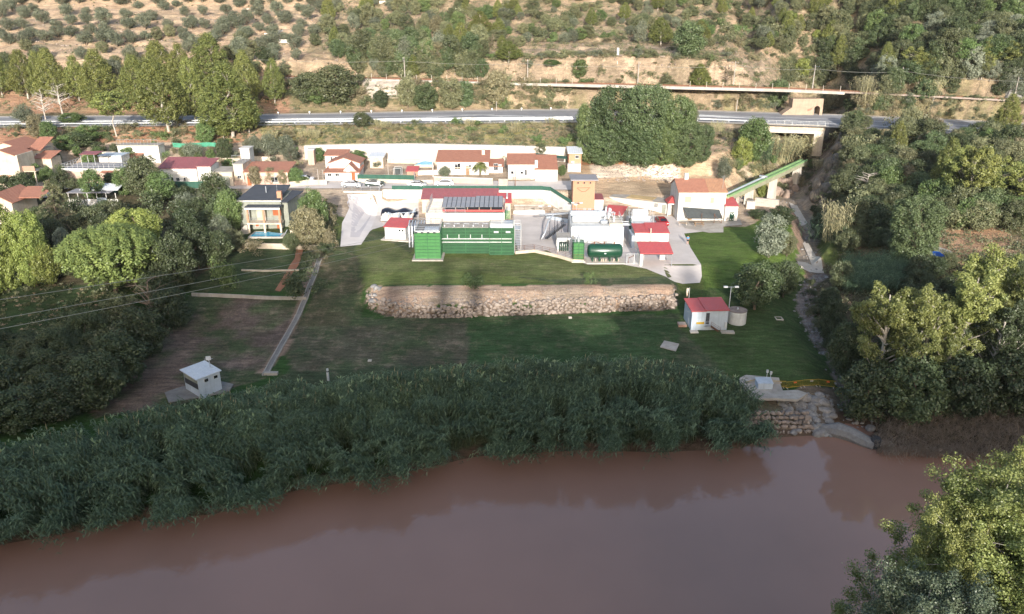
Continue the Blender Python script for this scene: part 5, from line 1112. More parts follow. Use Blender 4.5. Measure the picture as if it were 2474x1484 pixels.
q = PY(1664,752,lh.a.y+4.4); wsk = empty('windsock', (q.x-.2, q.y, -3.6), 0, 'pale windsock hanging from a pole behind the pump hut', 'windsock'); hz = ztop(q.y, 695)+3.6
mb = MB(); mb.tube([(0,0,-.2),(0,0,hz)], .045, 5); mb.build('pole', 'steel', wsk); mb = MB(); mb.tube([(-.28,-.05,hz-.1),(-.36,-.05,hz-.7),(-.33,-.05,hz-1.4)], [.2,.17,.08], 10); mb.build('sock', 'cream', wsk, smooth=True)
# ---- hut in the reeds ----
q = P(477.5,966,-5.6); hr = empty('gauging_hut', (q.x, 87.2, -5.7), math.radians(50), 'pale blue hut with flat white roof and two small windows in the reeds', 'hut'); hr.location.x = XU(477.5, 87.2, -2.6)
MB().box(0, 3.0, 0, 3.6, -1, 3.2).build('wall', 'blueplaster', hr)
for x in (.75, 2.05): f = MB().box(0,.62,-.05,.02,0,.5).build('window', 'white2', hr, loc=(x,-.0,2.35)); MB().box(.06,.56,-.07,-.04,.06,.44).build('pane', 'glass', f)
MB().slab([(-.35,-.25,3.24),(3.15,-.25,3.3),(3.15,3.75,3.5),(-.35,3.75,3.44)], .1).build('roof', 'whitesheet', hr)
MB().box(-.06,-.005,.2,3.4,1.6,2.35).build('shutter', 'darkmetal', hr); MB().box(-.07,-.01,.2,3.4,2.4,3.05).build('side_panel', 'greyplaster', hr)
lp = mast(521,946,90.2,-5.6,866,'leaning floodlight pole beside the hut in the reeds', 1); lp.rotation_euler = (0, -.07, 0)
MB().tube([(0,0,3.2),(.35,-.1,3.3)], .08, 6).build('camera', 'white2', lp)
tag(drape('concrete_apron', [tuple(P(*p)) for p in ((400,962,-5.9),(440,945,-5.7),(520,928,-5.6),(565,938,-5.7),(555,960,-6),(410,985,-6))], 'concrete_dark', .12, th=.15), 'concrete apron round the hut in the reeds', 'slab')
# drain mouth, marker post, slabs
q = hit(655,905); dm = MB().box(-.9,.9,-.3,.3,-.8,.35); tag(dm.build('drain_mouth', 'concrete', loc=q), 'concrete mouth where the drainage channel ends above the reeds', 'drain')
q = hit(793,920); mp_ = empty('marker_post', q, 0, 'short white marker post with a dark band behind the reeds', 'post'); MB().tube([(0,0,-.2),(0,0,1.75)], .16, 8).build('post', 'white2', mp_); MB().tube([(0,0,1.3),(0,0,1.45)], .166, 8).build('band', 'navy', mp_)
tag(drape('manhole_slab', hp((1604,826),(1640,834),(1632,851),(1594,841)), 'concrete', .1, th=.12), 'grey square concrete slab on the lawn behind the reeds', 'slab')
for (u, v, lab) in ((1881,770,'small open concrete frame on the lawn right of the round tank'), (1377,768,'tiny white cover on the lawn below the stone bank'), (893,872,'tiny pale cover on the brownish lawn near the reeds')):
    q = hit(u, v); mb = MB(); s_ = .55 if u > 1800 else .25
    for e in ((-s_,s_,-s_,-s_+.12),(-s_,s_,s_-.12,s_),(-s_,-s_+.12,-s_+.12,s_-.12),(s_-.12,s_,-s_+.12,s_-.12)): mb.box(e[0],e[1],e[2],e[3],-.15,.12)
    if u < 1800: mb.box(-s_+.12,s_-.12,-s_+.12,s_-.12,-.1,.08)
    tag(mb.build('manhole_frame', 'concrete_pale', loc=q), lab, 'manhole')
# ------------------------------------------------------------------ grey house with black roof
bh = Bld('grey_house', 'two-storey grey-green house with a black felt roof and brick pillared balconies', 'house', (583,563), (686,563), Y=143.6, z=.9, vt=486, depth=9.0)
bh.walls('greyplaster'); zr = bh.vz(446, 9.2)
bh.box('roof_slab', 'white', -.15, bh.w+.1, -.15, 0, bh.h-.1, bh.h+.12)
MB().slab([(-.2,-.15,bh.h+.22),(bh.w-.2,-.15,bh.h+.22),(bh.w-.4,9.1,zr),(.6,9.1,zr)], .1).build('roof', 'black_roof', bh.root)
MB().slab([(bh.w-.15,-.1,bh.h-.15),(bh.w+1.1,.3,bh.h-.3),(bh.w+2.0,9,bh.h-.1),(bh.w-.2,9,bh.h+.1)], .12).build('lower_roof', 'black_roof', bh.root)
bh.box('side_wing', 'greyplaster', bh.w+.01, bh.w+1.0, .8, 8.8, -.6, bh.h-.5)
bh.box('chimney', 'brick', bh.w-.95, bh.w-.1, 1.0, 1.8, bh.h, bh.h+1.6); mb = MB(); mb.tube([(bh.w-3.9,4.2,bh.h+.3),(bh.w-3.9,4.2,bh.h+1.9)], .09, 7); mb.build('flue', 'steel', bh.root); mb = MB(); mb.tube([(bh.w-1.1,2,bh.h),(bh.w-1.1,2,bh.h+3.6)], .03, 4); mb.tube([(bh.w-1.5,2,bh.h+3.4),(bh.w-.7,2,bh.h+3.4)], .02, 4); mb.build('antenna', 'steel', bh.root)
x0 = bh.ux(604.5, 3); xe = bh.w+.25; fl = bh.vz(533)+.05; rt = bh.h-.85
bh.box('balcony_roof', 'black_roof', x0-.2, xe+.1, -2.1, -.01, rt+.06, rt+.2); bh.box('balcony_beam', 'white', x0-.2, xe+.05, -2.2, -2.0, rt-.3, rt+.04)
bh.box('balcony_floor', 'cream', x0-.1, xe, -2.1, -.01, fl-.28, fl); 
for i, x in enumerate((x0, (x0+xe)/2-.2, xe-.35)):
    bh.box('pillar', 'brick', x, x+.34, -2.05, -1.75, fl, rt-.3); bh.box('pillar', 'cream', x, x+.34, -2.05, -1.75, -.6, fl-.28)
mb = MB(); railing(mb, [(x0+.3,-1.9,fl),(xe-.3,-1.9,fl)], .95, .022, .25, 1); mb.build('railing', 'steel', bh.root)
bh.win(x0-.75, fl+1.2, .6, 1.0, pane='orangewood', bars=0); bh.door(x0+1.3, fl+.02, 1.7, 2.1, 'cream'); bh.win(x0+4.4, fl+.95, 1.6, 1.1, pane='orangewood', frame='orangewood')
bh.win(x0+.7, .9, .8, 1.1, pane='orangewood', bars=0); bh.door(x0+4.9, 0, .95, 2.0, 'orangewood'); bh.box('terrace', 'cream', -.2, xe+.2, -2.6, -.02, -.6, .0)
mb = MB(); mb.hexa([(-.6,-2.4,-.6),(x0,-2.4,-.6),(x0,-1.2,-.6),(-.6,-1.2,-.6)], [(x0-.5,-2.4,fl-.4),(x0,-2.4,fl-.3),(x0,-1.2,fl-.3),(x0-.5,-1.2,fl-.4)]); mb.build('outer_stair', 'concrete', bh.root)
# pool
pa = P(599,577,.9); pq = P(683,577,.9); pl_ = empty('swimming_pool', pa, math.atan2(pq.y-pa.y, pq.x-pa.x), 'raised swimming pool with pale blue water in front of the grey house', 'pool'); w_ = (pq-pa).length; d_ = 4.0
mb = MB(); mb.box(0,w_,0,.3,-1.2,.35); mb.box(0,w_,d_-.3,d_,-1.2,.35); mb.box(0,.3,.3,d_-.3,-1.2,.35); mb.box(w_-.6,w_,.3,d_-.3,-1.2,.35); mb.build('wall', 'concrete', pl_); MB().box(.3,w_-.6,.3,d_-.3,-.6,.31).build('water', 'bluewater', pl_)
MB().tube([(w_+.1,0,.3),(w_+.1,d_-1,.9)], .07, 5).build('rail', 'white2', pl_)
def wallpx(name, pts, h, th, m, label, cat='wall', z=None, drop=.8, cap=None, group=None, slope=0, z_off=0):
    """a wall standing on the ground along pixel points"""
    q = [P(p[0], p[1], z) if z is not None else hit(p[0], p[1]) for p in pts]; o = q[0].copy(); r_ = empty(name, o, 0, label, cat, group); mb = MB(); mc = MB()
    q = resample(q, 4.0)
    for a, b in zip(q[:-1], q[1:]):
        a = a.copy(); b = b.copy()
        if z is None: a.z = h1(a.x, a.y); b.z = h1(b.x, b.y)
        d = (b-a); d.z = 0; d.normalize(); n_ = Vector((-d.y, d.x, 0))*th; A_, B_ = a-o, b-o; hh = Vector((0,0,h)); dn = Vector((0,0,-drop))
        mb.hexa([A_+dn, B_+dn, B_+n_+dn, A_+n_+dn], [A_+hh, B_+hh, B_+n_+hh, A_+n_+hh])
        if cap: mc.hexa([A_+hh-n_*.2, B_+hh-n_*.2, B_+n_*1.2+hh, A_+n_*1.2+hh], [A_+hh-n_*.2+Vector((0,0,.12)), B_+hh-n_*.2+Vector((0,0,.12)), B_+n_*1.2+hh+Vector((0,0,.12)), A_+n_*1.2+hh+Vector((0,0,.12))])
    mb.build('wall', m, r_)
    if cap: mc.build('coping', cap, r_)
    return r_
wallpx('garden_wall', [(556,597),(580,600),(700,603),(775,607)], 1.0, .3, 'cream', 'pale garden wall below the swimming pool', drop=1.0)
wallpx('garden_wall', [(463,716),(520,718),(640,724),(740,726)], .55, .25, 'concrete', 'low worn wall between the lower field and the garden', drop=1.0)
wallpx('garden_wall', [(583,655),(640,657),(722,655)], .25, .3, 'cream', 'low kerb wall crossing the grassy garden', drop=.6)
wallpx('garden_wall', [(702,572),(770,574)], 1.2, .25, 'cream', 'cream wall right of the pool under the leafy tree', drop=.6)
# ------------------------------------------------------------------ great retaining wall and the village
g = [PY(u, v, 0) if 0 else None for u, v in ()]
iK = [i for i, l in enumerate(LINES) if abs(l[0][2]-8.2) < .01][0]
def retwall():
    o = Vector((XU(735, 193, 9), 193, 6)); r_ = empty('retaining_wall', o, 0, 'high cream concrete retaining wall behind the village houses', 'wall')
    xs = np.arange(XU(742,193,9), XU(1403,186,8), 4.0); mb = MB(); mj = MB()
    for a, b in zip(xs[:-1], xs[1:]):
        A_ = lineZ(LINES[iK-1], a); B_ = lineZ(LINES[iK-1], b); A2 = lineZ(LINES[iK], a); B2 = lineZ(LINES[iK], b)
        ya = min(A_[0], A2[0])-.35; yb = min(B_[0], B2[0])-.35; ta, tb_ = A2[1]+.35, B2[1]+.35
        f = lambda x, y, z: (x-o.x, y-o.y, z-o.z)
        mb.hexa([f(a,ya,3.5),f(b,yb,3.5),f(b,yb+1.6,3.5),f(a,ya+1.6,3.5)], [f(a,ya+.05,ta),f(b,yb+.05,tb_),f(b,yb+1.2,tb_),f(a,ya+1.2,ta)])
        mj.box(a-o.x-.05, a-o.x+.05, ya-o.y-.04, ya-o.y+.02, -2, ta-o.z-.1)
    mb.build('wall', 'concrete_pale', r_); mj.build('joint', 'concrete', r_)
retwall()
V_ = 'houses of the village street'
def house(name, label, cat, Lp, Rp, Y, vt, depth, wallm='white', roof=None, zr=None, along='x', Y2=None, group=None, roofm='tile', wins=(), doors=(), ov=.3, z=None):
    b = Bld(name, label, cat, Lp, Rp, Y=Y, Y2=Y2, vt=vt, depth=depth, group=group, z=z)
    b.walls(wallm, z0=-1.2)
    if roof == 'gable': b.gable(roofm, b.h, b.h+(zr or 1.2), along, ov=ov, wallm=wallm)
    elif roof == 'shed': b.shed(roofm, b.h, b.h+(zr or .8), ov=ov)
    elif roof == 'flat': b.box('roof', roofm, -.15, b.w+.15, -.15, b.d+.15, b.h, b.h+.18)
    for f, z_, w, h_ in wins: b.win(f*b.w, z_, w, h_)
    for f, w, m in doors: b.door(f*b.w, 0, w, 2.0, m)
    return b
a = house('village_house', 'white house with an orange gabled roof over a front gable, above the silver car', 'house', (786,436), (868,437), 172.5, 417, 5.5, roof='shed', zr=.5, wins=[(.08,.9,.9,.7),(.3,.9,.9,.7)], doors=[(.63,.8,'white2'),(.78,.8,'orangewood')])
a.gable('tile', a.h+.2, a.h+1.9, 'y', x0=a.w*.52, x1=a.w*.93, y0=.2, y1=7, wallm='white'); a.box('upper_wall', 'white', .3, a.w-.3, 3, 8, a.h-.5, a.h+1.5); a.gable('tile', a.h+1.5, a.h+2.7, 'y', x0=.3, x1=a.w-.3, y0=3, y1=9, wallm='white')
house('village_house', 'narrow white house with a thin tiled roof behind the gabled one', 'house', (787,405), (838,400), 183, 376, 4, roof='shed', zr=.6, wins=[(.25,1.8,.5,1.0),(.45,1.6,.4,1.2)])
b = house('village_house', 'topmost white house of the street, its long tiled roof against the retaining wall', 'house', (1063,392), (1140,391), 189, 367.5, 3.6, roof='shed', zr=1.0, wins=[(.85,1.4,.4,.8)])
b = house('village_house', 'wide white house with a bent tiled roof behind a palm and an olive', 'house', (1056,427), (1180,428), 177, 391, 7, roof='shed', zr=1.3, wins=[(.34,1.2,1.4,1.5),(.62,1.2,.5,1.2)], doors=[(.56,.8,'wood')])
b.box('parapet', 'cream', 0, b.w, -.1, -.02, b.h-1.5, b.h-1.3); b.box('chimney', 'cream', b.w*.86, b.w*.86+.7, 4, 4.7, b.h, b.h+2.0); house('outbuilding', 'small tiled outbuilding with a blue window right of the palm', 'building', (1181,428), (1214,429), 178.5, 402, 4, roof='shed', zr=.8, wins=[(.35,.6,1.0,1.6)], doors=[(.7,.7,'white2')])
c = house('village_house', 'white tiled house with a taller separately roofed block at its right end', 'house', (1227,437), (1292,438), 173.5, 397, 5.8, roof='shed', zr=1.2, wins=[(.1,1.3,.7,.7),(.45,1.3,.7,.6),(.62,1.0,.5,1.4)], doors=[(.78,.8,'white2')])
c.box('stone_base', 'stonewall', -.05, c.w*.85, -.08, -.01, -.8, .6); c.box('block', 'white', c.w*1.0+.01, c.w+5.0, -1.5, 6.2, -1.2, c.h-.9); c.shed('tile', c.h-.9, c.h+.9, x0=c.w+.1, x1=c.w+4.9, y0=-1.5, y1=6, ov=.2); c.box('chimney', 'white', c.w-.1, c.w+.55, -1.0, -.2, c.h-1.5, c.h+1.0)
d = house('village_house', 'small brick house with a grey sheet roof at the foot of the big dark tree', 'house', (1373,409), (1403,409), 181, 371, 4.5, 'brick', roof='shed', zr=.7, roofm='whitesheet', wins=[(.5,2.6,.9,.8)], doors=[(.2,.7,'white2')])
d.box('lower_wall', 'white', -.3, d.w-.2, -1.4, -.01, -1, 1.6); mb = MB().slab([(-8,.5,3.2),(-.4,.2,2.5),(-.3,2.5,2.7),(-8,3,3.4)], .05).build('awning', 'greenfab', d.root)
# garage block below the white house at the end of the street
e = Bld('garage', 'white garage block with a wide pink edged door at the end of the street', 'garage', (1226,465), (1366,467), Y=172.2, vt=440, depth=1.3)
e.walls('white', z0=-.5); e.box('stone_facing', 'stonewall', .05, e.w*.45, -.07, -.01, 0, e.h-.5); e.box('door', 'white2', e.w*.60, e.w*.79, -.05, -.01, 0, 2.1); e.box('door_frame', 'pink', e.w*.585, e.w*.805, -.07, -.012, 2.11, 2.25)
house('village_house', 'tall plain white gable house at the upper left edge, under a broad orange roof', 'house', (0,0), (1,1), 180, 360, 5) if 0 else None
# left houses
f1 = Bld('village_house', 'large cream house with a broad orange tiled roof and terraces at the left edge', 'house', (-16,402), (70,400), Y=176, vt=360, depth=8)
f1.walls('cream', z0=-1); f1.gable('tile', f1.h, f1.h+1.4, 'y', ov=.5, wallm='cream'); f1.win(2, 2.0, 1.2, 1.2); f1.win(7, 2.0, 1.2, 1.2); f1.box('side_wing', 'cream', f1.w+.02, f1.w+2.8, 1.5, 7, -1, f1.h-.6); f1.shed('tile', f1.h-.5, f1.h+1.4, x0=f1.w+.3, x1=f1.w+3.0, y0=1.5, y1=7, ov=.3)
f1.win(f1.w+1.7, f1.h-2.0, .6, .7, off=1.48, bars=0)
f2 = Bld('village_house', 'lower cream house with tiled roof and brick terraces before the large one', 'house', (-14,437), (58,441), Y=166, vt=376, depth=6)
f2.walls('cream', z0=-1); f2.gable('tile', f2.h, f2.h+1.1, 'y', ov=.3, wallm='cream', x0=0, x1=f2.w*.9); f2.box('terrace_parapet', 'brick', -.2, f2.w-.9, -2.2, -2.0, 2.2, 3.1); f2.box('terrace_floor', 'cream', -.2, f2.w-.9, -2.0, -.02, 2.1, 2.3); f2.box('terrace_parapet', 'brick2', f2.w, f2.w+2.6, 1.0, 1.2, 3.4, 4.5); f2.box('terrace_floor', 'cream', f2.w+.02, f2.w+2.6, 1.2, 5.0, 3.2, 3.4)
for x in (.1, f2.w-1.1): f2.box('pillar', 'pink', x, x+.3, -2.2, -1.95, -1, 2.1)
for x in (f2.w+.1, f2.w+2.3): f2.box('pillar', 'cream', x, x+.25, 1.0, 1.25, -1, 3.2)
f2.win(.8, 2.9, .9, 1.5); f2.win(4.5, .3, 1.4, 1.2)
f3 = house('village_house', 'low open brick outbuilding with an orange roof right of the large left house', 'house', (92,402), (132,401), 175, 383, 4, 'cream', roof='shed', zr=.9, doors=[(.3,.9,'wood')])
f4 = Bld('terrace_house', 'house with a flat grey railed roof terrace over an orange front wall and green door', 'house', (160,436), (297,437), Y=166.5, vt=410, depth=7)
f4.walls('pink', z0=-1); f4.box('roof_terrace', 'grey_roof', -.1, f4.w+.1, -.1, 7.2, f4.h, f4.h+.2); f4.box('cornice', 'white', -.15, f4.w+.15, -.2, -.11, f4.h-.35, f4.h+.25); f4.shed('tile', f4.h-.55, f4.h-.25, x0=f4.w*.7, x1=f4.w, y0=-1.2, y1=-.25, ov=0)
mb = MB(); railing(mb, [(0,7,f4.h+.2),(0,0,f4.h+.2),(f4.w,0,f4.h+.2),(f4.w,7,f4.h+.2)], 1.0, .025, 1.1, 2); mb.build('railing', 'white2', f4.root); f4.door(f4.w*.09, 0, .8, 2.0, 'beamgreen'); f4.win(f4.w*.3, 1.2, 1.0, .9); f4.win(f4.w*.45, 1.5, .5, .4, bars=0)
mb = MB(); [mb.tube([(x,y,f4.h+.2),(x,y,f4.h+2.5)], .05, 4) for x in (2.2,5.2) for y in (4,6.8)]; mb.build('pergola_post', 'white2', f4.root); MB().slab([(2,3.8,f4.h+2.6),(6,3.8,f4.h+2.6),(6,7,f4.h+2.8),(2,7,f4.h+2.8)], .06).build('pergola_roof', 'darkred', f4.root)
f5 = house('village_house', 'long white building with a railed flat top above the roof terrace house', 'house', (290,374), (388,374), 186, 353, 3.4, roof='flat', roofm='concrete', wins=[])
mb = MB(); railing(mb, [(0,0,f5.h+.2),(f5.w,0,f5.h+.2)], 1.3, .025, .8, 1); mb.build('railing', 'steel', f5.root); f5.box('end_wall', 'cream', -3.2, -.3, -1.5, -.5, -.5, 2.6); f5.shed('tile', 1.5, 2.0, x0=f5.w*.25, x1=f5.w*.6, y0=-2.5, y1=-.1)
house('village_house', 'small white building with a pale blue flat roof behind the roof terrace', 'house', (246,398), (300,398), 177, 378, 4, roof='flat', roofm='blueplaster', wins=[(.3,.8,.6,.8),(.6,.8,.6,.8)])
f6 = house('village_house', 'long low white house with a dark red sheet roof in the middle of the village', 'house', (390,430), (480,431), 168.5, 407, 6, roof='shed', zr=1.2, roofm='darkred', wins=[(.28,.9,.6,.9),(.42,.9,.8,.8),(.62,.9,.5,.8)])
house('village_house', 'white end house with a red sheet roof right of the long dark red one', 'house', (482,432), (514,432), 168.2, 402, 5, roof='shed', zr=.7, roofm='darkred', wins=[(.45,1.2,1.0,1.0)])
f7 = house('garage', 'cream flat-roofed garage with a pale panelled door beside the red roofed houses', 'garage', (516,440), (564,440), 167.6, 417, 6, 'cream', roof='flat', roofm='concrete'); f7.box('door', 'greyplaster', f7.w*.25, f7.w*.85, -.06, -.01, 0, 2.2)
f8 = house('village_house', 'cream house with a railed stair head next to the flat garage', 'house', (569,440), (592,440), 168.4, 398, 6, 'cream', roof='flat', roofm='concrete', wins=[(.3,1.6,.9,.6)]); mb = MB(); railing(mb, [(0,0,f8.h+.2),(f8.w,0,f8.h+.2),(f8.w,4,f8.h+.2)], 1.8, .04, 2, 2); mb.build('railing', 'steel', f8.root)
f9 = house('village_house', 'orange fronted house with a brownish flat roof half hidden by yellowing trees', 'house', (594,442), (698,442), 168, 416, 6.5, 'pink', roof='shed', zr=.9, roofm='tile', wins=[(.15,.8,.5,1.4),(.6,.8,1.5,1.2)], doors=[(.05,.8,'orangewood')]); f9.box('parapet', 'cream', 0, f9.w, -.1, -.01, f9.h-.8, f9.h-.1)
house('white_hut', 'tall narrow white hut between the olive trees and the street', 'hut', (586,392), (608,391), 179.5, 360, 3, roof='flat', roofm='white')
house('outbuilding', 'small outbuilding with a red wall right of the village olive trees', 'building', (745,385), (760,385), 186, 363, 2, 'pink', roof='flat', roofm='white')
f10 = house('village_house', 'white sheet roofed shelter in the yard under the retaining wall', 'shelter', (894,398), (926,398), 183, 380, 4, 'cream', roof='shed', zr=.4, roofm='whitesheet')
nr = Bld('village_house', 'deep red tiled two-slope roof house at the far left below the cream houses', 'house', (-30,512), (40,512), Y=146, vt=489, depth=8); nr.walls('cream', z0=-1); nr.gable('tile', nr.h, nr.h+1.6, 'y', ov=.4, wallm='cream'); nr.shed('tile', nr.h+.2, nr.h+1.2, x0=nr.w*.8, x1=nr.w+4.0, y0=3, y1=8)
ca = Bld('canopy', 'long grey-white canopy and boundary wall behind the cedar', 'shelter', (165,484), (288,484), Y=155, vt=450, depth=4); ca.box('roof', 'grey_roof', 0, ca.w*.85, 0, 4, 2.5, 2.6); ca.shed('whitesheet', 2.75, 3.4, x0=ca.w*.2, x1=ca.w*.92, y0=2, y1=4.4); ca.box('wall', 'white', 0, ca.w, -.15, -.02, -1, 1.3); [MB().tube([(x,0.2,-.5),(x,0.2,2.5)], .08, 5).build('post', 'white', ca.root) for x in np.linspace(.3, ca.w-.5, 6)]; ca.box('gate', 'blueplaster', ca.w*.6, ca.w*.78, -.22, -.16, -.3, 1.6)
# street front walls, fences
wallpx('garden_wall', [(1048,441),(1140,444),(1190,446)], 1.2, .25, 'pink', 'pink and white garden wall with piers in front of the palm house', cap='white')
wallpx('garden_wall', [(866,441),(930,442),(1005,444),(1046,444)], .8, .3, 'cream', 'cream street wall below the green screened garden fence')
wallpx('garden_wall', [(1204,452),(1226,453)], 1.8, .3, 'stonewall', 'stone gate pier wall left of the white end house')
wallpx('garden_wall', [(1003,436),(1003,424),(1062,422)], 1.0, .3, 'white', 'white parapet round the small pool terrace', cap='pink')
wallpx('garden_wall', [(935,394),(1000,396),(1062,398)], 1.0, .3, 'cream', 'cream wall below the high retaining wall')
wallpx('garden_wall', [(700,452),(745,447),(790,447)], 1.1, .25, 'cream', 'pale street wall behind the grey house')
wallpx('garden_wall', [(567,449),(600,449),(640,450)], 1.1, .25, 'pink', 'orange wall with gates in front of the orange fronted house')
wallpx('garden_wall', [(440,388),(520,390),(580,392)], .9, .3, 'cream', 'pale terrace wall above the red roofed houses')
wallpx('garden_wall', [(612,388),(670,390)], 1.0, .3, 'cream', 'long low cream wall under the village olive trees')
def screenpx(pts, h, m, label, z_=.1):
    q = [hit(*p) for p in pts]; o = q[0]; r_ = empty('screen_fence', o, 0, label, 'fence'); q = resample(q, 3); ms = MB(); mp = MB()
    for a, b in zip(q[:-1], q[1:]):
        A_, B_ = a-o, b-o; d = (b-a).normalized(); n_ = Vector((-d.y,d.x,0))*.03; ms.hexa([A_+Vector((0,0,z_)),B_+Vector((0,0,z_)),B_+n_+Vector((0,0,z_)),A_+n_+Vector((0,0,z_))],[A_+Vector((0,0,h)),B_+Vector((0,0,h)),B_+n_+Vector((0,0,h)),A_+n_+Vector((0,0,h))])
    for a in q: MB().tube([a-o+Vector((0,.06,-.2)), a-o+Vector((0,.06,h+.15))], .03, 4).build('post', 'steel', r_)
    ms.build('screen', m, r_)
screenpx([(864,440),(930,441),(1001,442)], 1.7, 'greenfab', 'dark green screened garden fence between the gabled house and the small pool', .5)
screenpx([(400,455),(460,457),(520,455)], 1.6, 'greenfab', 'dark green screened fence below the long red roofed house')
screenpx([(275,466),(330,466)], 1.6, 'greenfab2', 'green screen fence behind the broad tree left of the village centre')
screenpx([(418,357),(450,359),(500,356),(545,357)], 1.2, 'greenfab2', 'turquoise green netting strung below the road embankment')
sp = [P(1016,397,7.0)]; q = hit(1024,402); pw = empty('small_pool', q, 0, 'small raised garden pool with a bright blue liner by the retaining wall', 'pool'); MB().box(-2.2,2.4,-1,2,-1,.5).build('wall', 'cream', pw); MB().slab([(-2,-.8,.56),(2.2,-.8,.56),(2.2,1.8,.9),(-.5,1.8,.9)], .05).build('water', 'bluewater', pw)
sr = Bld('garden_shed', 'low garden shed with a red sheet roof beside the small pool terrace', 'shed', (983,427), (1008,427), Y=176, vt=419, depth=3); sr.walls('brick2', 1.2); sr.shed('redmetal', 1.25, 1.7)
tr = Bld('trampoline_frame', 'dark garden swing frame on the grass behind the green screened fence', 'frame', (951,429), (969,429), Y=175.5, h=2, depth=2); mb = MB(); [mb.tube([(x,y,0),(x,y,2)], .05, 4) for x in (0,tr.w) for y in (0,2)]; [mb.tube([(0,y,2),(tr.w,y,2)], .05, 4) for y in (0,2)]; mb.build('frame', 'white2', tr.root); tr.box('back_panel', 'darkfab', .05, tr.w-.05, 1.9, 1.95, .2, 1.9); tr.root['category'] = 'frame'
# ------------------------------------------------------------------ bridge, aqueduct, rails
xa, xb = XU(1850,201,11), XU(2026,199,11); br_ = empty('road_bridge', ((xa+xb)/2, roadpt(xa, 0)[1]-.9, 11.0), 0, 'concrete road bridge over the ravine with a white railing', 'bridge'); o = br_.location
def alongroad(mb, x0, x1, f_off, y0, y1, z0, z1, step=3.0):
    xs = np.linspace(x0, x1, max(2, int((x1-x0)/step)+1))
    for a, b in zip(xs[:-1], xs[1:]):
        A_, B_ = roadpt(a, f_off), roadpt(b, f_off); mb.hexa([(a-o.x,A_[1]+y0-o.y,A_[2]+z0-o.z),(b-o.x,B_[1]+y0-o.y,B_[2]+z0-o.z),(b-o.x,B_[1]+y1-o.y,B_[2]+z0-o.z),(a-o.x,A_[1]+y1-o.y,A_[2]+z0-o.z)], [(a-o.x,A_[1]+y0-o.y,A_[2]+z1-o.z),(b-o.x,B_[1]+y0-o.y,B_[2]+z1-o.z),(b-o.x,B_[1]+y1-o.y,B_[2]+z1-o.z),(a-o.x,A_[1]+y1-o.y,A_[2]+z1-o.z)])
mb = MB(); alongroad(mb, xa, xb, 0, -.9, -.3, -1.1, .1); mb.build('parapet_beam', 'cream', br_); mb = MB(); alongroad(mb, xa, xb, 0, -.6, 1.2, -2.1, -1.12); mb.build('girder', 'concrete_pale', br_)
mb = MB(); alongroad(mb, xa, xb, 0, -.2, 8, -.9, .02); mb.build('deck', 'concrete', br_); mb = MB(); alongroad(mb, xa, xa+2.5, 0, -.5, 8, -8, -.95); mb.build('abutment', 'cream', br_); mb = MB(); alongroad(mb, xb-2.5, xb, 0, -.5, 8, -8, -.95); mb.build('abutment', 'cream', br_)
mb = MB(); xs = np.arange(xa-1, xb+1, .35)
for i, x in enumerate(xs):
    q = roadpt(x, 0); p_ = Vector((x-o.x, q[1]-.6-o.y, q[2]+.1-o.z)); mb.tube([p_, p_+Vector((0,0,1.0))], .05 if i % 6 == 0 else .018, 4)
for z_ in (.15, 1.0):
    for a, b in zip(xs[:-6:6], xs[6::6]): A_, B_ = roadpt(a, 0), roadpt(b, 0); mb.tube([(a-o.x,A_[1]-.6-o.y,A_[2]+.1+z_-o.z),(b-o.x,B_[1]-.6-o.y,B_[2]+.1+z_-o.z)], .04, 4)
mb.build('railing', 'white2', br_)
# guard rails
def guard(x0, x1, f, dy, label):
    global o
    q = roadpt((x0+x1)/2, f); r_ = empty('guard_rail', (q[0], q[1]+dy, q[2]), 0, label, 'guard rail'); o = r_.location; mb = MB(); alongroad(mb, x0, x1, f, dy-.05, dy+.03, .50, .82); alongroad(mb, x0, x1, f, dy-.07, dy-.051, .60, .72); mb.build('rail', 'steel', r_); mp = MB()
    for x in np.arange(x0, x1, 4.0): A_ = roadpt(x, f); mp.box(x-o.x-.06, x-o.x+.06, A_[1]+dy+.04-o.y, A_[1]+dy+.14-o.y, A_[2]-.3-o.z, A_[2]+.8-o.z)
    mp.build('post', 'steel', r_)
guard(-150, XU(1385,214,12), 0, -.2, 'long galvanised guard rail along the near edge of the road, left part'); guard(XU(1690,213,12), xa-.5, 0, -.2, 'galvanised guard rail on the near road edge between the big tree and the bridge')
guard(-150, -40, .22, 0, 'second galvanised guard rail behind the first, shaded by the pines'); guard(-40, XU(1385,214,12), .12, 0, 'second galvanised guard rail behind the first, in the sunny middle stretch'); guard(XU(2320,205,11), 150, 0, -.2, 'galvanised guard rail on the near road edge at the right')
k = 0
for x in list(np.arange(-66, 14, 8.6))+[42, 52]:
    q = roadpt(x, .90); mp_ = bpy.data.objects.new('x', None)
    MBk = MB().tube([(0,0,-.1),(0,0,.75)], .07, 6); MBk.box(-.22,.22,-.05,.05,.55,.95)
    if k == 0: proto = MBk.build('delineator_post', 'white2', loc=(q[0], q[1]+1.0, q[2])); ob = proto
    else: ob = proto.copy(); ob.location = (q[0], q[1]+1.0, q[2]); COL.objects.link(ob)
    tag(ob, 'white marker block on the far kerb of the road', 'road marker', 'white markers along the far kerb of the road'); k += 1
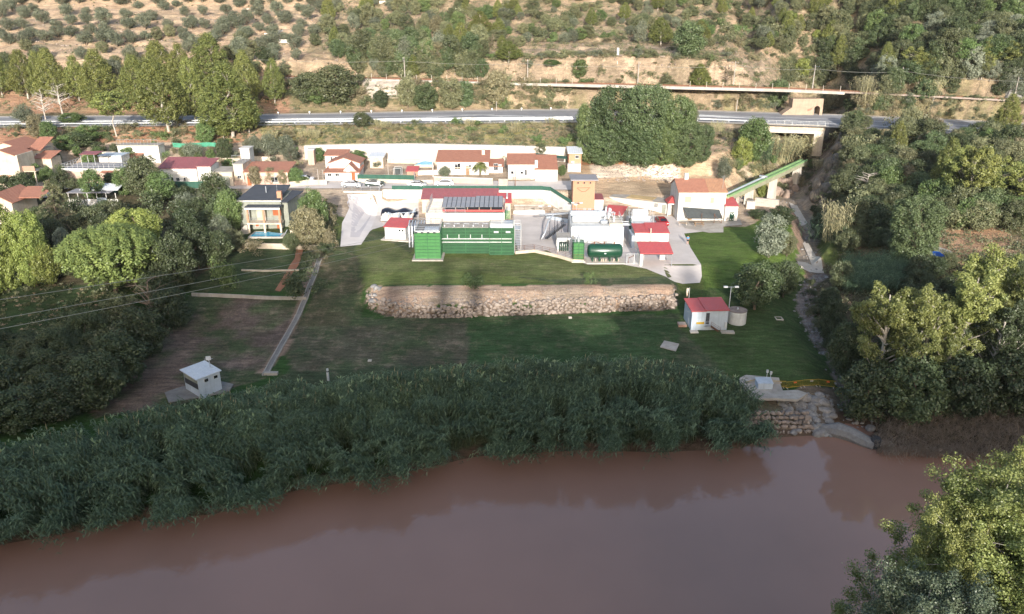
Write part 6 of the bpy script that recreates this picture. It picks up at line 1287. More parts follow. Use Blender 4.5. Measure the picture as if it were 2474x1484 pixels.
# aqueduct
Aa = PY(1752,476,157.5); Ab = PY(1943,387,196.0); zq = (Aa.z+Ab.z)/2; Aa.z = zq+.0; Ab.z = zq+.4; Aa.x = XU(1752,157.5,Aa.z); Ab.x = XU(1943,196,Ab.z)
aq = empty('aqueduct', Aa, math.atan2(Ab.y-Aa.y, Ab.x-Aa.x), 'green painted aqueduct beam on concrete piers crossing the ravine', 'aqueduct'); L_ = math.hypot(Ab.x-Aa.x, Ab.y-Aa.y); k_ = (Ab.z-Aa.z)/L_
def sl(mb, x0, x1, y0, y1, z0, z1): mb.hexa([(x0,y0,z0+k_*x0),(x1,y0,z0+k_*x1),(x1,y1,z0+k_*x1),(x0,y1,z0+k_*x0)], [(x0,y0,z1+k_*x0),(x1,y0,z1+k_*x1),(x1,y1,z1+k_*x1),(x0,y1,z1+k_*x0)])
mb = MB(); sl(mb, 0, L_, -.7, .7, -1.25, -.25); mb.build('beam', surf('mossy_concrete', (.36,.36,.24), (.28,.27,.19), sc=.8), aq); mb = MB(); sl(mb, 0, L_, -.85, -.45, -.24, .12); sl(mb, 0, L_, .45, .85, -.24, .12); sl(mb, 0, L_, -.44, .44, -.24, -.12); mb.build('channel_edge', 'beamgreen', aq)
mb = MB(); mb.tube([(1,0,.25),(L_*.42,0,.25+k_*L_*.42)], .2, 8); mb.build('pipe', 'pipe', aq); mb = MB(); mb.box(L_*.42,L_*.42+.8,-.4,.4,0,.8); mb.tube([(L_*.42+.4,-.9,.6),(L_*.42+.4,.9,.6)], .25, 8); mb.build('valve', 'steel', aq)
def t_at(u):
    lo, hi = 0, 1
    for _ in range(40):
        m = (lo+hi)/2; p = Aa.lerp(Ab, m)
        if proj(p.x, p.y, p.z)[0] < u: lo = m
        else: hi = m
    return lo
for u, w, vb in ((1812,1.5,494),(1870,1.5,480),(1928,2.2,430)):
    t = t_at(u); p = Aa.lerp(Ab, t); zb = ztop(p.y, vb)-p.z; mb = MB(); x = t*L_; mb.hexa([(x-w/2-.2,-.8,zb-1),(x+w/2+.2,-.8,zb-1),(x+w/2+.2,.8,zb-1),(x-w/2-.2,.8,zb-1)], [(x-w/2,-.65,-1.25+k_*x),(x+w/2,-.65,-1.25+k_*x),(x+w/2,.65,-1.25+k_*x),(x-w/2,.65,-1.25+k_*x)]); mb.build('pier', 'concrete_pale', aq)
wallpx('stone_wall', [(1783,493),(1800,491)], 1.6, .6, 'stonewall', 'short stone wall right of the white annex'); wallpx('stone_wall', [(1822,497),(1850,500),(1880,503)], 1.7, .7, 'stonewall', 'rough stone wall at the foot of the aqueduct piers', drop=1.5)
q = hit(1811,503); tag(MB().box(-.9,.9,-.5,.6,-.5,1.5).build('concrete_block', 'concrete_pale', loc=q, bevel=.03), 'white block at the foot of the first aqueduct pier', 'block')
# railway
def railpt(x, dy=0): a = lineZ(LINES[iR], x); return (x, a[0]+dy, a[1])
def railstrip(name, dy0, dy1, z0, z1, m, parent, x0, x1, oo):
    mb = MB(); xs = np.arange(x0, x1+.1, 3.0)
    for a, b in zip(xs[:-1], xs[1:]):
        A_, B_ = railpt(a), railpt(b); mb.hexa([(a-oo[0],A_[1]+dy0-oo[1],A_[2]+z0-oo[2]),(b-oo[0],B_[1]+dy0-oo[1],B_[2]+z0-oo[2]),(b-oo[0],B_[1]+dy1-oo[1],B_[2]+z0-oo[2]),(a-oo[0],A_[1]+dy1-oo[1],A_[2]+z0-oo[2])], [(a-oo[0],A_[1]+dy0-oo[1],A_[2]+z1-oo[2]),(b-oo[0],B_[1]+dy0-oo[1],B_[2]+z1-oo[2]),(b-oo[0],B_[1]+dy1-oo[1],B_[2]+z1-oo[2]),(a-oo[0],A_[1]+dy1-oo[1],A_[2]+z1-oo[2])])
    return mb.build(name, m, parent)
oo = railpt(0); rr_ = empty('railway_track', oo, 0, 'single railway track on rust brown ballast along the hillside', 'railway track')
railstrip('ballast', .6, 4.4, -.3, .14, surf('rusty_ballast', (.33,.27,.23), (.24,.19,.16), sc=1.5, streak=False), rr_, -70, 140, oo); railstrip('rail', 1.6, 1.7, .14, .34, 'rust', rr_, -70, 140, oo); railstrip('rail', 3.1, 3.2, .14, .34, 'rust', rr_, -70, 140, oo)
rw_ = empty('track_wall', railpt(-20, -.6), 0, 'low pale concrete wall holding the railway bed', 'wall'); railstrip('wall', -.6, -.1, -.6, .1, 'concrete', rw_, XU(735,241,20), XU(2010,236,18), tuple(rw_.location))
k = 0
xs = list(np.arange(XU(860,241,20), XU(1400,240,20), 4.6))+list(np.arange(XU(1650,238,20), XU(2020,234,19), 4.6))
for x in xs:
    q = railpt(x, -.3)
    if k == 0: proto = MB().tube([(0,0,0),(0,0,1.7)], .06, 5).build('fence_post', 'concrete_pale', loc=q); ob = proto
    else: ob = proto.copy(); ob.location = q; COL.objects.link(ob)
    tag(ob, 'thin pale fence post on the low railway wall', 'fence post', 'pale fence posts along the railway wall'); k += 1
poles = []
def catenary(u, vb, vt, label, lean=0):
    x = XU(u, 240, 20); p = railpt(x, 4.9); x = XU(u, p[1], p[2]); p = railpt(x, 4.9); z0 = ztop(p[1], vb); z1 = ztop(p[1], vt); r_ = empty('railway_pole', (p[0], p[1], min(z0, p[2])), 0, label, 'pole', 'railway masts'); h = z1-min(z0, p[2])
    mb = MB(); mb.tube([(0,0,-.3),(0,0,h)], [.17,.12], 6); mb.build('mast', 'polewood', r_); mb = MB(); mb.tube([(0,0,h-.5),(.0,-3.0,h-.2)], .04, 4); mb.tube([(0,0,h-1.6),(0,-3.0,h-.3)], .04, 4); mb.build('bracket', 'steel', r_); poles.append((p[0], p[1]-2.8, min(z0, p[2])+h-1.0))
for u, vb, vt, lab in ((978,176,138,'pale railway mast with a bracket among the left bushes'),(1274,199,144,'railway mast left of the green bushes above the big tree'),(1540,195,149,'railway mast just above the big dark tree'),(1771,214,148,'tall railway mast beside the bare sapling'),(1963,219,157,'railway mast above the tunnel mouth'),(2176,206,163,'railway mast among the dark right trees'),(2470,248,186,'leaning railway mast by the grey rock at the right edge')): catenary(u, vb, vt, lab)
tw_ = empty('overhead_wire', poles[0], 0, 'thin overhead contact wire along the railway', 'wire'); mb = MB(); pts = [Vector(p)-Vector(poles[0]) for p in poles]
pts = [pts[0]+Vector((-45,2,.3))]+pts
for a, b in zip(pts[:-1], pts[1:]): mb.tube([a.lerp(b, t)-Vector((0,0,1.1*4*t*(1-t)*.5)) for t in np.linspace(0, 1, 7)], .035, 4)
mb.build('wire', 'wire', tw_)
# road side poles
def pole(u, vb, vt, label, r=.12, top=None, lean=0, m='polewood', name='utility_pole'):
    p = hit(u, vb); h = ztop(p.y, vt)-p.z; r_ = empty(name, p, 0, label, 'pole'); mb = MB(); mb.tube([(0,0,-.4),(lean,0,h)], [r, r*.75], 6); mb.build('pole', m, r_)
    if top == 'lamp': MB().box(-.5,.5,-.15,.15,h-.05,h+.15).build('lamp_head', 'white2', r_)
    if top == 'cross': MB().tube([(-.8+lean,0,h-.2),(.8+lean,0,h-.2)], .06, 4).build('crossarm', m, r_)
    return r_
pole(1199,270,246,'short pale pole standing behind the road near its middle'); pole(1778,271,241,'grey pole behind the road left of the bridge'); pole(2240,278,199,'leaning pole with a crossarm left of the right road stretch', .14, 'cross', 1.6)
pole(1006,405,390,'pole') if 0 else None
pole(939,440,386,'thin pale pole behind the green screened garden fence', .09); pole(1046,428,390,'white pole beside the small pool terrace', .12, m='white'); pole(1244,456,411,'brown pole rising from the street wall by the white end house', .11, m='rust'); pole(770,447,409,'pale pole left of the gabled white house', .1); pole(782,447,411,'second pale pole left of the gabled white house', .08); pole(539,428,400,'thin pole over the flat roofed garage', .08)
pole(133,440,404,'crooked pole left of the terrace house', .1); pole(80,476,450,'white lamp post with a globe left of the cedar', .07, m='white', name='street_lamp'); pole(613,178,152,'white crooked pole at the foot of the olive slope', .12, m='white'); pole(1515,178,150,'white signal pole') if 0 else None
sg_ = pole(1490,172,148,'white railway signal on its post above the big tree', .1, m='white', name='railway_signal'); MB().box(-.3,.3,-.4,-.1,2.2,4.2).build('signal_head', 'white2', sg_)
rs_ = pole(1964,274,236,'post carrying two round traffic signs by the tunnel mouth', .06, m='steel', name='traffic_sign'); h_ = ztop(hit(1964,274).y, 238)-hit(1964,274).z
for z_ in (h_-.3, h_-1.5): mb = MB(); mb.tube([(0,-.12,z_),(0,-.16,z_)], .62, 20); mb.build('sign_disc', 'steel', rs_)
# tunnel portal under the railway
q = hit(1975,281); p0 = PY(1928,272,roadpt(q.x,1)[1]+1.5); pt = Bld('tunnel_portal', 'sandy tunnel portal with a dark arched mouth beside the road', 'tunnel', (1915,272), (1984,276), Y=p0.y+.5, z=12.6, h=4.4, depth=3.5); 
mb = MB(); aw = pt.ux(1966.5,2); bw = pt.ux(1981.5,2); mb.v = []; n = 12; cx = (aw+bw)/2; rw2 = (bw-aw)/2*.92; ah = 2.6
prof = [(cx-rw2,-.4)]+[(cx-rw2*math.cos(math.pi*i/n), ah-.9+rw2*.9*math.sin(math.pi*i/n)) for i in range(n+1)]+[(cx+rw2,-.4)]
outer = [(-.5 if i < len(prof)/2 else bw+.6, min(4.4 if i > 5 else .2+i*.9, 4.4)) for i in range(len(prof))]; outer[0] = (-3.5,-.4); outer[-1] = (bw+.7,-.4); outer[1] = (-2.5,.6); outer[-2] = (bw+.7,2)
for y in (0, 3.4):
    for a, b in (prof, outer) and [(prof[i], outer[i]) for i in range(len(prof))]: mb.v += [(a[0],y,a[1]),(b[0],y,b[1])]
m_ = len(prof)*2
for i in range(len(prof)-1): mb.f += [(2*i,2*i+2,2*i+3,2*i+1),(2*i,m_+2*i,m_+2*i+2,2*i+2),(2*i+1,2*i+3,m_+2*i+3,m_+2*i+1)]
mb.build('portal', surf('sandy_render', (.40,.30,.22), (.30,.22,.16), sc=.8), pt.root); pt.box('dark_mouth_sheet', 'darkmetal', aw-.2, bw+.2, 3.2, 3.3, -.4, 3.4)  # dark sheet behind the arch stands for the unlit depth of the tunnel
mb = MB(); gx = pt.ux(1950,1.2); [mb.tube([(gx+a*.5, -.03, 1.0+b*.4), (gx+(a+.8)*.5, -.03, 1.0+(b+.6)*.4)], .05, 4) for a, b in ((0,0),(.6,.7),(.2,1.1),(1.2,1.4),(1.0,.2),(1.7,1.0),(-.4,.6),(2,1.9))]; mb.build('graffiti', surf('red_spray', (.65,.10,.06), sc=3, streak=False), pt.root)
# ------------------------------------------------------------------ vehicles
def car(p, rz, paint, label, kind='car', cat='car'):
    r_ = empty('parked_car' if kind == 'car' else 'parked_van', p, rz, label, cat)
    L_, Wd, Hc = (4.2, 1.75, 1.48) if kind == 'car' else (4.8, 1.9, 1.95)
    pr = [(-2.1,.35),(-2.1,.80),(-1.95,.98),(-1.35,1.02),(-.62,1.44),(.85,Hc),(1.72,1.28),(2.05,.98),(2.1,.5),(2.05,.32)] if kind == 'car' else [(-2.4,.35),(-2.38,.95),(-1.7,1.1),(-1.1,1.85),(2.2,1.95),(2.38,1.0),(2.4,.35)]
    def body(w0, w1, pts, nm, m, sm=False):
        mb = MB(); n = len(pts)
        for s_ in (-1, 1): mb.v += [(x, s_*(w0 if z < 1.0 else w0-(z-1.0)*.42*(1 if kind == 'car' else .2))/1, z) for x, z in pts]
        mb.f = [tuple(range(n)), tuple(range(2*n-1, n-1, -1))]+[(i, n+i, n+(i+1)%n, (i+1)%n) for i in range(n)]
        return mb.build(nm, m, r_, bevel=.03)
    body(Wd/2, 0, pr, 'body', paint)
    g = [(-1.22,1.02),(-.62,1.38),(.82,1.42),(1.5,1.24),(1.62,1.02)] if kind == 'car' else [(-1.55,1.15),(-1.05,1.75),(-.2,1.78),(-.2,1.15)]
    for s_ in (-1, 1):
        mb = MB(); n = len(g); mb.v = [(x, s_*(Wd/2-(z-1.0)*.42*(1 if kind == 'car' else .2)+.012), z) for x, z in g]+[(x, s_*(Wd/2-(z-1.0)*.42*(1 if kind == 'car' else .2)-.03), z) for x, z in g]
        mb.f = [tuple(range(n)), tuple(range(2*n-1, n-1, -1))]+[(i, n+i, n+(i+1)%n, (i+1)%n) for i in range(n)]; mb.build('side_window', 'glass', r_)
    if kind == 'car':
        for nm, a, b in (('windscreen',(-1.33,1.03),(-.64,1.41)),('rear_window',(1.74,1.27),(2.0,1.02))): d = Vector((b[0]-a[0],0,b[1]-a[1])).normalized(); nn = Vector((-d.z,0,d.x))*.015; MB().hexa([(a[0]+nn.x,-.7,a[1]+nn.z),(b[0]+nn.x,-.6,b[1]+nn.z),(b[0]+nn.x,.6,b[1]+nn.z),(a[0]+nn.x,.7,a[1]+nn.z)], [(a[0]+2*nn.x,-.7,a[1]+2*nn.z),(b[0]+2*nn.x,-.6,b[1]+2*nn.z),(b[0]+2*nn.x,.6,b[1]+2*nn.z),(a[0]+2*nn.x,.7,a[1]+2*nn.z)]).build(nm, 'glass', r_)
    else: MB().hexa([(-1.72,-.8,1.13),(-1.15,-.75,1.82),(-1.15,.75,1.82),(-1.72,.8,1.13)], [(-1.76,-.8,1.15),(-1.19,-.75,1.84),(-1.19,.75,1.84),(-1.76,.8,1.15)]).build('windscreen', 'glass', r_)
    for x in (-1.35, 1.3):
        for s_ in (-1, 1): w_ = empty('wheel', (x, s_*(Wd/2-.1), .33)); w_.parent = r_; MB().tube([(0,-.11,0),(0,.11,0)], .33, 14).build('tyre', 'tyre', w_); MB().tube([(0,s_*.08,0),(0,s_*.125,0)], .2, 10).build('rim', 'steel', w_)
    for s_ in (-.6, .6): MB().box(-2.13 if kind == 'car' else -2.43, -2.05 if kind == 'car' else -2.35, s_-.16, s_+.16, .68, .82).build('headlight', 'white2', r_)
    return r_
def onst(u, Y): p = Vector((0, Y, 0)); p.z = h1(XU(u, Y, 4.5), Y)+.08; p.x = XU(u, Y, p.z); return p
car(onst(849,166.2), math.radians(182), 'carsilver', 'silver hatchback parked at the top of the concrete ramp'); car(onst(905,167.0), math.radians(186), 'cardark', 'dark green car parked right of the silver one behind the street railing')
car(onst(1008,166.2), math.radians(180), 'carsilver', 'grey car whose roof just shows over the green street screen'); car(onst(1073,167.6), math.radians(0), 'carwhite', 'white car roof showing over the green street screen, nearer the brick tower', )
q = P(1600,546,.1); car(q+Vector((0,1.0,0)), math.radians(96), 'carred', 'dark red car parked behind the pump house'); q = P(1586,541,.1); car(q+Vector((-.2,1.5,0)), math.radians(90), 'carwhite', 'shaded grey-white car left of the dark red one') if 0 else None
car(hit(92,480)+Vector((0,0,.1)), math.radians(178), 'carwhite', 'white van parked by the red roofs left of the cedar', 'van', 'van'); car(onst(735,171), math.radians(185), 'carwhite', 'white car half hidden behind the right rear corner of the grey house')
rb = MB(); a, b = hit(828,466), hit(912,470); rb = MB(); railing(rb, [Vector((XU(828,163.3,4.3),163.3,4.35)), Vector((XU(918,163.3,4.3),163.3,4.35))], 1.0, .03, 1.6, 3); tag(rb.build('street_railing', 'steel'), 'grey railing at the top of the concrete ramp in front of the parked cars', 'railing')
x0, x1 = XU(830,163,4), XU(922,163,4); tag(MB().box(x0, x1, 162.9, 163.2, 2.6, 4.4).build('ramp_head_wall', 'white'), 'low white wall between the ramp and the parked cars', 'wall')
# picnic table, bench
q = P(1687,545,.45); pt_ = empty('picnic_table', q, 0, 'wooden picnic table with benches on the terrace under the awning', 'table'); MB().box(-1,1,-.4,.4,.70,.76).build('tabletop', 'wood', pt_)
for y in (-.85, .65): MB().box(-1,1,y,y+.22,.42,.47).build('bench_seat', 'wood', pt_)
for x in (-.75, .75): mb = MB(); mb.box(x-.05,x+.05,-.8,.8,.34,.41); mb.hexa([(x-.05,-.7,0),(x+.05,-.7,0),(x+.05,-.6,0),(x-.05,-.6,0)],[(x-.05,-.3,.7),(x+.05,-.3,.7),(x+.05,-.2,.7),(x-.05,-.2,.7)]); mb.hexa([(x-.05,.6,0),(x+.05,.6,0),(x+.05,.7,0),(x-.05,.7,0)],[(x-.05,.2,.7),(x+.05,.2,.7),(x+.05,.3,.7),(x-.05,.3,.7)]); mb.build('leg', 'wood', pt_)
q = P(1649,544,.4); bn = empty('bench', q, -.1, 'low plain bench left of the picnic table', 'bench'); MB().box(-.9,.9,-.2,.2,.4,.46).build('seat', 'wood', bn); [MB().box(x-.06,x+.06,-.15,.15,0,.4).build('leg', 'concrete', bn) for x in (-.7,.7)]
# ------------------------------------------------------------------ person
def person():
    q = P(1660.3,590.5,.08); r_ = empty('person', q, math.radians(165), 'person in bright blue top and dark shorts standing at the yard edge', 'person')
    def skin(name, verts, edges, m, sub=2):
        me = bpy.data.meshes.new(name); me.from_pydata([v[:3] for v in verts], edges, []); ob = bpy.data.objects.new(name, me); COL.objects.link(ob)
        md = ob.modifiers.new('s', 'SKIN'); md.use_smooth_shade = True; 
        for i, v in enumerate(verts): me.skin_vertices[0].data[i].radius = (v[3], v[4] if len(v) > 4 else v[3])
        me.skin_vertices[0].data[0].use_root = True
        ob.modifiers.new('d', 'SUBSURF').levels = sub; dg = bpy.context.evaluated_depsgraph_get(); nm = bpy.data.meshes.new_from_object(ob.evaluated_get(dg)); bpy.data.objects.remove(ob)
        nm.materials.clear(); nm.materials.append(M[m]); o2 = bpy.data.objects.new(name, nm); return link(o2, r_)
    V = [(0,0,.95,.15,.11),(0,0,1.15,.14,.10),(0,0,1.36,.17,.11),(0,0,1.47,.06),(0,-.01,1.58,.085,.1),(0,-.01,1.70,.075,.085),
         (.19,0,1.38,.055),(.25,.02,1.12,.045),(.24,-.08,.88,.03),(-.19,0,1.38,.055),(-.25,.02,1.12,.045),(-.24,-.08,.88,.03),
         (.10,0,.86,.085),(.11,-.02,.50,.06),(.12,.06,.09,.042),(.13,-.10,.04,.035),(-.10,0,.86,.085),(-.11,.06,.50,.06),(-.13,.12,.09,.042),(-.14,-.03,.04,.035),
         (.24,-.12,.80,.018),(-.24,-.12,.80,.018),(.225,-.13,.84,.01),(-.225,-.13,.84,.01)]
    E = [(0,1),(1,2),(2,3),(3,4),(4,5),(2,6),(6,7),(7,8),(2,9),(9,10),(10,11),(0,12),(12,13),(13,14),(14,15),(0,16),(16,17),(17,18),(18,19),(8,20),(11,21),(8,22),(11,23)]
    skin('body', V, E, 'skin')
    skin('shirt', [(0,0,.93,.17,.13),(0,0,1.15,.16,.125),(0,0,1.37,.19,.13),(0,0,1.44,.09),(.20,0,1.37,.075),(.25,.01,1.16,.065),(-.20,0,1.37,.075),(-.25,.01,1.16,.065)], [(0,1),(1,2),(2,3),(2,4),(4,5),(2,6),(6,7)], 'blue', 1)
    skin('shorts', [(0,0,.95,.165,.125),(.10,0,.85,.105),(.11,-.01,.56,.09),(-.10,0,.85,.105),(-.11,.03,.56,.09)], [(0,1),(1,2),(0,3),(3,4)], 'navy', 1)
    mb = MB(); mb.lathe([(.02,1.79),(.07,1.775),(.098,1.72),(.1,1.66),(.085,1.62)], 0, .015, 12); mb.build('hair', 'hair', r_, smooth=True)
person()
# ------------------------------------------------------------------ rocks
ICO = None
def rockmesh(r, n=10, sub=1):
    bm = bmesh.new(); bmesh.ops.create_icosphere(bm, subdivisions=sub, radius=1); V = np.array([v.co[:] for v in bm.verts]); F = np.array([[v.index for v in f.verts] for f in bm.faces]); bm.free(); return V, F
RV, RF_ = rockmesh(None, sub=2)
def rocks(name, pts, m, label, cat='rocks', kind=None, sq=(1,1,.8), normal=None, seed=1):
    """many boulders in one bank or wall: pts (x,y,z,r)"""
    r = np.random.default_rng(seed); Vs = []; Fs = []; Ts = []; k = 0; o = np.array(pts[0][:3])
    for p in pts:
        v = RV.copy(); 
        for _ in range(7): d = rnd_unit(r, 1)[0]; h = r.uniform(.5, .85); s = v@d; v = v-np.maximum(0, s-h)[:, None]*d*.95
        v *= np.array(sq)*r.uniform(.75, 1.25, 3); a = r.random()*6.28; c, s = math.cos(a), math.sin(a); v = v@np.array([[c,-s,0],[s,c,0],[0,0,1]]); v = v*p[3]+np.array(p[:3])-o
        Vs.append(v); Fs.append(RF_+k); Ts.append(np.full(len(v), r.random())); k += len(v)
    me = npmesh(name, np.vstack(Vs), np.vstack(Fs), m, np.concatenate(Ts)); ob = bpy.data.objects.new(name, me); ob.location = o; link(ob); return tag(ob, label, cat, kind=kind)
r = np.random.default_rng(9); pts = []
bw = resample([hit(u, v) for u, v in ((893,712),(889,724),(903,746),(960,762),(1040,765),(1130,763),(1230,759),(1330,756),(1420,751),(1520,747),(1627,741))], .46)
for i, p in enumerate(bw):
    zb = h1(p.x, p.y-.5)
    for k in range(6):
        rr = r.uniform(.25, .43); zz = zb+.05+k*.37+r.normal()*.09; top = h1(p.x, p.y+1.2)
        if zz > top+.2: continue
        pts.append((p.x+(k%2)*.28+r.normal()*.2, p.y-.3+k*.16+r.normal()*.08-.3*(rr-.38), zz, rr))
for i in range(150): p = hit(960+664*r.random(), 716+18*r.random()); pts.append((p.x, p.y, p.z-.05, r.uniform(.2, .42)))
for k in range(9):
    for q in np.linspace(0, 1, 8): p = hit(1626, 741-44*q); pts.append((p.x+r.normal()*.1, p.y, h1(p.x+.6, p.y)+.1+(k%4)*.35, r.uniform(.25,.36))) if k < 4 else None
rocks('stone_bank', pts, 'rock', 'long curved bank of stacked pale boulders across the lawn', 'stone bank', sq=(1.2,.8,.8))
pts = [(p.x+r.normal()*.4, p.y+r.normal()*.4, h1(p.x,p.y)-.1, r.uniform(.5,.8)) for p in [hit(u,v) for u,v in ((900,690),(910,694),(897,700),(893,710),(912,703),(893,720),(905,712),(918,697),(908,722))]]
rocks('rock_outcrop', pts, 'rock_grey', 'pale grey rock outcrop at the left end of the stone bank', 'rock', sq=(1.1,1,.55))
pts = []
for i in range(260):
    u = 1000+600*r.random(); v = 700+24*r.random(); p = hit(u, v); pts.append((p.x, p.y, p.z, r.uniform(.06, .2)))
rocks('loose_stones', pts, 'rock', 'loose small stones on the sandy top of the bank', 'stones', 'stuff')
# riverside masonry, rubble, log
mp0 = P(1838,958,-6.2); pts = []
for k in range(5):
    for i in range(17): pts.append((mp0.x-3.2+i*.50+(k%2)*.25+r.normal()*.08, mp0.y-3.5-.3*(4-k)+r.normal()*.06, -9.0+k*.5+.3, r.uniform(.36,.46)))
rocks('river_wall', pts, 'rock', 'rough masonry wall of squared stones below the inspection box', 'stone wall', sq=(1.1,.7,.75))
tag(drape('concrete_apron', [tuple(P(*p)) for p in ((1785,925,-6),(1800,918,-6),(1880,922,-6),(1890,948,-6),(1925,948,-6.1),(1950,958,-6.2),(1925,975,-6.3),(1870,972,-6.3),(1800,972,-6.2),(1788,950,-6))], 'concrete', .32, th=.3, zf=lambda X, Y: np.maximum(H(X, Y), -6.35)), 'pale concrete apron round the inspection box', 'slab')
pts = []
for i in range(420):
    u = r.uniform(1885, 2010); v = r.uniform(948, 1052); 
    if v > 1000+ (u-1885)*.5 or v < 930+(u-1900)*.25: continue
    p = hit(u, v); pts.append((p.x, p.y, p.z+.05, r.choice([.12,.2,.35,.6], p=[.4,.3,.2,.1])))
for u, v, s in ((1905,962,.8),(1925,958,.9),(1945,962,1.0),(1965,965,.9),(1985,972,1.0),(1935,975,.8),(1960,982,.9),(1990,990,.8),(1998,1002,.9),(1945,1015,.8),(1925,1040,.6),(1975,1040,.8),(1990,1030,.6)): p = hit(u, v); pts.append((p.x, p.y, p.z, s))
rocks('rubble', pts, 'rock_grey', 'heap of pale grey rubble and rock slabs sliding down to the river', 'rubble', sq=(1.2,1,.5))
for i, (u, v, s, lab) in enumerate(((1918,1046,.8,'flat pale boulder at the water edge'),(1950,1040,.65,'upright pale boulder at the water edge'),(1980,1047,.95,'large dark pointed boulder at the water edge'),(1860,1044,.4,'small rock breaking the water near the reeds'),(2102,1037,.7,'rounded pale boulder above the fallen trunk'))):
    p = P(u, v, -8.9); rocks('boulder', [(p.x, p.y, -8.8, s)], 'rock_grey', lab, 'boulder', sq=(1.2,.8,.7), seed=20+i)
lg = P(2000,1032,-8.4); le = P(2112,1078,-8.8); lo = empty('rock_ledge', lg, 0, 'long sloping grey ledge ending in a dark stump in the river', 'rock'); mb = MB(); d = le-lg
mb.tube([Vector((-1,0,-.2)), d*.2, d*.5+Vector((0,.2,.1)), d*.8, d], [.5,1.1,1.0,.9,.75], 9); ob = mb.build('ledge', 'rock_grey', lo); MB().lathe([(.55,-.6),(.6,.5),(.5,.75)], d.x+.1, d.y+.1, 12).build('stump', 'darkmetal', lo)
for u0, v0, u1, v1, lab in ((2115,1062,2160,1075,'pale concrete slab in the water beside the ledge'),):
    p = P(u0, v0, -8.75); q = P(u1, v1, -8.75); tag(MB().box(0, q.x-p.x, -1.3, 0, -.4, .0).build('concrete_slab', 'concrete', loc=p), lab, 'slab')
# inspection box, barriers
q = P(1829,944,-5.95); ib = empty('inspection_box', (q.x, q.y, -5.95), 0, 'pale blue steel inspection box on the riverside concrete', 'box'); MB().box(0,1.95,0,1.3,0,1.05).build('body', 'blueplaster', ib); MB().slab([(-.06,-.06,1.07),(2.01,-.06,1.07),(2.01,1.36,1.3),(-.06,1.36,1.3)], .06).build('lid', 'blueplaster', ib); MB().box(.1,1.85,-.03,-.002,.15,.9).build('panel', 'blueplaster', ib)
for dx, hh in ((1.55,1.9),(2.05,1.65)): mb = MB(); mb.tube([(dx,1.5,0),(dx,1.5,hh)], .04, 5); mb.box(dx-.12,dx+.12,1.4,1.6,hh,hh+.4); mb.build('sensor_post', 'white2', ib)
bp = [P(u, v, -5.7) for u, v in ((1800,931),(1829,923),(1866,927),(1899,928),(1940,924),(1978,922),(2020,927),(2055,930))]
for i in range(7):
    a, b = bp[i], bp[i+1]; L_ = (b-a).length-.1; r_ = empty('barrier', a, math.atan2(b.y-a.y, b.x-a.x), 'yellow metal crowd barrier in the riverside row, '+('at the left behind the inspection box','beside the inspection box','just right of the inspection box','fourth from the reeds','in the right middle of the row','last full one at the right','half hidden under the trees')[i], 'barrier', 'yellow barriers by the river'); a_z = h1(a.x, a.y); r_.location.z = a_z
    mb = MB(); [mb.tube(s_, .028, 5) for s_ in ([(0,0,.15),(0,0,1.0),(L_,0,1.0),(L_,0,.15),(0,0,.15)],)]; mb.build('frame', 'yellow', r_); mb = MB(); [mb.tube([(x,0,.15),(x,0,1.0)], .013, 4) for x in np.linspace(.12, L_-.12, max(6, int(L_/.14)))]; mb.build('bars', 'yellow', r_); mb = MB(); [mb.box(x-.03,x+.03,-.3,.3,0,.04) for x in (.2, L_-.2)]; [mb.tube([(x,0,0),(x,0,.15)], .02, 4) for x in (.2, L_-.2)]; mb.build('foot', 'concrete_pale', r_)
    if i > 1: MB().box(L_*.45,L_*.45+.4,-.03,-.015,.7,.9).build('plate', 'orange' if i % 2 else 'concrete', r_)
q = hit(2035,928); sb_ = rocks('stone_block', [(q.x, q.y, q.z+.6, .85)], 'rock_grey', 'grey-blue upright block at the right end of the yellow barriers', 'block', sq=(.8,.8,1.2), seed=4)
# ------------------------------------------------------------------ power lines
for i, (a, b, lab) in enumerate((((-60,737,27),(925,562,9.5),'upper power cable sagging over the dark field'),((-60,785,26),(930,603,8.0),'middle power cable'),((-60,805,24.5),(960,590,8.5),'lower power cable'))):
    if i == 0: a, b = (-60,733,27), (1000,560,8)
    elif i == 1: a, b = (-60,781,26), (1000,573,8)
    else: a, b = (-60,806,24.5), (1000,586,8)
    p = P(a[0], a[1], a[2]); q = P(b[0], b[1], b[2]); mb = MB(); n = 24
    mb.tube([(p.lerp(q, t)-p)-Vector((0,0,.9*4*t*(1-t)*.35)) for t in np.linspace(0, 1, n)], .014, 4); tag(mb.build('power_cable', 'wire', loc=p), lab.replace('middle power cable', 'middle power cable crossing the left woodland').replace('lower power cable', 'lower power cable crossing the left woodland'), 'cable', 'overhead power cables')
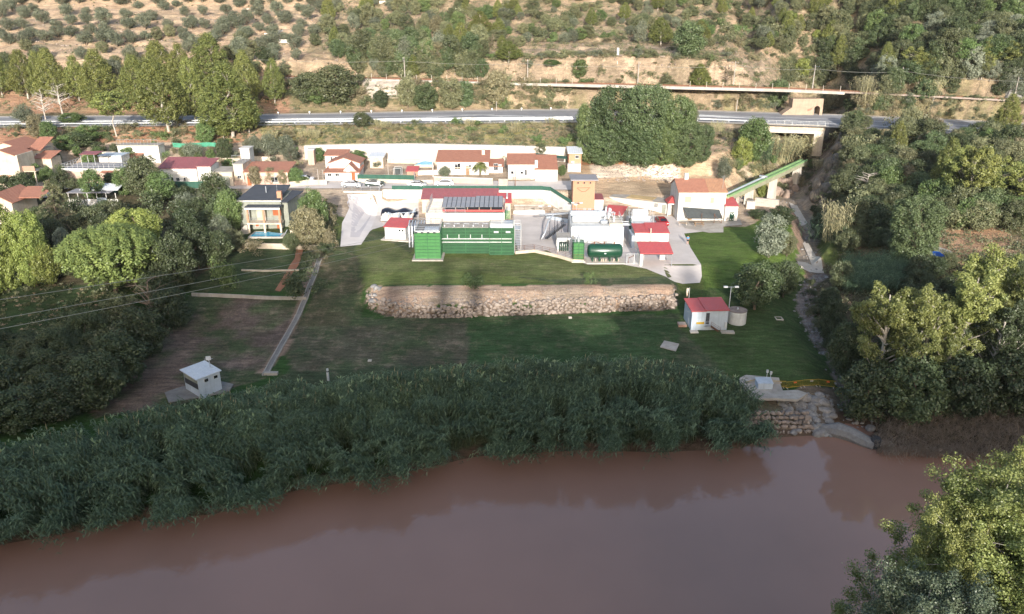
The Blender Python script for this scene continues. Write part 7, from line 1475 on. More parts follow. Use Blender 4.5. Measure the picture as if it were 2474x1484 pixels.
# tarp, rock face
q = hit(2248,628); tp = empty('blue_tarp', q, 0, 'bright blue tarp stretched in the wood beside the round leafy tree', 'tarp'); MB().slab([(-1.6,-1.0,.9),(2.0,-.8,.8),(1.8,1.3,1.1),(-1.4,1.0,1.2)], .04).build('sheet', 'bluefab', tp); mb = MB(); [mb.tube([(x,y,-.2),(x,y,.95)], .04, 4) for x, y in ((-1.5,-.9),(1.9,-.7),(1.7,1.2),(-1.3,.9))]; mb.build('pole', 'steel', tp)
tag(drape('concrete_pond', hp((2212,595),(2240,592),(2300,612),(2290,620),(2240,604)), 'concrete', .15, th=.15), 'pale concrete edge behind the blue tarp', 'kerb')
for lst, mat_, lab, sd in (([(2005,400),(2010,430),(2000,455),(1985,470),(2020,385),(1975,480),(1990,440)], 'rock_face', 'grey rock face right of the aqueduct end', 31), ([(2030,345),(2045,335),(2060,340),(2035,360)], 'rock_face', 'tan rock face right of the road bridge', 32), ([(1890,440),(1900,455),(1888,470),(1910,440),(1902,475)], 'rock_brown', 'pale rock face behind the tall aqueduct pier', 33), ([(2440,208),(2460,215),(2473,205),(2450,232),(2480,225)], 'rock_grey', 'smooth grey rock by the railway at the right edge', 34)):
    for k_, (u, v) in enumerate(lst): p = hit(u, v); ps = [(p.x+r.normal()*.8, p.y+r.normal()*.5, p.z+r.uniform(-.5,.2), r.uniform(1.0,1.7)) for _ in range(4)]; rocks('cliff_rock', ps, mat_, lab, 'rock', sq=(1,.8,1.2), seed=sd+k_)['group'] = lab
ps = []
for i in range(420):
    t = r.random(); path = RAV2 if r.random() < .65 else RAVINE; k = r.integers(len(path)-1); a, b = path[k], path[k+1]; t = r.random(); x, y = a[0]+(b[0]-a[0])*t+r.normal()*1.0, a[1]+(b[1]-a[1])*t+r.normal()*.6; ps.append((x, y, h1(x, y)+.02, r.uniform(.08,.32)))
rocks('stream_stones', ps, 'rock_grey', 'pale stones scattered along the dry stream', 'stones', 'stuff')
ps = []
for i in range(500): p = hit(r.uniform(1425,1640), r.uniform(392,440)); ps.append((p.x, p.y, p.z, r.uniform(.08,.3)))
rocks('gravel_stones', ps, 'rock', 'pale stones on the stony flat behind the brick tower', 'stones', 'stuff')
for i, (u0, u1, v, lab) in enumerate(((586,644,24,'thin white stone terrace edge high in the olive grove'),(638,670,84,'slanting white plank between olive trees'),(657,682,77,'white sheet between two olive trees'),(672,712,104,'white-topped low ruin among the lower olive trees'),(916,936,2,'white roof edge at the top of the olive grove'),(450,458,101,'tiny white box in the olive grove'),(640,655,179,'white block beside the lower olives'))):
    p = hit(u0, max(6,v)); q = hit(u1, max(6,v)); mb = MB(); mb.box(0, max(1.2,(q-p).length), 0, .8, -.5, .45+(.5 if i == 3 else 0)); o_ = mb.build('white_block', 'white', loc=p, bevel=.03); o_.rotation_euler = (0, 0, math.atan2(q.y-p.y, q.x-p.x)); tag(o_, lab, 'block')

r = np.random.default_rng(61)
for pts_, lab in ((((430,44),(520,52),(600,58)),'dry stone terrace wall high in the olive grove'),(((120,70),(230,76),(330,82)),'dry stone terrace wall at the left of the olive grove'),(((560,108),(640,104),(720,98)),'pale dry stone terrace in the lower right of the grove'),(((250,24),(340,30),(420,26)),'stony terrace edge near the top of the grove'),(((20,100),(110,106),(190,110)),'low stony edge at the lower left of the grove')):
    q = resample([hit(*p) for p in pts_], .7); rocks('terrace_edge', [(p.x, p.y+r.normal()*.3, h1(p.x, p.y)+.05, r.uniform(.2, .5)) for p in q if r.random() < .8], 'rock', lab, 'stone terrace', sq=(1.2,.8,.7), seed=int(r.integers(999)))
ps = []
for i in range(900): p = hit(r.uniform(-10, 1950), r.uniform(2, 200)); ps.append((p.x, p.y, p.z, r.uniform(.1,.45)))
rocks('hill_stones', ps, 'rock', 'pale loose stones scattered over the hillside', 'stones', 'stuff')
# ------------------------------------------------------------------ reeds along the bank
def reeds():
    r = np.random.default_rng(42); al = sorted(A); ax = np.array([p[0] for p in al]); ay = np.array([p[1] for p in al])
    n = 42000; x = r.uniform(-66, 32.5, n)
    ya = np.interp(x, ax, ay); u, _ = proj(x, ya, np.full(n, -9.0))
    wd = np.interp(u, [-100,0,300,450,600,800,1000,1200,1500,1700,1790,1835], [8,8.5,10.8,12.8,14.5,12.2,10.6,9.7,9.5,7.5,5.5,1.0])
    off = r.uniform(-.6, 1, n)*0+r.random(n)*wd; keep = (u < 1832) & (r.random(n) < wd/15) & (vnoise(x*1.0+5, (ya+off)*1.0) > .40+.08*(off < 3)); x, ya, off, wd = x[keep], ya[keep], off[keep], wd[keep]; n = len(x)
    y = ya+off; z = np.maximum(H(x, y)-.1, -9.1); uu = proj(x, y, z)[0]; cl = vnoise(x*.75+31, y*.75); hs = 4.7+r.normal(size=n)*.35+1.8*fbm(x*.22, y*.3)+1.1*(cl-.5)+np.interp(uu, [0,800,1300,1500,1650,1750], [.1,.1,.6,1.2,.9,.1])
    fr = np.clip(1-off/4.2, 0, 1); g = fbm(x*.5+9, y*.2, 3)
    ly = -(.03+.90*fr**1.3+.16*r.random(n)); ly -= .25*(cl-.5); lx = g*1.7*(.15+fr)+r.normal(size=n)*.12+.25*(vnoise(x*.75+77, y*.75)-.5)
    lx += np.where(x > 26, .5*(x-26)/6, 0)
    plume = (off > wd*.55) & (r.random(n) < .035)
    V, F, T = cane_mesh(r, n, 0, 5.2, 0, lf=.145, lw=.0125, nl=14, base=np.stack([x, y, z], 1), leanv=np.stack([lx, ly], 1), stalk=.005, hs=hs, plume=plume)
    T = np.clip(T*.8+.35*(vnoise(V[:, 0]*.5+3, V[:, 1]*.5)-.45), 0, 1.3)
    tag(link(bpy.data.objects.new('reeds', npmesh('reeds', V, F, 'reed', T))), 'dense dark green giant reed belt along the muddy river bank', 'reeds', kind='stuff')
    k_ = r.choice(np.where(off > wd*.62)[0], 330); b = np.stack([x[k_]+lx[k_]*hs[k_], y[k_]+ly[k_]*hs[k_], z[k_]+hs[k_]*.93], 1); hgt = r.uniform(.5, 1.1, 330)[:, None]*np.array([[.12, 0, 1]]); s_ = np.array([[.05, 0, 0]])
    V = np.stack([b, b+hgt*.45-s_, b+hgt, b+hgt*.45+s_], 1).reshape(-1, 3); tag(link(bpy.data.objects.new('reed_plumes', npmesh('reed_plumes', V, np.arange(len(V)).reshape(-1, 4), 'brownshrub', np.repeat(.4+.6*r.random(330), 4)))), 'pale feathery plumes along the top edge of the reed belt', 'reeds', kind='stuff')
    # dead flattened canes on the right bank
    n = 5200; u = r.uniform(2120, 2560, n); v = r.uniform(965, 1085, n)+(u-2150)*.05; al_ = [P(a, b, -8.0) for a, b in zip(u, v)]; x = np.array([p.x for p in al_]); y = np.array([p.y for p in al_]); z = np.maximum(H(x, y), -9.0)-.05
    a = r.uniform(-2.9, -.2, n); m_ = r.uniform(.5, 1.35, n); V, F, T = cane_mesh(r, n, 0, 3.2, 0, lf=.15, lw=.007, nl=4, base=np.stack([x, y, z], 1), leanv=np.stack([np.cos(a)*m_, np.sin(a)*m_], 1), stalk=.013, hs=r.uniform(1.2, 3.2, n))
    tag(link(bpy.data.objects.new('dead_reeds', npmesh('dead_reeds', V, F, 'deadreed', T))), 'tangle of flattened brown dead reeds on the right river bank', 'reeds', kind='stuff')
    # strip of fresh canes in front of the right wood
    n = 1500; u = r.uniform(2040, 2190, n); v = r.uniform(640, 715, n); pp = [hit(a, b) for a, b in zip(u, v)]; B = np.array([tuple(p) for p in pp]); V, F, T = cane_mesh(r, n, 0, 3.0, 0, lf=.2, lw=.012, nl=9, base=B, leanv=r.normal(size=(n, 2))*.3, hs=r.uniform(1.8, 3.2, n))
    tag(link(bpy.data.objects.new('cane_thicket', npmesh('cane_thicket', V, F, 'reed', T))), 'grey-green cane thicket beside the dry stream below the round leafy tree', 'reeds', kind='stuff')
reeds()
# ------------------------------------------------------------------ placed trees
T = treepx
for kd, u, vb, vt, w, lab in [
 ('pine',6,232,122,62,'dark pine at the far left edge of the pine row'),('pine',68,240,116,74,'second pine from the left edge, rounded top'),('pine',100,240,122,55,'slim pine between two larger ones near the left edge'),
 ('pine',142,250,112,76,'pointed pine in the left half of the row'),('pine',192,244,130,58,'lower rounded pine left of the tall pointed one'),('pine',244,262,116,92,'tall broad pine above the small forked pine'),
 ('thinpine',282,330,218,92,'small flat-topped pine on a long bare trunk beside the village'),('pine',336,262,128,78,'pine just left of the largest pine group'),('pine',408,318,130,112,'large pine with a straight grey trunk standing before the road'),
 ('pine',395,225,94,88,'tallest back pine of the central group'),('pine',446,240,100,72,'pine behind, between the two big trunks'),('pine',472,296,138,76,'pine with a forked white trunk by the road'),
 ('pine',520,215,78,104,'high yellow-green pine at the back of the row'),('pine',562,332,150,140,'largest wide pine overhanging the road at the right end of the row'),('pine',606,255,116,66,'narrow pine behind the largest wide one'),
 ('pine',664,250,140,54,'solitary slim pine with a bare trunk right of the row'),('pine',602,322,222,56,'small drooping pine lobe right of the largest pine'),('pine',540,335,262,42,'young pine under the largest pine'),
 ('bare',152,278,205,60,'bare pale leafless tree below the left pines'),('bare',110,290,215,46,'thin leafless tree at the left of the pine row'),
 ('oak',812,254,150,128,'large dense dark bush tree hanging over the road cutting'),('oak',745,250,168,90,'grey-green bush tree right of the solitary slim pine'),('fresh',772,252,200,70,'bright green bush at the foot of the dense bush tree'),
 ('oak',876,310,268,52,'rounded grey-green olive bush in front of the road rail'),('dark',921,262,215,45,'dark bush left of the railway cutting wall'),
 ('greytree',985,262,180,62,'grey-green tree left among those under the railway wall'),('dense',1030,268,195,72,'dense green tree under the railway wall'),('greytree',1090,265,185,72,'spreading grey tree under the railway wall'),('dense',1125,262,190,48,'layered dark tree at the right end under the railway wall'),
 ('brown',1200,246,165,82,'olive brown tree standing across the railway wall'),('fresh',1212,252,228,32,'small bright green bush above the road'),('pine',1113,128,52,48,'single bright pine high on the hillside above the railway'),
 ('pine',1228,160,98,66,'pine on the pale cutting left of the green bushes'),('fresh',1333,182,142,50,'left bright green bush above the railway'),('fresh',1400,180,140,46,'right bright green bush above the railway'),('freshbush',1412,206,185,30,'low green bush touching the railway wall'),
 ('pine',1688,232,152,52,'lone pine between the railway and the road near the bridge'),('greytree',1608,228,178,36,'dry grey-green shrub right above the big dark tree'),('bareshrub',1755,212,155,36,'bare dark sapling beside the tall railway mast'),
 ('dense',1872,262,188,70,'green tree left of the tunnel mouth'),('brownbush',1805,248,222,36,'brown scrub above the road near the bridge'),
 ('dense',1660,140,48,92,'dark tree clump hanging above the pale cutting'),('pine',1595,110,40,60,'pine left of the dark hanging tree clump'),('pine',1690,110,48,52,'pine right of the dark hanging tree clump'),
 ('olive',1545,108,45,46,'single olive tree above the pale cutting'),('pine',1160,95,25,60,'tall yellow-green pine at the centre of the hillside'),
 ('bigmid',1422,394,246,88,'lighter green tree at the left edge of the great dark tree clump'),('bigdense',1480,392,205,150,'tall dark tree forming the left crest of the great clump'),('bigdense',1556,390,198,146,'tallest dark tree in the middle of the great clump'),
 ('bigmid',1625,388,228,112,'yellowish green crown at the right crest of the great clump'),('bigdense',1462,398,296,130,'low dark tree at the left front of the great clump'),('bigdense',1545,400,290,150,'low dark tree at the centre front of the great clump'),('bigmid',1600,398,300,96,'greener low tree in the front of the great clump'),
 ('bigdense',1652,402,288,110,'rounded dark tree at the right front of the great clump'),('bigdense',1694,392,298,62,'small dark tree at the right end of the great clump'),('greytree',1668,300,258,46,'pale grey tree behind the right end of the great clump'),
 ('fresh',1816,392,278,90,'leafy green tree before the left end of the bridge'),('denselight',1788,405,330,60,'lighter tree left of the bridge'),('olive',1746,440,376,46,'grey olive bush behind the white house chimney'),('drycane',1880,392,330,90,'yellow green cane clump under the bridge'),('drycane',1925,395,328,70,'second yellow green cane clump under the bridge'),('cane',1850,402,345,60,'green cane clump between bridge and aqueduct'),('denselight',1840,478,442,30,'green bush between the aqueduct piers'),
 ('silver',1856,622,512,92,'silvery green willow-like tree on the lawn right of the white house'),('dark',1885,545,496,76,'dark green bush behind the silvery tree'),('dark',1832,528,505,60,'low hedge bush by the stone wall'),('dense',1822,748,628,136,'big dense green tree on the lawn above the round tank'),('dark',1890,718,622,92,'darker tree behind the big lawn tree'),('greytree',1900,620,560,50,'bluish shrub right of the silvery tree'),
 ('drycane',2012,585,492,58,'tall pale cane clump on the far side of the stream'),('cane',1982,592,538,62,'green cane clump beside the pale canes'),('column',2072,588,538,34,'small bright yellow-green tree in the dark hollow'),('bigdense',2196,636,470,152,'big rounded oak-like green tree in the right wood'),
 ('thinpine',2300,530,356,104,'left pine of the leaning pine group'),('thinpine',2335,540,348,96,'tall middle pine of the leaning pine group'),('thinpine',2380,530,372,92,'right pine of the leaning pine group'),('thinpine',2462,530,400,110,'pine at the right edge of the wood'),('fresh',2440,545,470,90,'bright bush tree at the right edge'),
 ('dense',2110,400,345,90,'dark grey-green tree below the bridge end'),('oak',2240,352,285,90,'bronze green bush tree below the right road'),('oak',2175,350,290,80,'rounded green tree beside the tan rock'),('dense',2135,470,375,80,'green tree above the dead white tree'),
 ('bare',2090,478,418,60,'dead white tree with spreading bare branches in the right wood'),
 ('darkcolumn',2170,520,450,20,'small dark cypress left of the leaning pines'),
 ('poplar',2110,960,684,205,'yellow green poplar at the left front of the sunlit poplars'),('poplar',2212,950,686,180,'second sunlit poplar, close right of the front one'),('poplar',2300,920,640,185,'taller sunlit poplar behind'),('poplar',2345,880,592,190,'tallest sunlit poplar in the right wood'),('poplar',2450,900,640,170,'sunlit poplar at the right edge'),('shadepoplar',2380,960,720,160,'shaded poplar under the tallest one'),('poplar',2265,985,790,130,'low sunlit poplar crown in front'),
 ('dark',2030,915,770,96,'dark tree along the stream path'),('dark',2004,830,715,76,'dark shrub tree by the upper stream path'),('dark',2000,765,690,60,'small dark tree beside the white stake'),('dark',2085,1020,868,170,'dark bushy tree above the river ledge'),('dense',2190,1018,862,176,'olive green bushy tree over the river'),('dark',2300,1012,850,180,'dark bushy tree right of the olive green one'),('dark',2420,1005,838,190,'dark tree mass at the right edge'),('dark',2140,940,800,130,'dark tree between the poplars and the stream'),('dark',2345,1000,905,120,'low dark bush before the dead reeds'),
 ('fresh',498,348,290,56,'leafy green tree beside the road rail right of the big trunk'),('olive',468,390,338,58,'dark olive tree by the turquoise netting'),('dark',545,388,330,50,'dark leafy tree left of the narrow white hut'),('olive',612,380,322,60,'left olive tree of the village row'),('olive',650,382,320,62,'middle olive tree of the village row'),('olive',690,380,322,58,'right olive tree of the village row'),('olive',705,396,350,48,'small olive tree beside the village row'),
 ('fresh',772,392,354,34,'small round green tree under the retaining wall'),('fresh',798,385,360,22,'tiny round tree next to the small round green tree'),('fresh',866,394,361,48,'orange tree like round shrub right of the gabled house'),('olive',912,406,385,30,'small grey olive in the walled yard'),('olive',1073,430,400,38,'neat round olive tree in front of the palm house'),('palm',1160,436,384,58,'short palm with yellow green fronds before the wide white house'),
 ('brown',618,450,398,40,'yellowing tree in front of the orange house'),('brown',655,447,402,36,'second yellowing tree in front of the orange house'),('brown',684,448,408,32,'third yellowing tree near the orange house'),('fresh',716,448,402,44,'fig-like green tree right of the orange house'),('freshbush',735,446,422,24,'small green bush by the street wall'),('fresh',1358,426,396,24,'clipped green bush right of the white end house'),('oak',1305,372,345,40,'greyish bush on top of the retaining wall'),('freshbush',1218,384,372,18,'dark round bush left of the white end house'),
 ('oak',352,478,372,108,'broad dark green tree in the middle of the village'),('fresh',392,486,412,80,'yellow-green side of the broad village tree'),('fresh',136,412,364,40,'green tree between the cream house and the roof terrace'),('fresh',88,442,392,46,'left leafy tree under the cream terraces'),('fresh',118,446,400,40,'right leafy tree under the cream terraces'),('dark',16,478,420,64,'dark pointed bush at the left edge below the cream houses'),('fresh',238,384,352,34,'bright bush by the pale blue roof'),('dark',190,358,318,90,'dark leafy tree mass above the village at the left'),('fresh',210,345,300,70,'green tree by the road left of the flat-topped pine'),('fresh',160,365,325,60,'leafy tree behind the large cream house'),('brown',92,335,272,52,'yellow-brown tree above the cream house'),('fresh',120,342,290,48,'green slender tree above the cream house'),('olive',58,300,250,60,'grey-green tree at the left under the pines'),('fresh',176,300,270,70,'bright green bush covering the left road rail'),
 ('fresh',228,486,404,66,'tall leafy tree in front of the roof terrace house'),('dark',62,476,412,64,'dark leafy tree below the cream terraces'),('fresh',302,474,402,56,'leafy tree right of the roof terrace house'),('fresh',-2,400,352,46,'tree at the left edge beside the large cream house') if 0 else ('fresh',316,392,352,50,'leafy tree right of the long white building'),
 ('cedar',150,580,432,150,'tall grey-green cedar with drooping branches'),('silver',160,628,545,44,'pale silvery small tree between the yellow-green crowns'),
 ('biglight',22,700,486,120,'tall yellow-green tree at the left edge'),('biglight',88,690,505,104,'second yellow-green tree right of the edge one'),('biglight',-25,720,560,110,'low yellow-green tree cut by the left edge'),('denselight',120,690,585,80,'low yellow-green tree before the cedar'),
 ('stonepine',284,722,543,238,'broad umbrella-crowned stone pine in the left wood'),('biglight',340,650,502,155,'yellow leaved tree behind the stone pine'),('oak',230,580,492,100,'mid green tree behind the stone pine, left'),('oak',285,560,478,80,'green tree between cedar and broad village tree'),
 ('dark',432,705,556,120,'dark tree right of the stone pine'),('dark',480,650,540,90,'dark tree left of the pool garden'),('dark',455,600,500,90,'dark tree behind, left of the grey house'),('olive',535,596,516,70,'silvery olive tree left of the swimming pool'),('fresh',560,560,456,76,'bright green tree touching the left side of the grey house'),('silver',450,505,462,60,'pale olive tree above the dark wood'),('olive',505,505,450,64,'grey olive tree below the green screened fence'),('column',503,604,545,26,'small light cypress left of the silvery olive'),('dark',510,560,500,60,'dark shrub between the olives'),
 ('fresh',762,572,450,78,'tall bright green tree right of the grey house'),('brown',748,596,496,98,'brownish spreading tree in front of the bright green one'),('darkbush',722,712,646,84,'dark shrub mass on the garden wall corner'),('darkbush',752,650,600,46,'dark hedge along the garden path'),('oak',705,606,560,46,'garden shrub at the right end of the pool'),('darkbush',738,604,572,40,'dark bush by the cream wall'),('brownbush',612,606,575,56,'dry bush over the pool wall'),('freshbush',545,698,612,62,'green shrub in the left corner of the grassy garden'),('brownbush',790,560,480,34,'dry brown hedge along the ramp, upper part'),('brownbush',795,600,540,34,'dry brown hedge along the ramp, lower part'),
 ('freshbush',1137,699,654,56,'yellow green bush alone on the upper lawn'),('freshbush',1420,686,652,24,'thin small shrub on the upper lawn'),
 ('bareshrub',372,790,672,120,'grey leafless shrub in the dark wood edge'),
 ]: 
    T(kd, u, vb, vt, w, lab)
for i, (kd, u, vb, vt, w) in enumerate([('dark',418,795,690,124),('dark',350,865,740,140),('dark',300,930,800,150),('dark',240,985,850,160),('dark',150,1015,905,160),('dark',60,1035,935,170),('dark',-20,1045,950,170),('dark',385,740,650,110),('oak',300,800,705,110),('dark',190,930,840,120),('dark',110,960,885,110)]):
    T(kd, u, vb, vt, w, ('dark tree at the upper corner of the brown field','dark tree beside the middle of the brown field','dark tree on the left edge of the brown field','dark broad tree near the hut in the reeds','dark tree above the reeds, left of the hut','dark tree close to the reeds at the left','dark tree at the lower left edge','dark tree under the stone pine','olive tinted tree in the dark field','dark tree in the lower dark field','smaller dark tree in the lower dark field')[i])
# near bank poplars (foreground right)
for kd, u, Y, vt, w, hz, lab in (('nearpoplar',2370,31.5,1130,10.5,-7.8,'big sunlit yellow green poplar crown at the lower right'),('nearpoplar',2470,34,1110,10,-7.8,'second sunlit poplar crown at the lower right edge'),('nearpoplar',2285,30.5,1225,7,-7.8,'smaller poplar crown leaning over the river'),('nearpoplar',2420,29.5,1230,10.5,-7.6,'lower sunlit poplar crown in the corner'),
 ('nearwillow',2190,27.5,1385,8.5,-7.6,'grey-green willow crown in shade at the bottom right'),('nearwillow',2330,26,1440,8,-7.6,'dark willow crown below the sunlit poplars'),('nearpoplar',2480,27.5,1330,10,-7.6,'low fresh green poplar crown in the bottom right corner')):
    zt = ztop(Y, vt); x = XU(u, Y, (zt-5)); tree(kd, x, Y, hz, zt-hz, w, lab)
# ------------------------------------------------------------------ scattered plants
DESC = dict(olive='round grey-green olive tree', oak='dark holm oak', fresh='fresh green tree', dark='dark leafy tree', dense='dense green tree', denselight='yellow-green tree', silver='silvery green tree', brown='dry brownish tree', greytree='grey-green scrub tree', pine='yellow-green pine', thinpine='thin leaning pine',
 shrub='dark green shrub', greybush='grey scrub bush', freshbush='bright green bush', brownbush='dry brown bush', olivebush='grey olive bush', darkbush='dark bush', silverbush='pale silvery bush', column='slim cypress', darkcolumn='dark slim cypress', drycane='pale cane clump', cane='green cane clump', bare='bare pale tree')
def scatter(poly, n, kinds, size, ratio, place, mind=12, seed=0, avoid=(), ordinal=False, sink=.05):
    r = np.random.default_rng(seed); us = [p[0] for p in poly]; vs = [p[1] for p in poly]; pts = []; tries = 0
    while len(pts) < n and tries < n*60:
        tries += 1; u = r.uniform(min(us), max(us)); v = r.uniform(min(vs), max(vs))
        if not inpoly(np.array([u]), np.array([v]), poly)[0]: continue
        if any(inpoly(np.array([u]), np.array([v]), a)[0] for a in avoid): continue
        if any((u-a)**2+((v-b)*1.6)**2 < mind**2 for a, b in pts): continue
        pts.append((u, v))
    ks = list(kinds); wt = np.array([kinds[k] for k in ks], float); wt /= wt.sum()
    pts.sort(key=lambda p: (int(p[1]//30), p[0])); cnt = {}
    for u, v in pts:
        k = ks[r.choice(len(ks), p=wt)]; p = hit(u, v); w = r.uniform(*size)*(1.0 if k not in ('column','darkcolumn') else .35); rt_ = ratio*(1.5 if 'pine' in k else 1.0)*(2.6 if 'column' in k else 1); h = w*rt_*r.uniform(.8, 1.25)
        if ordinal:
            b_ = int(v//30); cnt[b_] = cnt.get(b_, 0)+1; w_ord = ('first','second','third','fourth','fifth','sixth','seventh','eighth','ninth','tenth','eleventh','twelfth','thirteenth','fourteenth','fifteenth','sixteenth','seventeenth','eighteenth','nineteenth','twentieth')
            lab = f"{DESC[k]}, {w_ord[min(19, cnt[b_]-1)]} from the left in the {('top','second','third','fourth','fifth','sixth','seventh')[min(6, b_)]} row of the grove"; grp = 'olive trees of the hillside grove'
        else:
            lab = f"{('small ' if w < size[0]+(size[1]-size[0])*.35 else 'large ' if w > size[0]+(size[1]-size[0])*.75 else '')}{DESC[k]} {place}"; grp = lab
        tree(k, p.x, p.y, p.z-sink-(h*.08 if ('bush' in k or k == 'shrub') else 0), h, w, lab, grp)
scatter([(-10,2),(835,2),(800,50),(750,110),(690,140),(560,88),(480,72),(330,104),(100,112),(-10,112)], 84, {'olive': 1}, (4.8,8.0), .70, '', 32, 1, ordinal=True)
scatter([(-10,112),(330,104),(480,75),(560,88),(700,140),(740,150),(700,180),(560,120),(300,150),(-10,135)], 22, {'olive': 4,'greytree': 1}, (4.5,7), .8, 'between the grove and the pine row', 26, 2)
scatter([(780,60),(830,0),(1160,0),(1170,130),(1130,190),(870,188),(800,140),(740,120)], 105, {'greytree':3,'oak':3,'olive':2,'dense':1.5,'fresh':1,'pine':1.2,'greybush':2,'brown':.6,'shrub':2}, (3.5,7.5), .95, 'on the wooded slope left of the pale cutting', 11, 3)
scatter([(1150,0),(1890,0),(1900,120),(1700,118),(1560,92),(1300,112),(1170,128)], 190, {'greytree':2,'oak':2,'olive':2,'greybush':3,'shrub':3,'fresh':.8,'pine':.8,'brownbush':1.5,'freshbush':.6}, (2.8,6.5), .8, 'on the dry slope above the pale cutting', 12, 4)
scatter([(1180,130),(1300,115),(1560,95),(1700,125),(1900,125),(1905,205),(1170,190)], 85, {'greybush':3,'shrub':2,'brownbush':2,'freshbush':1,'olivebush':2}, (1.6,4.2), .7, 'on the pale cutting above the railway', 9, 5)
scatter([(1880,0),(2010,0),(2000,60),(1985,215),(1890,205)], 52, {'greytree':2,'oak':2,'denselight':1,'greybush':2,'shrub':2,'pine':.7}, (3.5,7), .9, 'in the gully above the tunnel', 11, 6)
scatter([(2010,0),(2485,0),(2485,215),(2290,222),(2100,212),(1985,205),(1990,80)], 150, {'oak':4,'dark':3,'dense':2,'greytree':2,'silver':1,'fresh':1,'pine':1,'thinpine':.6}, (5,9.5), .9, 'in the dark wood of the upper right hillside', 13, 7)
scatter([(690,200),(870,200),(1160,212),(1240,225),(1385,228),(1385,258),(1200,256),(900,262),(690,262)], 50, {'greybush':2,'shrub':2,'brownbush':2,'greytree':1,'freshbush':.6,'bare':.2}, (2,5), .8, 'on the slope between the railway and the road', 13, 8, avoid=([(870,190),(1000,190),(980,250),(900,250)],))
scatter([(1680,225),(1900,232),(2110,238),(2290,250),(2480,262),(2480,290),(2250,280),(2040,272),(1680,262)], 70, {'greybush':2,'shrub':1,'brownbush':3,'olivebush':1,'drycane':.6}, (2,4.5), .8, 'on the slope between railway and road near the tunnel', 12, 9, avoid=([(1900,225),(1990,225),(1990,280),(1900,280)],))
scatter([(1985,225),(2110,230),(2280,245),(2250,275),(2000,268)], 22, {'drycane':2,'brown':2,'greytree':1,'dense':1}, (3.5,6.5), 1.0, 'right of the tunnel mouth', 14, 10)
scatter([(2040,305),(2250,322),(2480,340),(2480,560),(2260,560),(2200,480),(2060,520),(2020,470),(2060,380)], 150, {'oak':3,'dark':2,'dense':2,'greytree':2,'brown':1.5,'greybush':2,'fresh':.7,'thinpine':.5,'pine':.5}, (4,8), .9, 'in the wood below the right stretch of road', 13, 11)
scatter([(2030,560),(2300,640),(2480,660),(2480,760),(2200,760),(2000,690),(1990,620)], 34, {'dark':3,'oak':2,'greybush':2,'darkbush':2}, (3,6), .85, 'in the shaded hollow of the right wood', 18, 12, avoid=([(2225,550),(2420,540),(2473,640),(2225,640)],))
scatter([(2020,860),(2100,800),(2480,820),(2480,1000),(2200,990),(2090,985)], 40, {'dark':4,'darkbush':2,'oak':1,'dense':1}, (4,7.5), .85, 'in the dark riverside wood at the right', 20, 13)
scatter([(-10,440),(60,520),(200,500),(300,500),(420,500),(560,480),(570,600),(470,700),(300,700),(-10,700)], 40, {'dark':4,'oak':2,'darkbush':1,'greytree':1}, (4,7), .9, 'in the dark wood left of the grey house', 22, 14, avoid=([(-10,440),(90,440),(90,520),(-10,520)],))
scatter([(-10,860),(120,850),(240,800),(330,790),(330,860),(230,1000),(-10,1030)], 22, {'dark':4,'oak':1,'darkbush':1.5}, (4,7), .85, 'in the dark lower left wood', 26, 15)
scatter([(620,302),(1390,300),(1395,352),(820,340),(700,350),(620,340)], 60, {'brownbush':3,'greybush':2,'freshbush':.8,'drycane':1.6,'shrub':.8}, (1.4,3.4), .75, 'on the dry bank below the road', 14, 16)
scatter([(-10,305),(600,305),(600,350),(430,352),(-10,330)], 30, {'greybush':2,'shrub':2,'brownbush':1,'freshbush':2}, (1.5,3.5), .8, 'on the red bank above the village', 18, 17)
scatter([(400,368),(800,368),(800,400),(700,445),(540,400),(400,400)], 26, {'freshbush':3,'olivebush':2,'shrub':1,'brownbush':1}, (1.4,3), .9, 'in the village gardens', 18, 18)
scatter([(1700,320),(1800,320),(1960,345),(1990,420),(1960,470),(1880,470),(1790,450),(1760,420),(1720,360)], 44, {'greybush':2,'shrub':1,'brownbush':2,'drycane':1.2,'olivebush':1,'fresh':.5}, (1.8,4), .9, 'on the ravine side between the bridge and the aqueduct', 15, 19)
scatter([(1960,480),(2050,470),(2060,560),(2000,640),(1975,600)], 16, {'darkbush':2,'dark':1,'cane':1,'greybush':1}, (2,4), .9, 'on the far side of the dry stream', 15, 20)
scatter([(1955,690),(1995,690),(2030,860),(2060,930),(2030,905),(1985,830),(1958,780)], 20, {'darkbush':3,'greybush':1,'shrub':1}, (1.4,3), .8, 'along the dry stream path', 12, 21)
scatter([(760,590),(800,580),(790,625),(765,640)], 8, {'brownbush':2,'darkbush':1}, (1.5,2.6), .9, 'beside the head of the drainage channel', 10, 22)
scatter([(1640,555),(1660,545),(1680,552)], 0, {'shrub':1}, (1,2), 1, '', 10, 23)
scatter([(60,380),(150,360),(300,370),(300,470),(120,470),(60,450)], 16, {'fresh':2,'dark':1,'oak':1,'freshbush':1}, (2.4,4.6), .95, 'among the left village houses', 20, 34)
scatter([(300,372),(560,380),(560,470),(300,480)], 14, {'fresh':2,'oak':1,'olivebush':1,'freshbush':1}, (2.2,4.2), .95, 'among the middle village houses', 22, 35, avoid=([(385,395),(525,395),(525,435),(385,435)],))
scatter([(830,125),(1165,125),(1172,196),(865,188)], 44, {'greytree':3,'dense':2,'oak':2,'olive':1}, (4.5,8), 1.0, 'in the thicket just above the railway', 12, 31)
scatter([(-10,150),(700,150),(700,205),(-10,215)], 34, {'greytree':2,'olive':2,'dark':1.5,'oak':1}, (4,7), .95, 'behind the pine row', 16, 32)
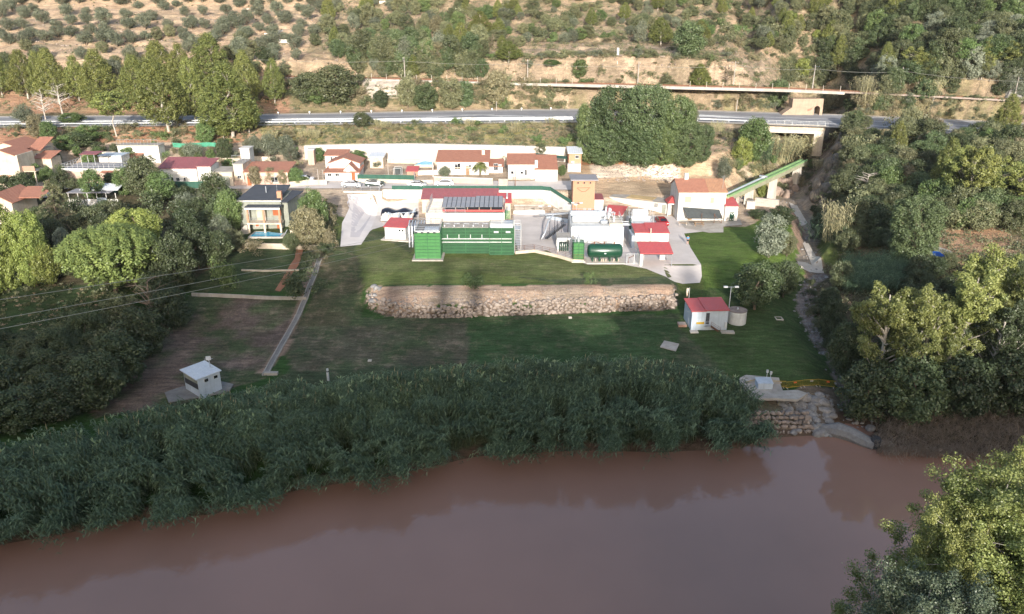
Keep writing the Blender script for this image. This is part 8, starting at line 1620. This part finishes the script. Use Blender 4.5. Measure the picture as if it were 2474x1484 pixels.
scatter([(1150,208),(1390,218),(1390,262),(1150,258)], 40, {'greybush':2,'brownbush':2,'shrub':1}, (2.2,5), .8, 'on the slope left of the big dark clump', 10, 33)
scatter([(2050,470),(2200,500),(2300,540),(2250,560),(2060,600)], 22, {'dark':3,'oak':3,'darkbush':1}, (4,7), .9, 'in the dark hollow left of the leaning pines', 14, 36)
# trees on the ridge behind the camera that break the edge of its shadow
r = np.random.default_rng(77)
for i in range(64):
    x = -140+i*4.4+r.uniform(-2, 2); hh = r.uniform(1.5, 4.0)
    if 20 < x < 36: continue
    if -14 < x < 41: hh = r.uniform(.6, 1.6)
    tree('oak', x, -150+r.uniform(-3, 3), h1(x, -150)-.5, hh, r.uniform(3, 6.5), 'tree on the ridge behind the river', 'ridge trees')
for x, hh, w in ((-12,7,6),(-5,5.5,4),(3,8,3.5),(8,9,3.2),(17,3,1.6),(44,6,5),(50,7,6),(56,5,5),(-22,5,6),(-30,4,7)): tree('oak', x, -150, h1(x, -150)-.5, hh, w, 'tree on the ridge behind the river', 'ridge trees')
# ------------------------------------------------------------------ ground cover on the hill and banks
def cover():
    r = np.random.default_rng(88); C = []; S = []; K = []
    zones = [([(830,0),(2010,0),(2000,215),(1900,215),(1160,195),(870,190),(790,100)], 3600, (.5,1.6)), ([(-10,0),(830,0),(700,190),(-10,190)], 420, (.25,.6)), ([(2000,0),(2485,0),(2485,240),(2000,215)], 1000, (.7,1.9)), ([(620,300),(1395,296),(1395,362),(640,352)], 1300, (.3,.9)), ([(690,205),(1385,222),(1385,262),(690,268)], 700, (.3,1.0)), ([(1690,225),(2485,262),(2485,298),(1690,264)], 800, (.3,.9)), ([(1700,310),(2485,340),(2485,640),(2030,640),(1960,480),(1760,430)], 1900, (.5,1.4)), ([(-10,205),(690,205),(690,270),(-10,270)], 500, (.3,.9)), ([(-10,308),(620,304),(620,350),(-10,330)], 350, (.3,.8)), ([(1990,640),(2485,650),(2485,1000),(2100,1010),(2010,860)], 900, (.5,1.3)), ([(775,480),(815,500),(810,610),(770,630)], 260, (.2,.6)), ([(-10,690),(300,700),(330,830),(200,1000),(-10,1020)], 500, (.3,.9))]
    for poly, n, sz in zones:
        us = [p[0] for p in poly]; vs = [p[1] for p in poly]; k = 0
        while k < n:
            u = r.uniform(min(us), max(us)); v = r.uniform(min(vs), max(vs))
            if inpoly(np.array([u]), np.array([v]), poly)[0]:
                d = ray(u, v); C.append((u, v)); S.append(r.uniform(*sz)); k += 1
    # vectorised ground hits
    C = np.array(C); S = np.array(S); rr_ = (C[:, 0]-CU)/FP; up = (CV-C[:, 1])/FP; dy = CP+up*SP; dz = -SP+up*CP; best = np.full(len(C), 330.0); done = np.zeros(len(C), bool)
    for s in np.arange(60, 345, 1.2):
        z = H(rr_/dy*s, np.full(len(C), s)); h_ = ~done & (CAMH+dz/dy*s < z); best[h_] = s; done |= h_
    X = rr_/dy*best; Z = H(X, best); B = np.stack([X, best, Z], 1); far = best > 60
    kinds = r.random(len(B))
    for nm, lo, hi, m, per, lab in (('scrub', 0, .5, 'greyshrub', 46, 'low grey-green scrub covering the dry slopes'), ('dry_grass', .5, .82, 'grassblade', 40, 'tufts of straw coloured dry grass on the slopes'), ('undergrowth', .82, 1.01, 'oak', 46, 'low dark green undergrowth on the slopes')):
        m_ = (kinds >= lo) & (kinds < hi) & far; b = B[m_]; s = S[m_]
        if nm == 'dry_grass': V, F, T_ = clumps(r, b, s*.8, per, .16, .35, (1,1,.5), .5, .3, .1, .6)
        else: V, F, T_ = clumps(r, b+np.array([0,0,.15]), s, per, .17, .7, (1,1,.65), .9, .3, .4, .5)
        tag(link(bpy.data.objects.new(nm, npmesh(nm, V, F, m, T_))), lab, 'ground cover', kind='stuff')
cover()
SC.frame_set(1)

for o_ in COL.objects:
    if o_.parent is None and o_.get('label') and len(o_['label'].split()) > 16: print('LONG', o_['label'])
print('TREES', NTREE, 'OBJECTS', len(bpy.data.objects))
# ------------------------------------------------------------------ thin air
def haze():
    m = bpy.data.materials.new('haze'); m.use_nodes = True; t = m.node_tree; t.nodes.clear(); o = t.nodes.new('ShaderNodeOutputMaterial'); v = t.nodes.new('ShaderNodeVolumePrincipled')
    v.inputs['Color'].default_value = (.92, .92, .95, 1); v.inputs['Density'].default_value = .00005; v.inputs['Anisotropy'].default_value = 0; t.links.new(v.outputs[0], o.inputs['Volume'])
    ob = MB().box(-710, 710, -430, 930, -14, 140).build('haze', m); tag(ob, 'thin evening haze over the valley', kind='stuff')
haze()
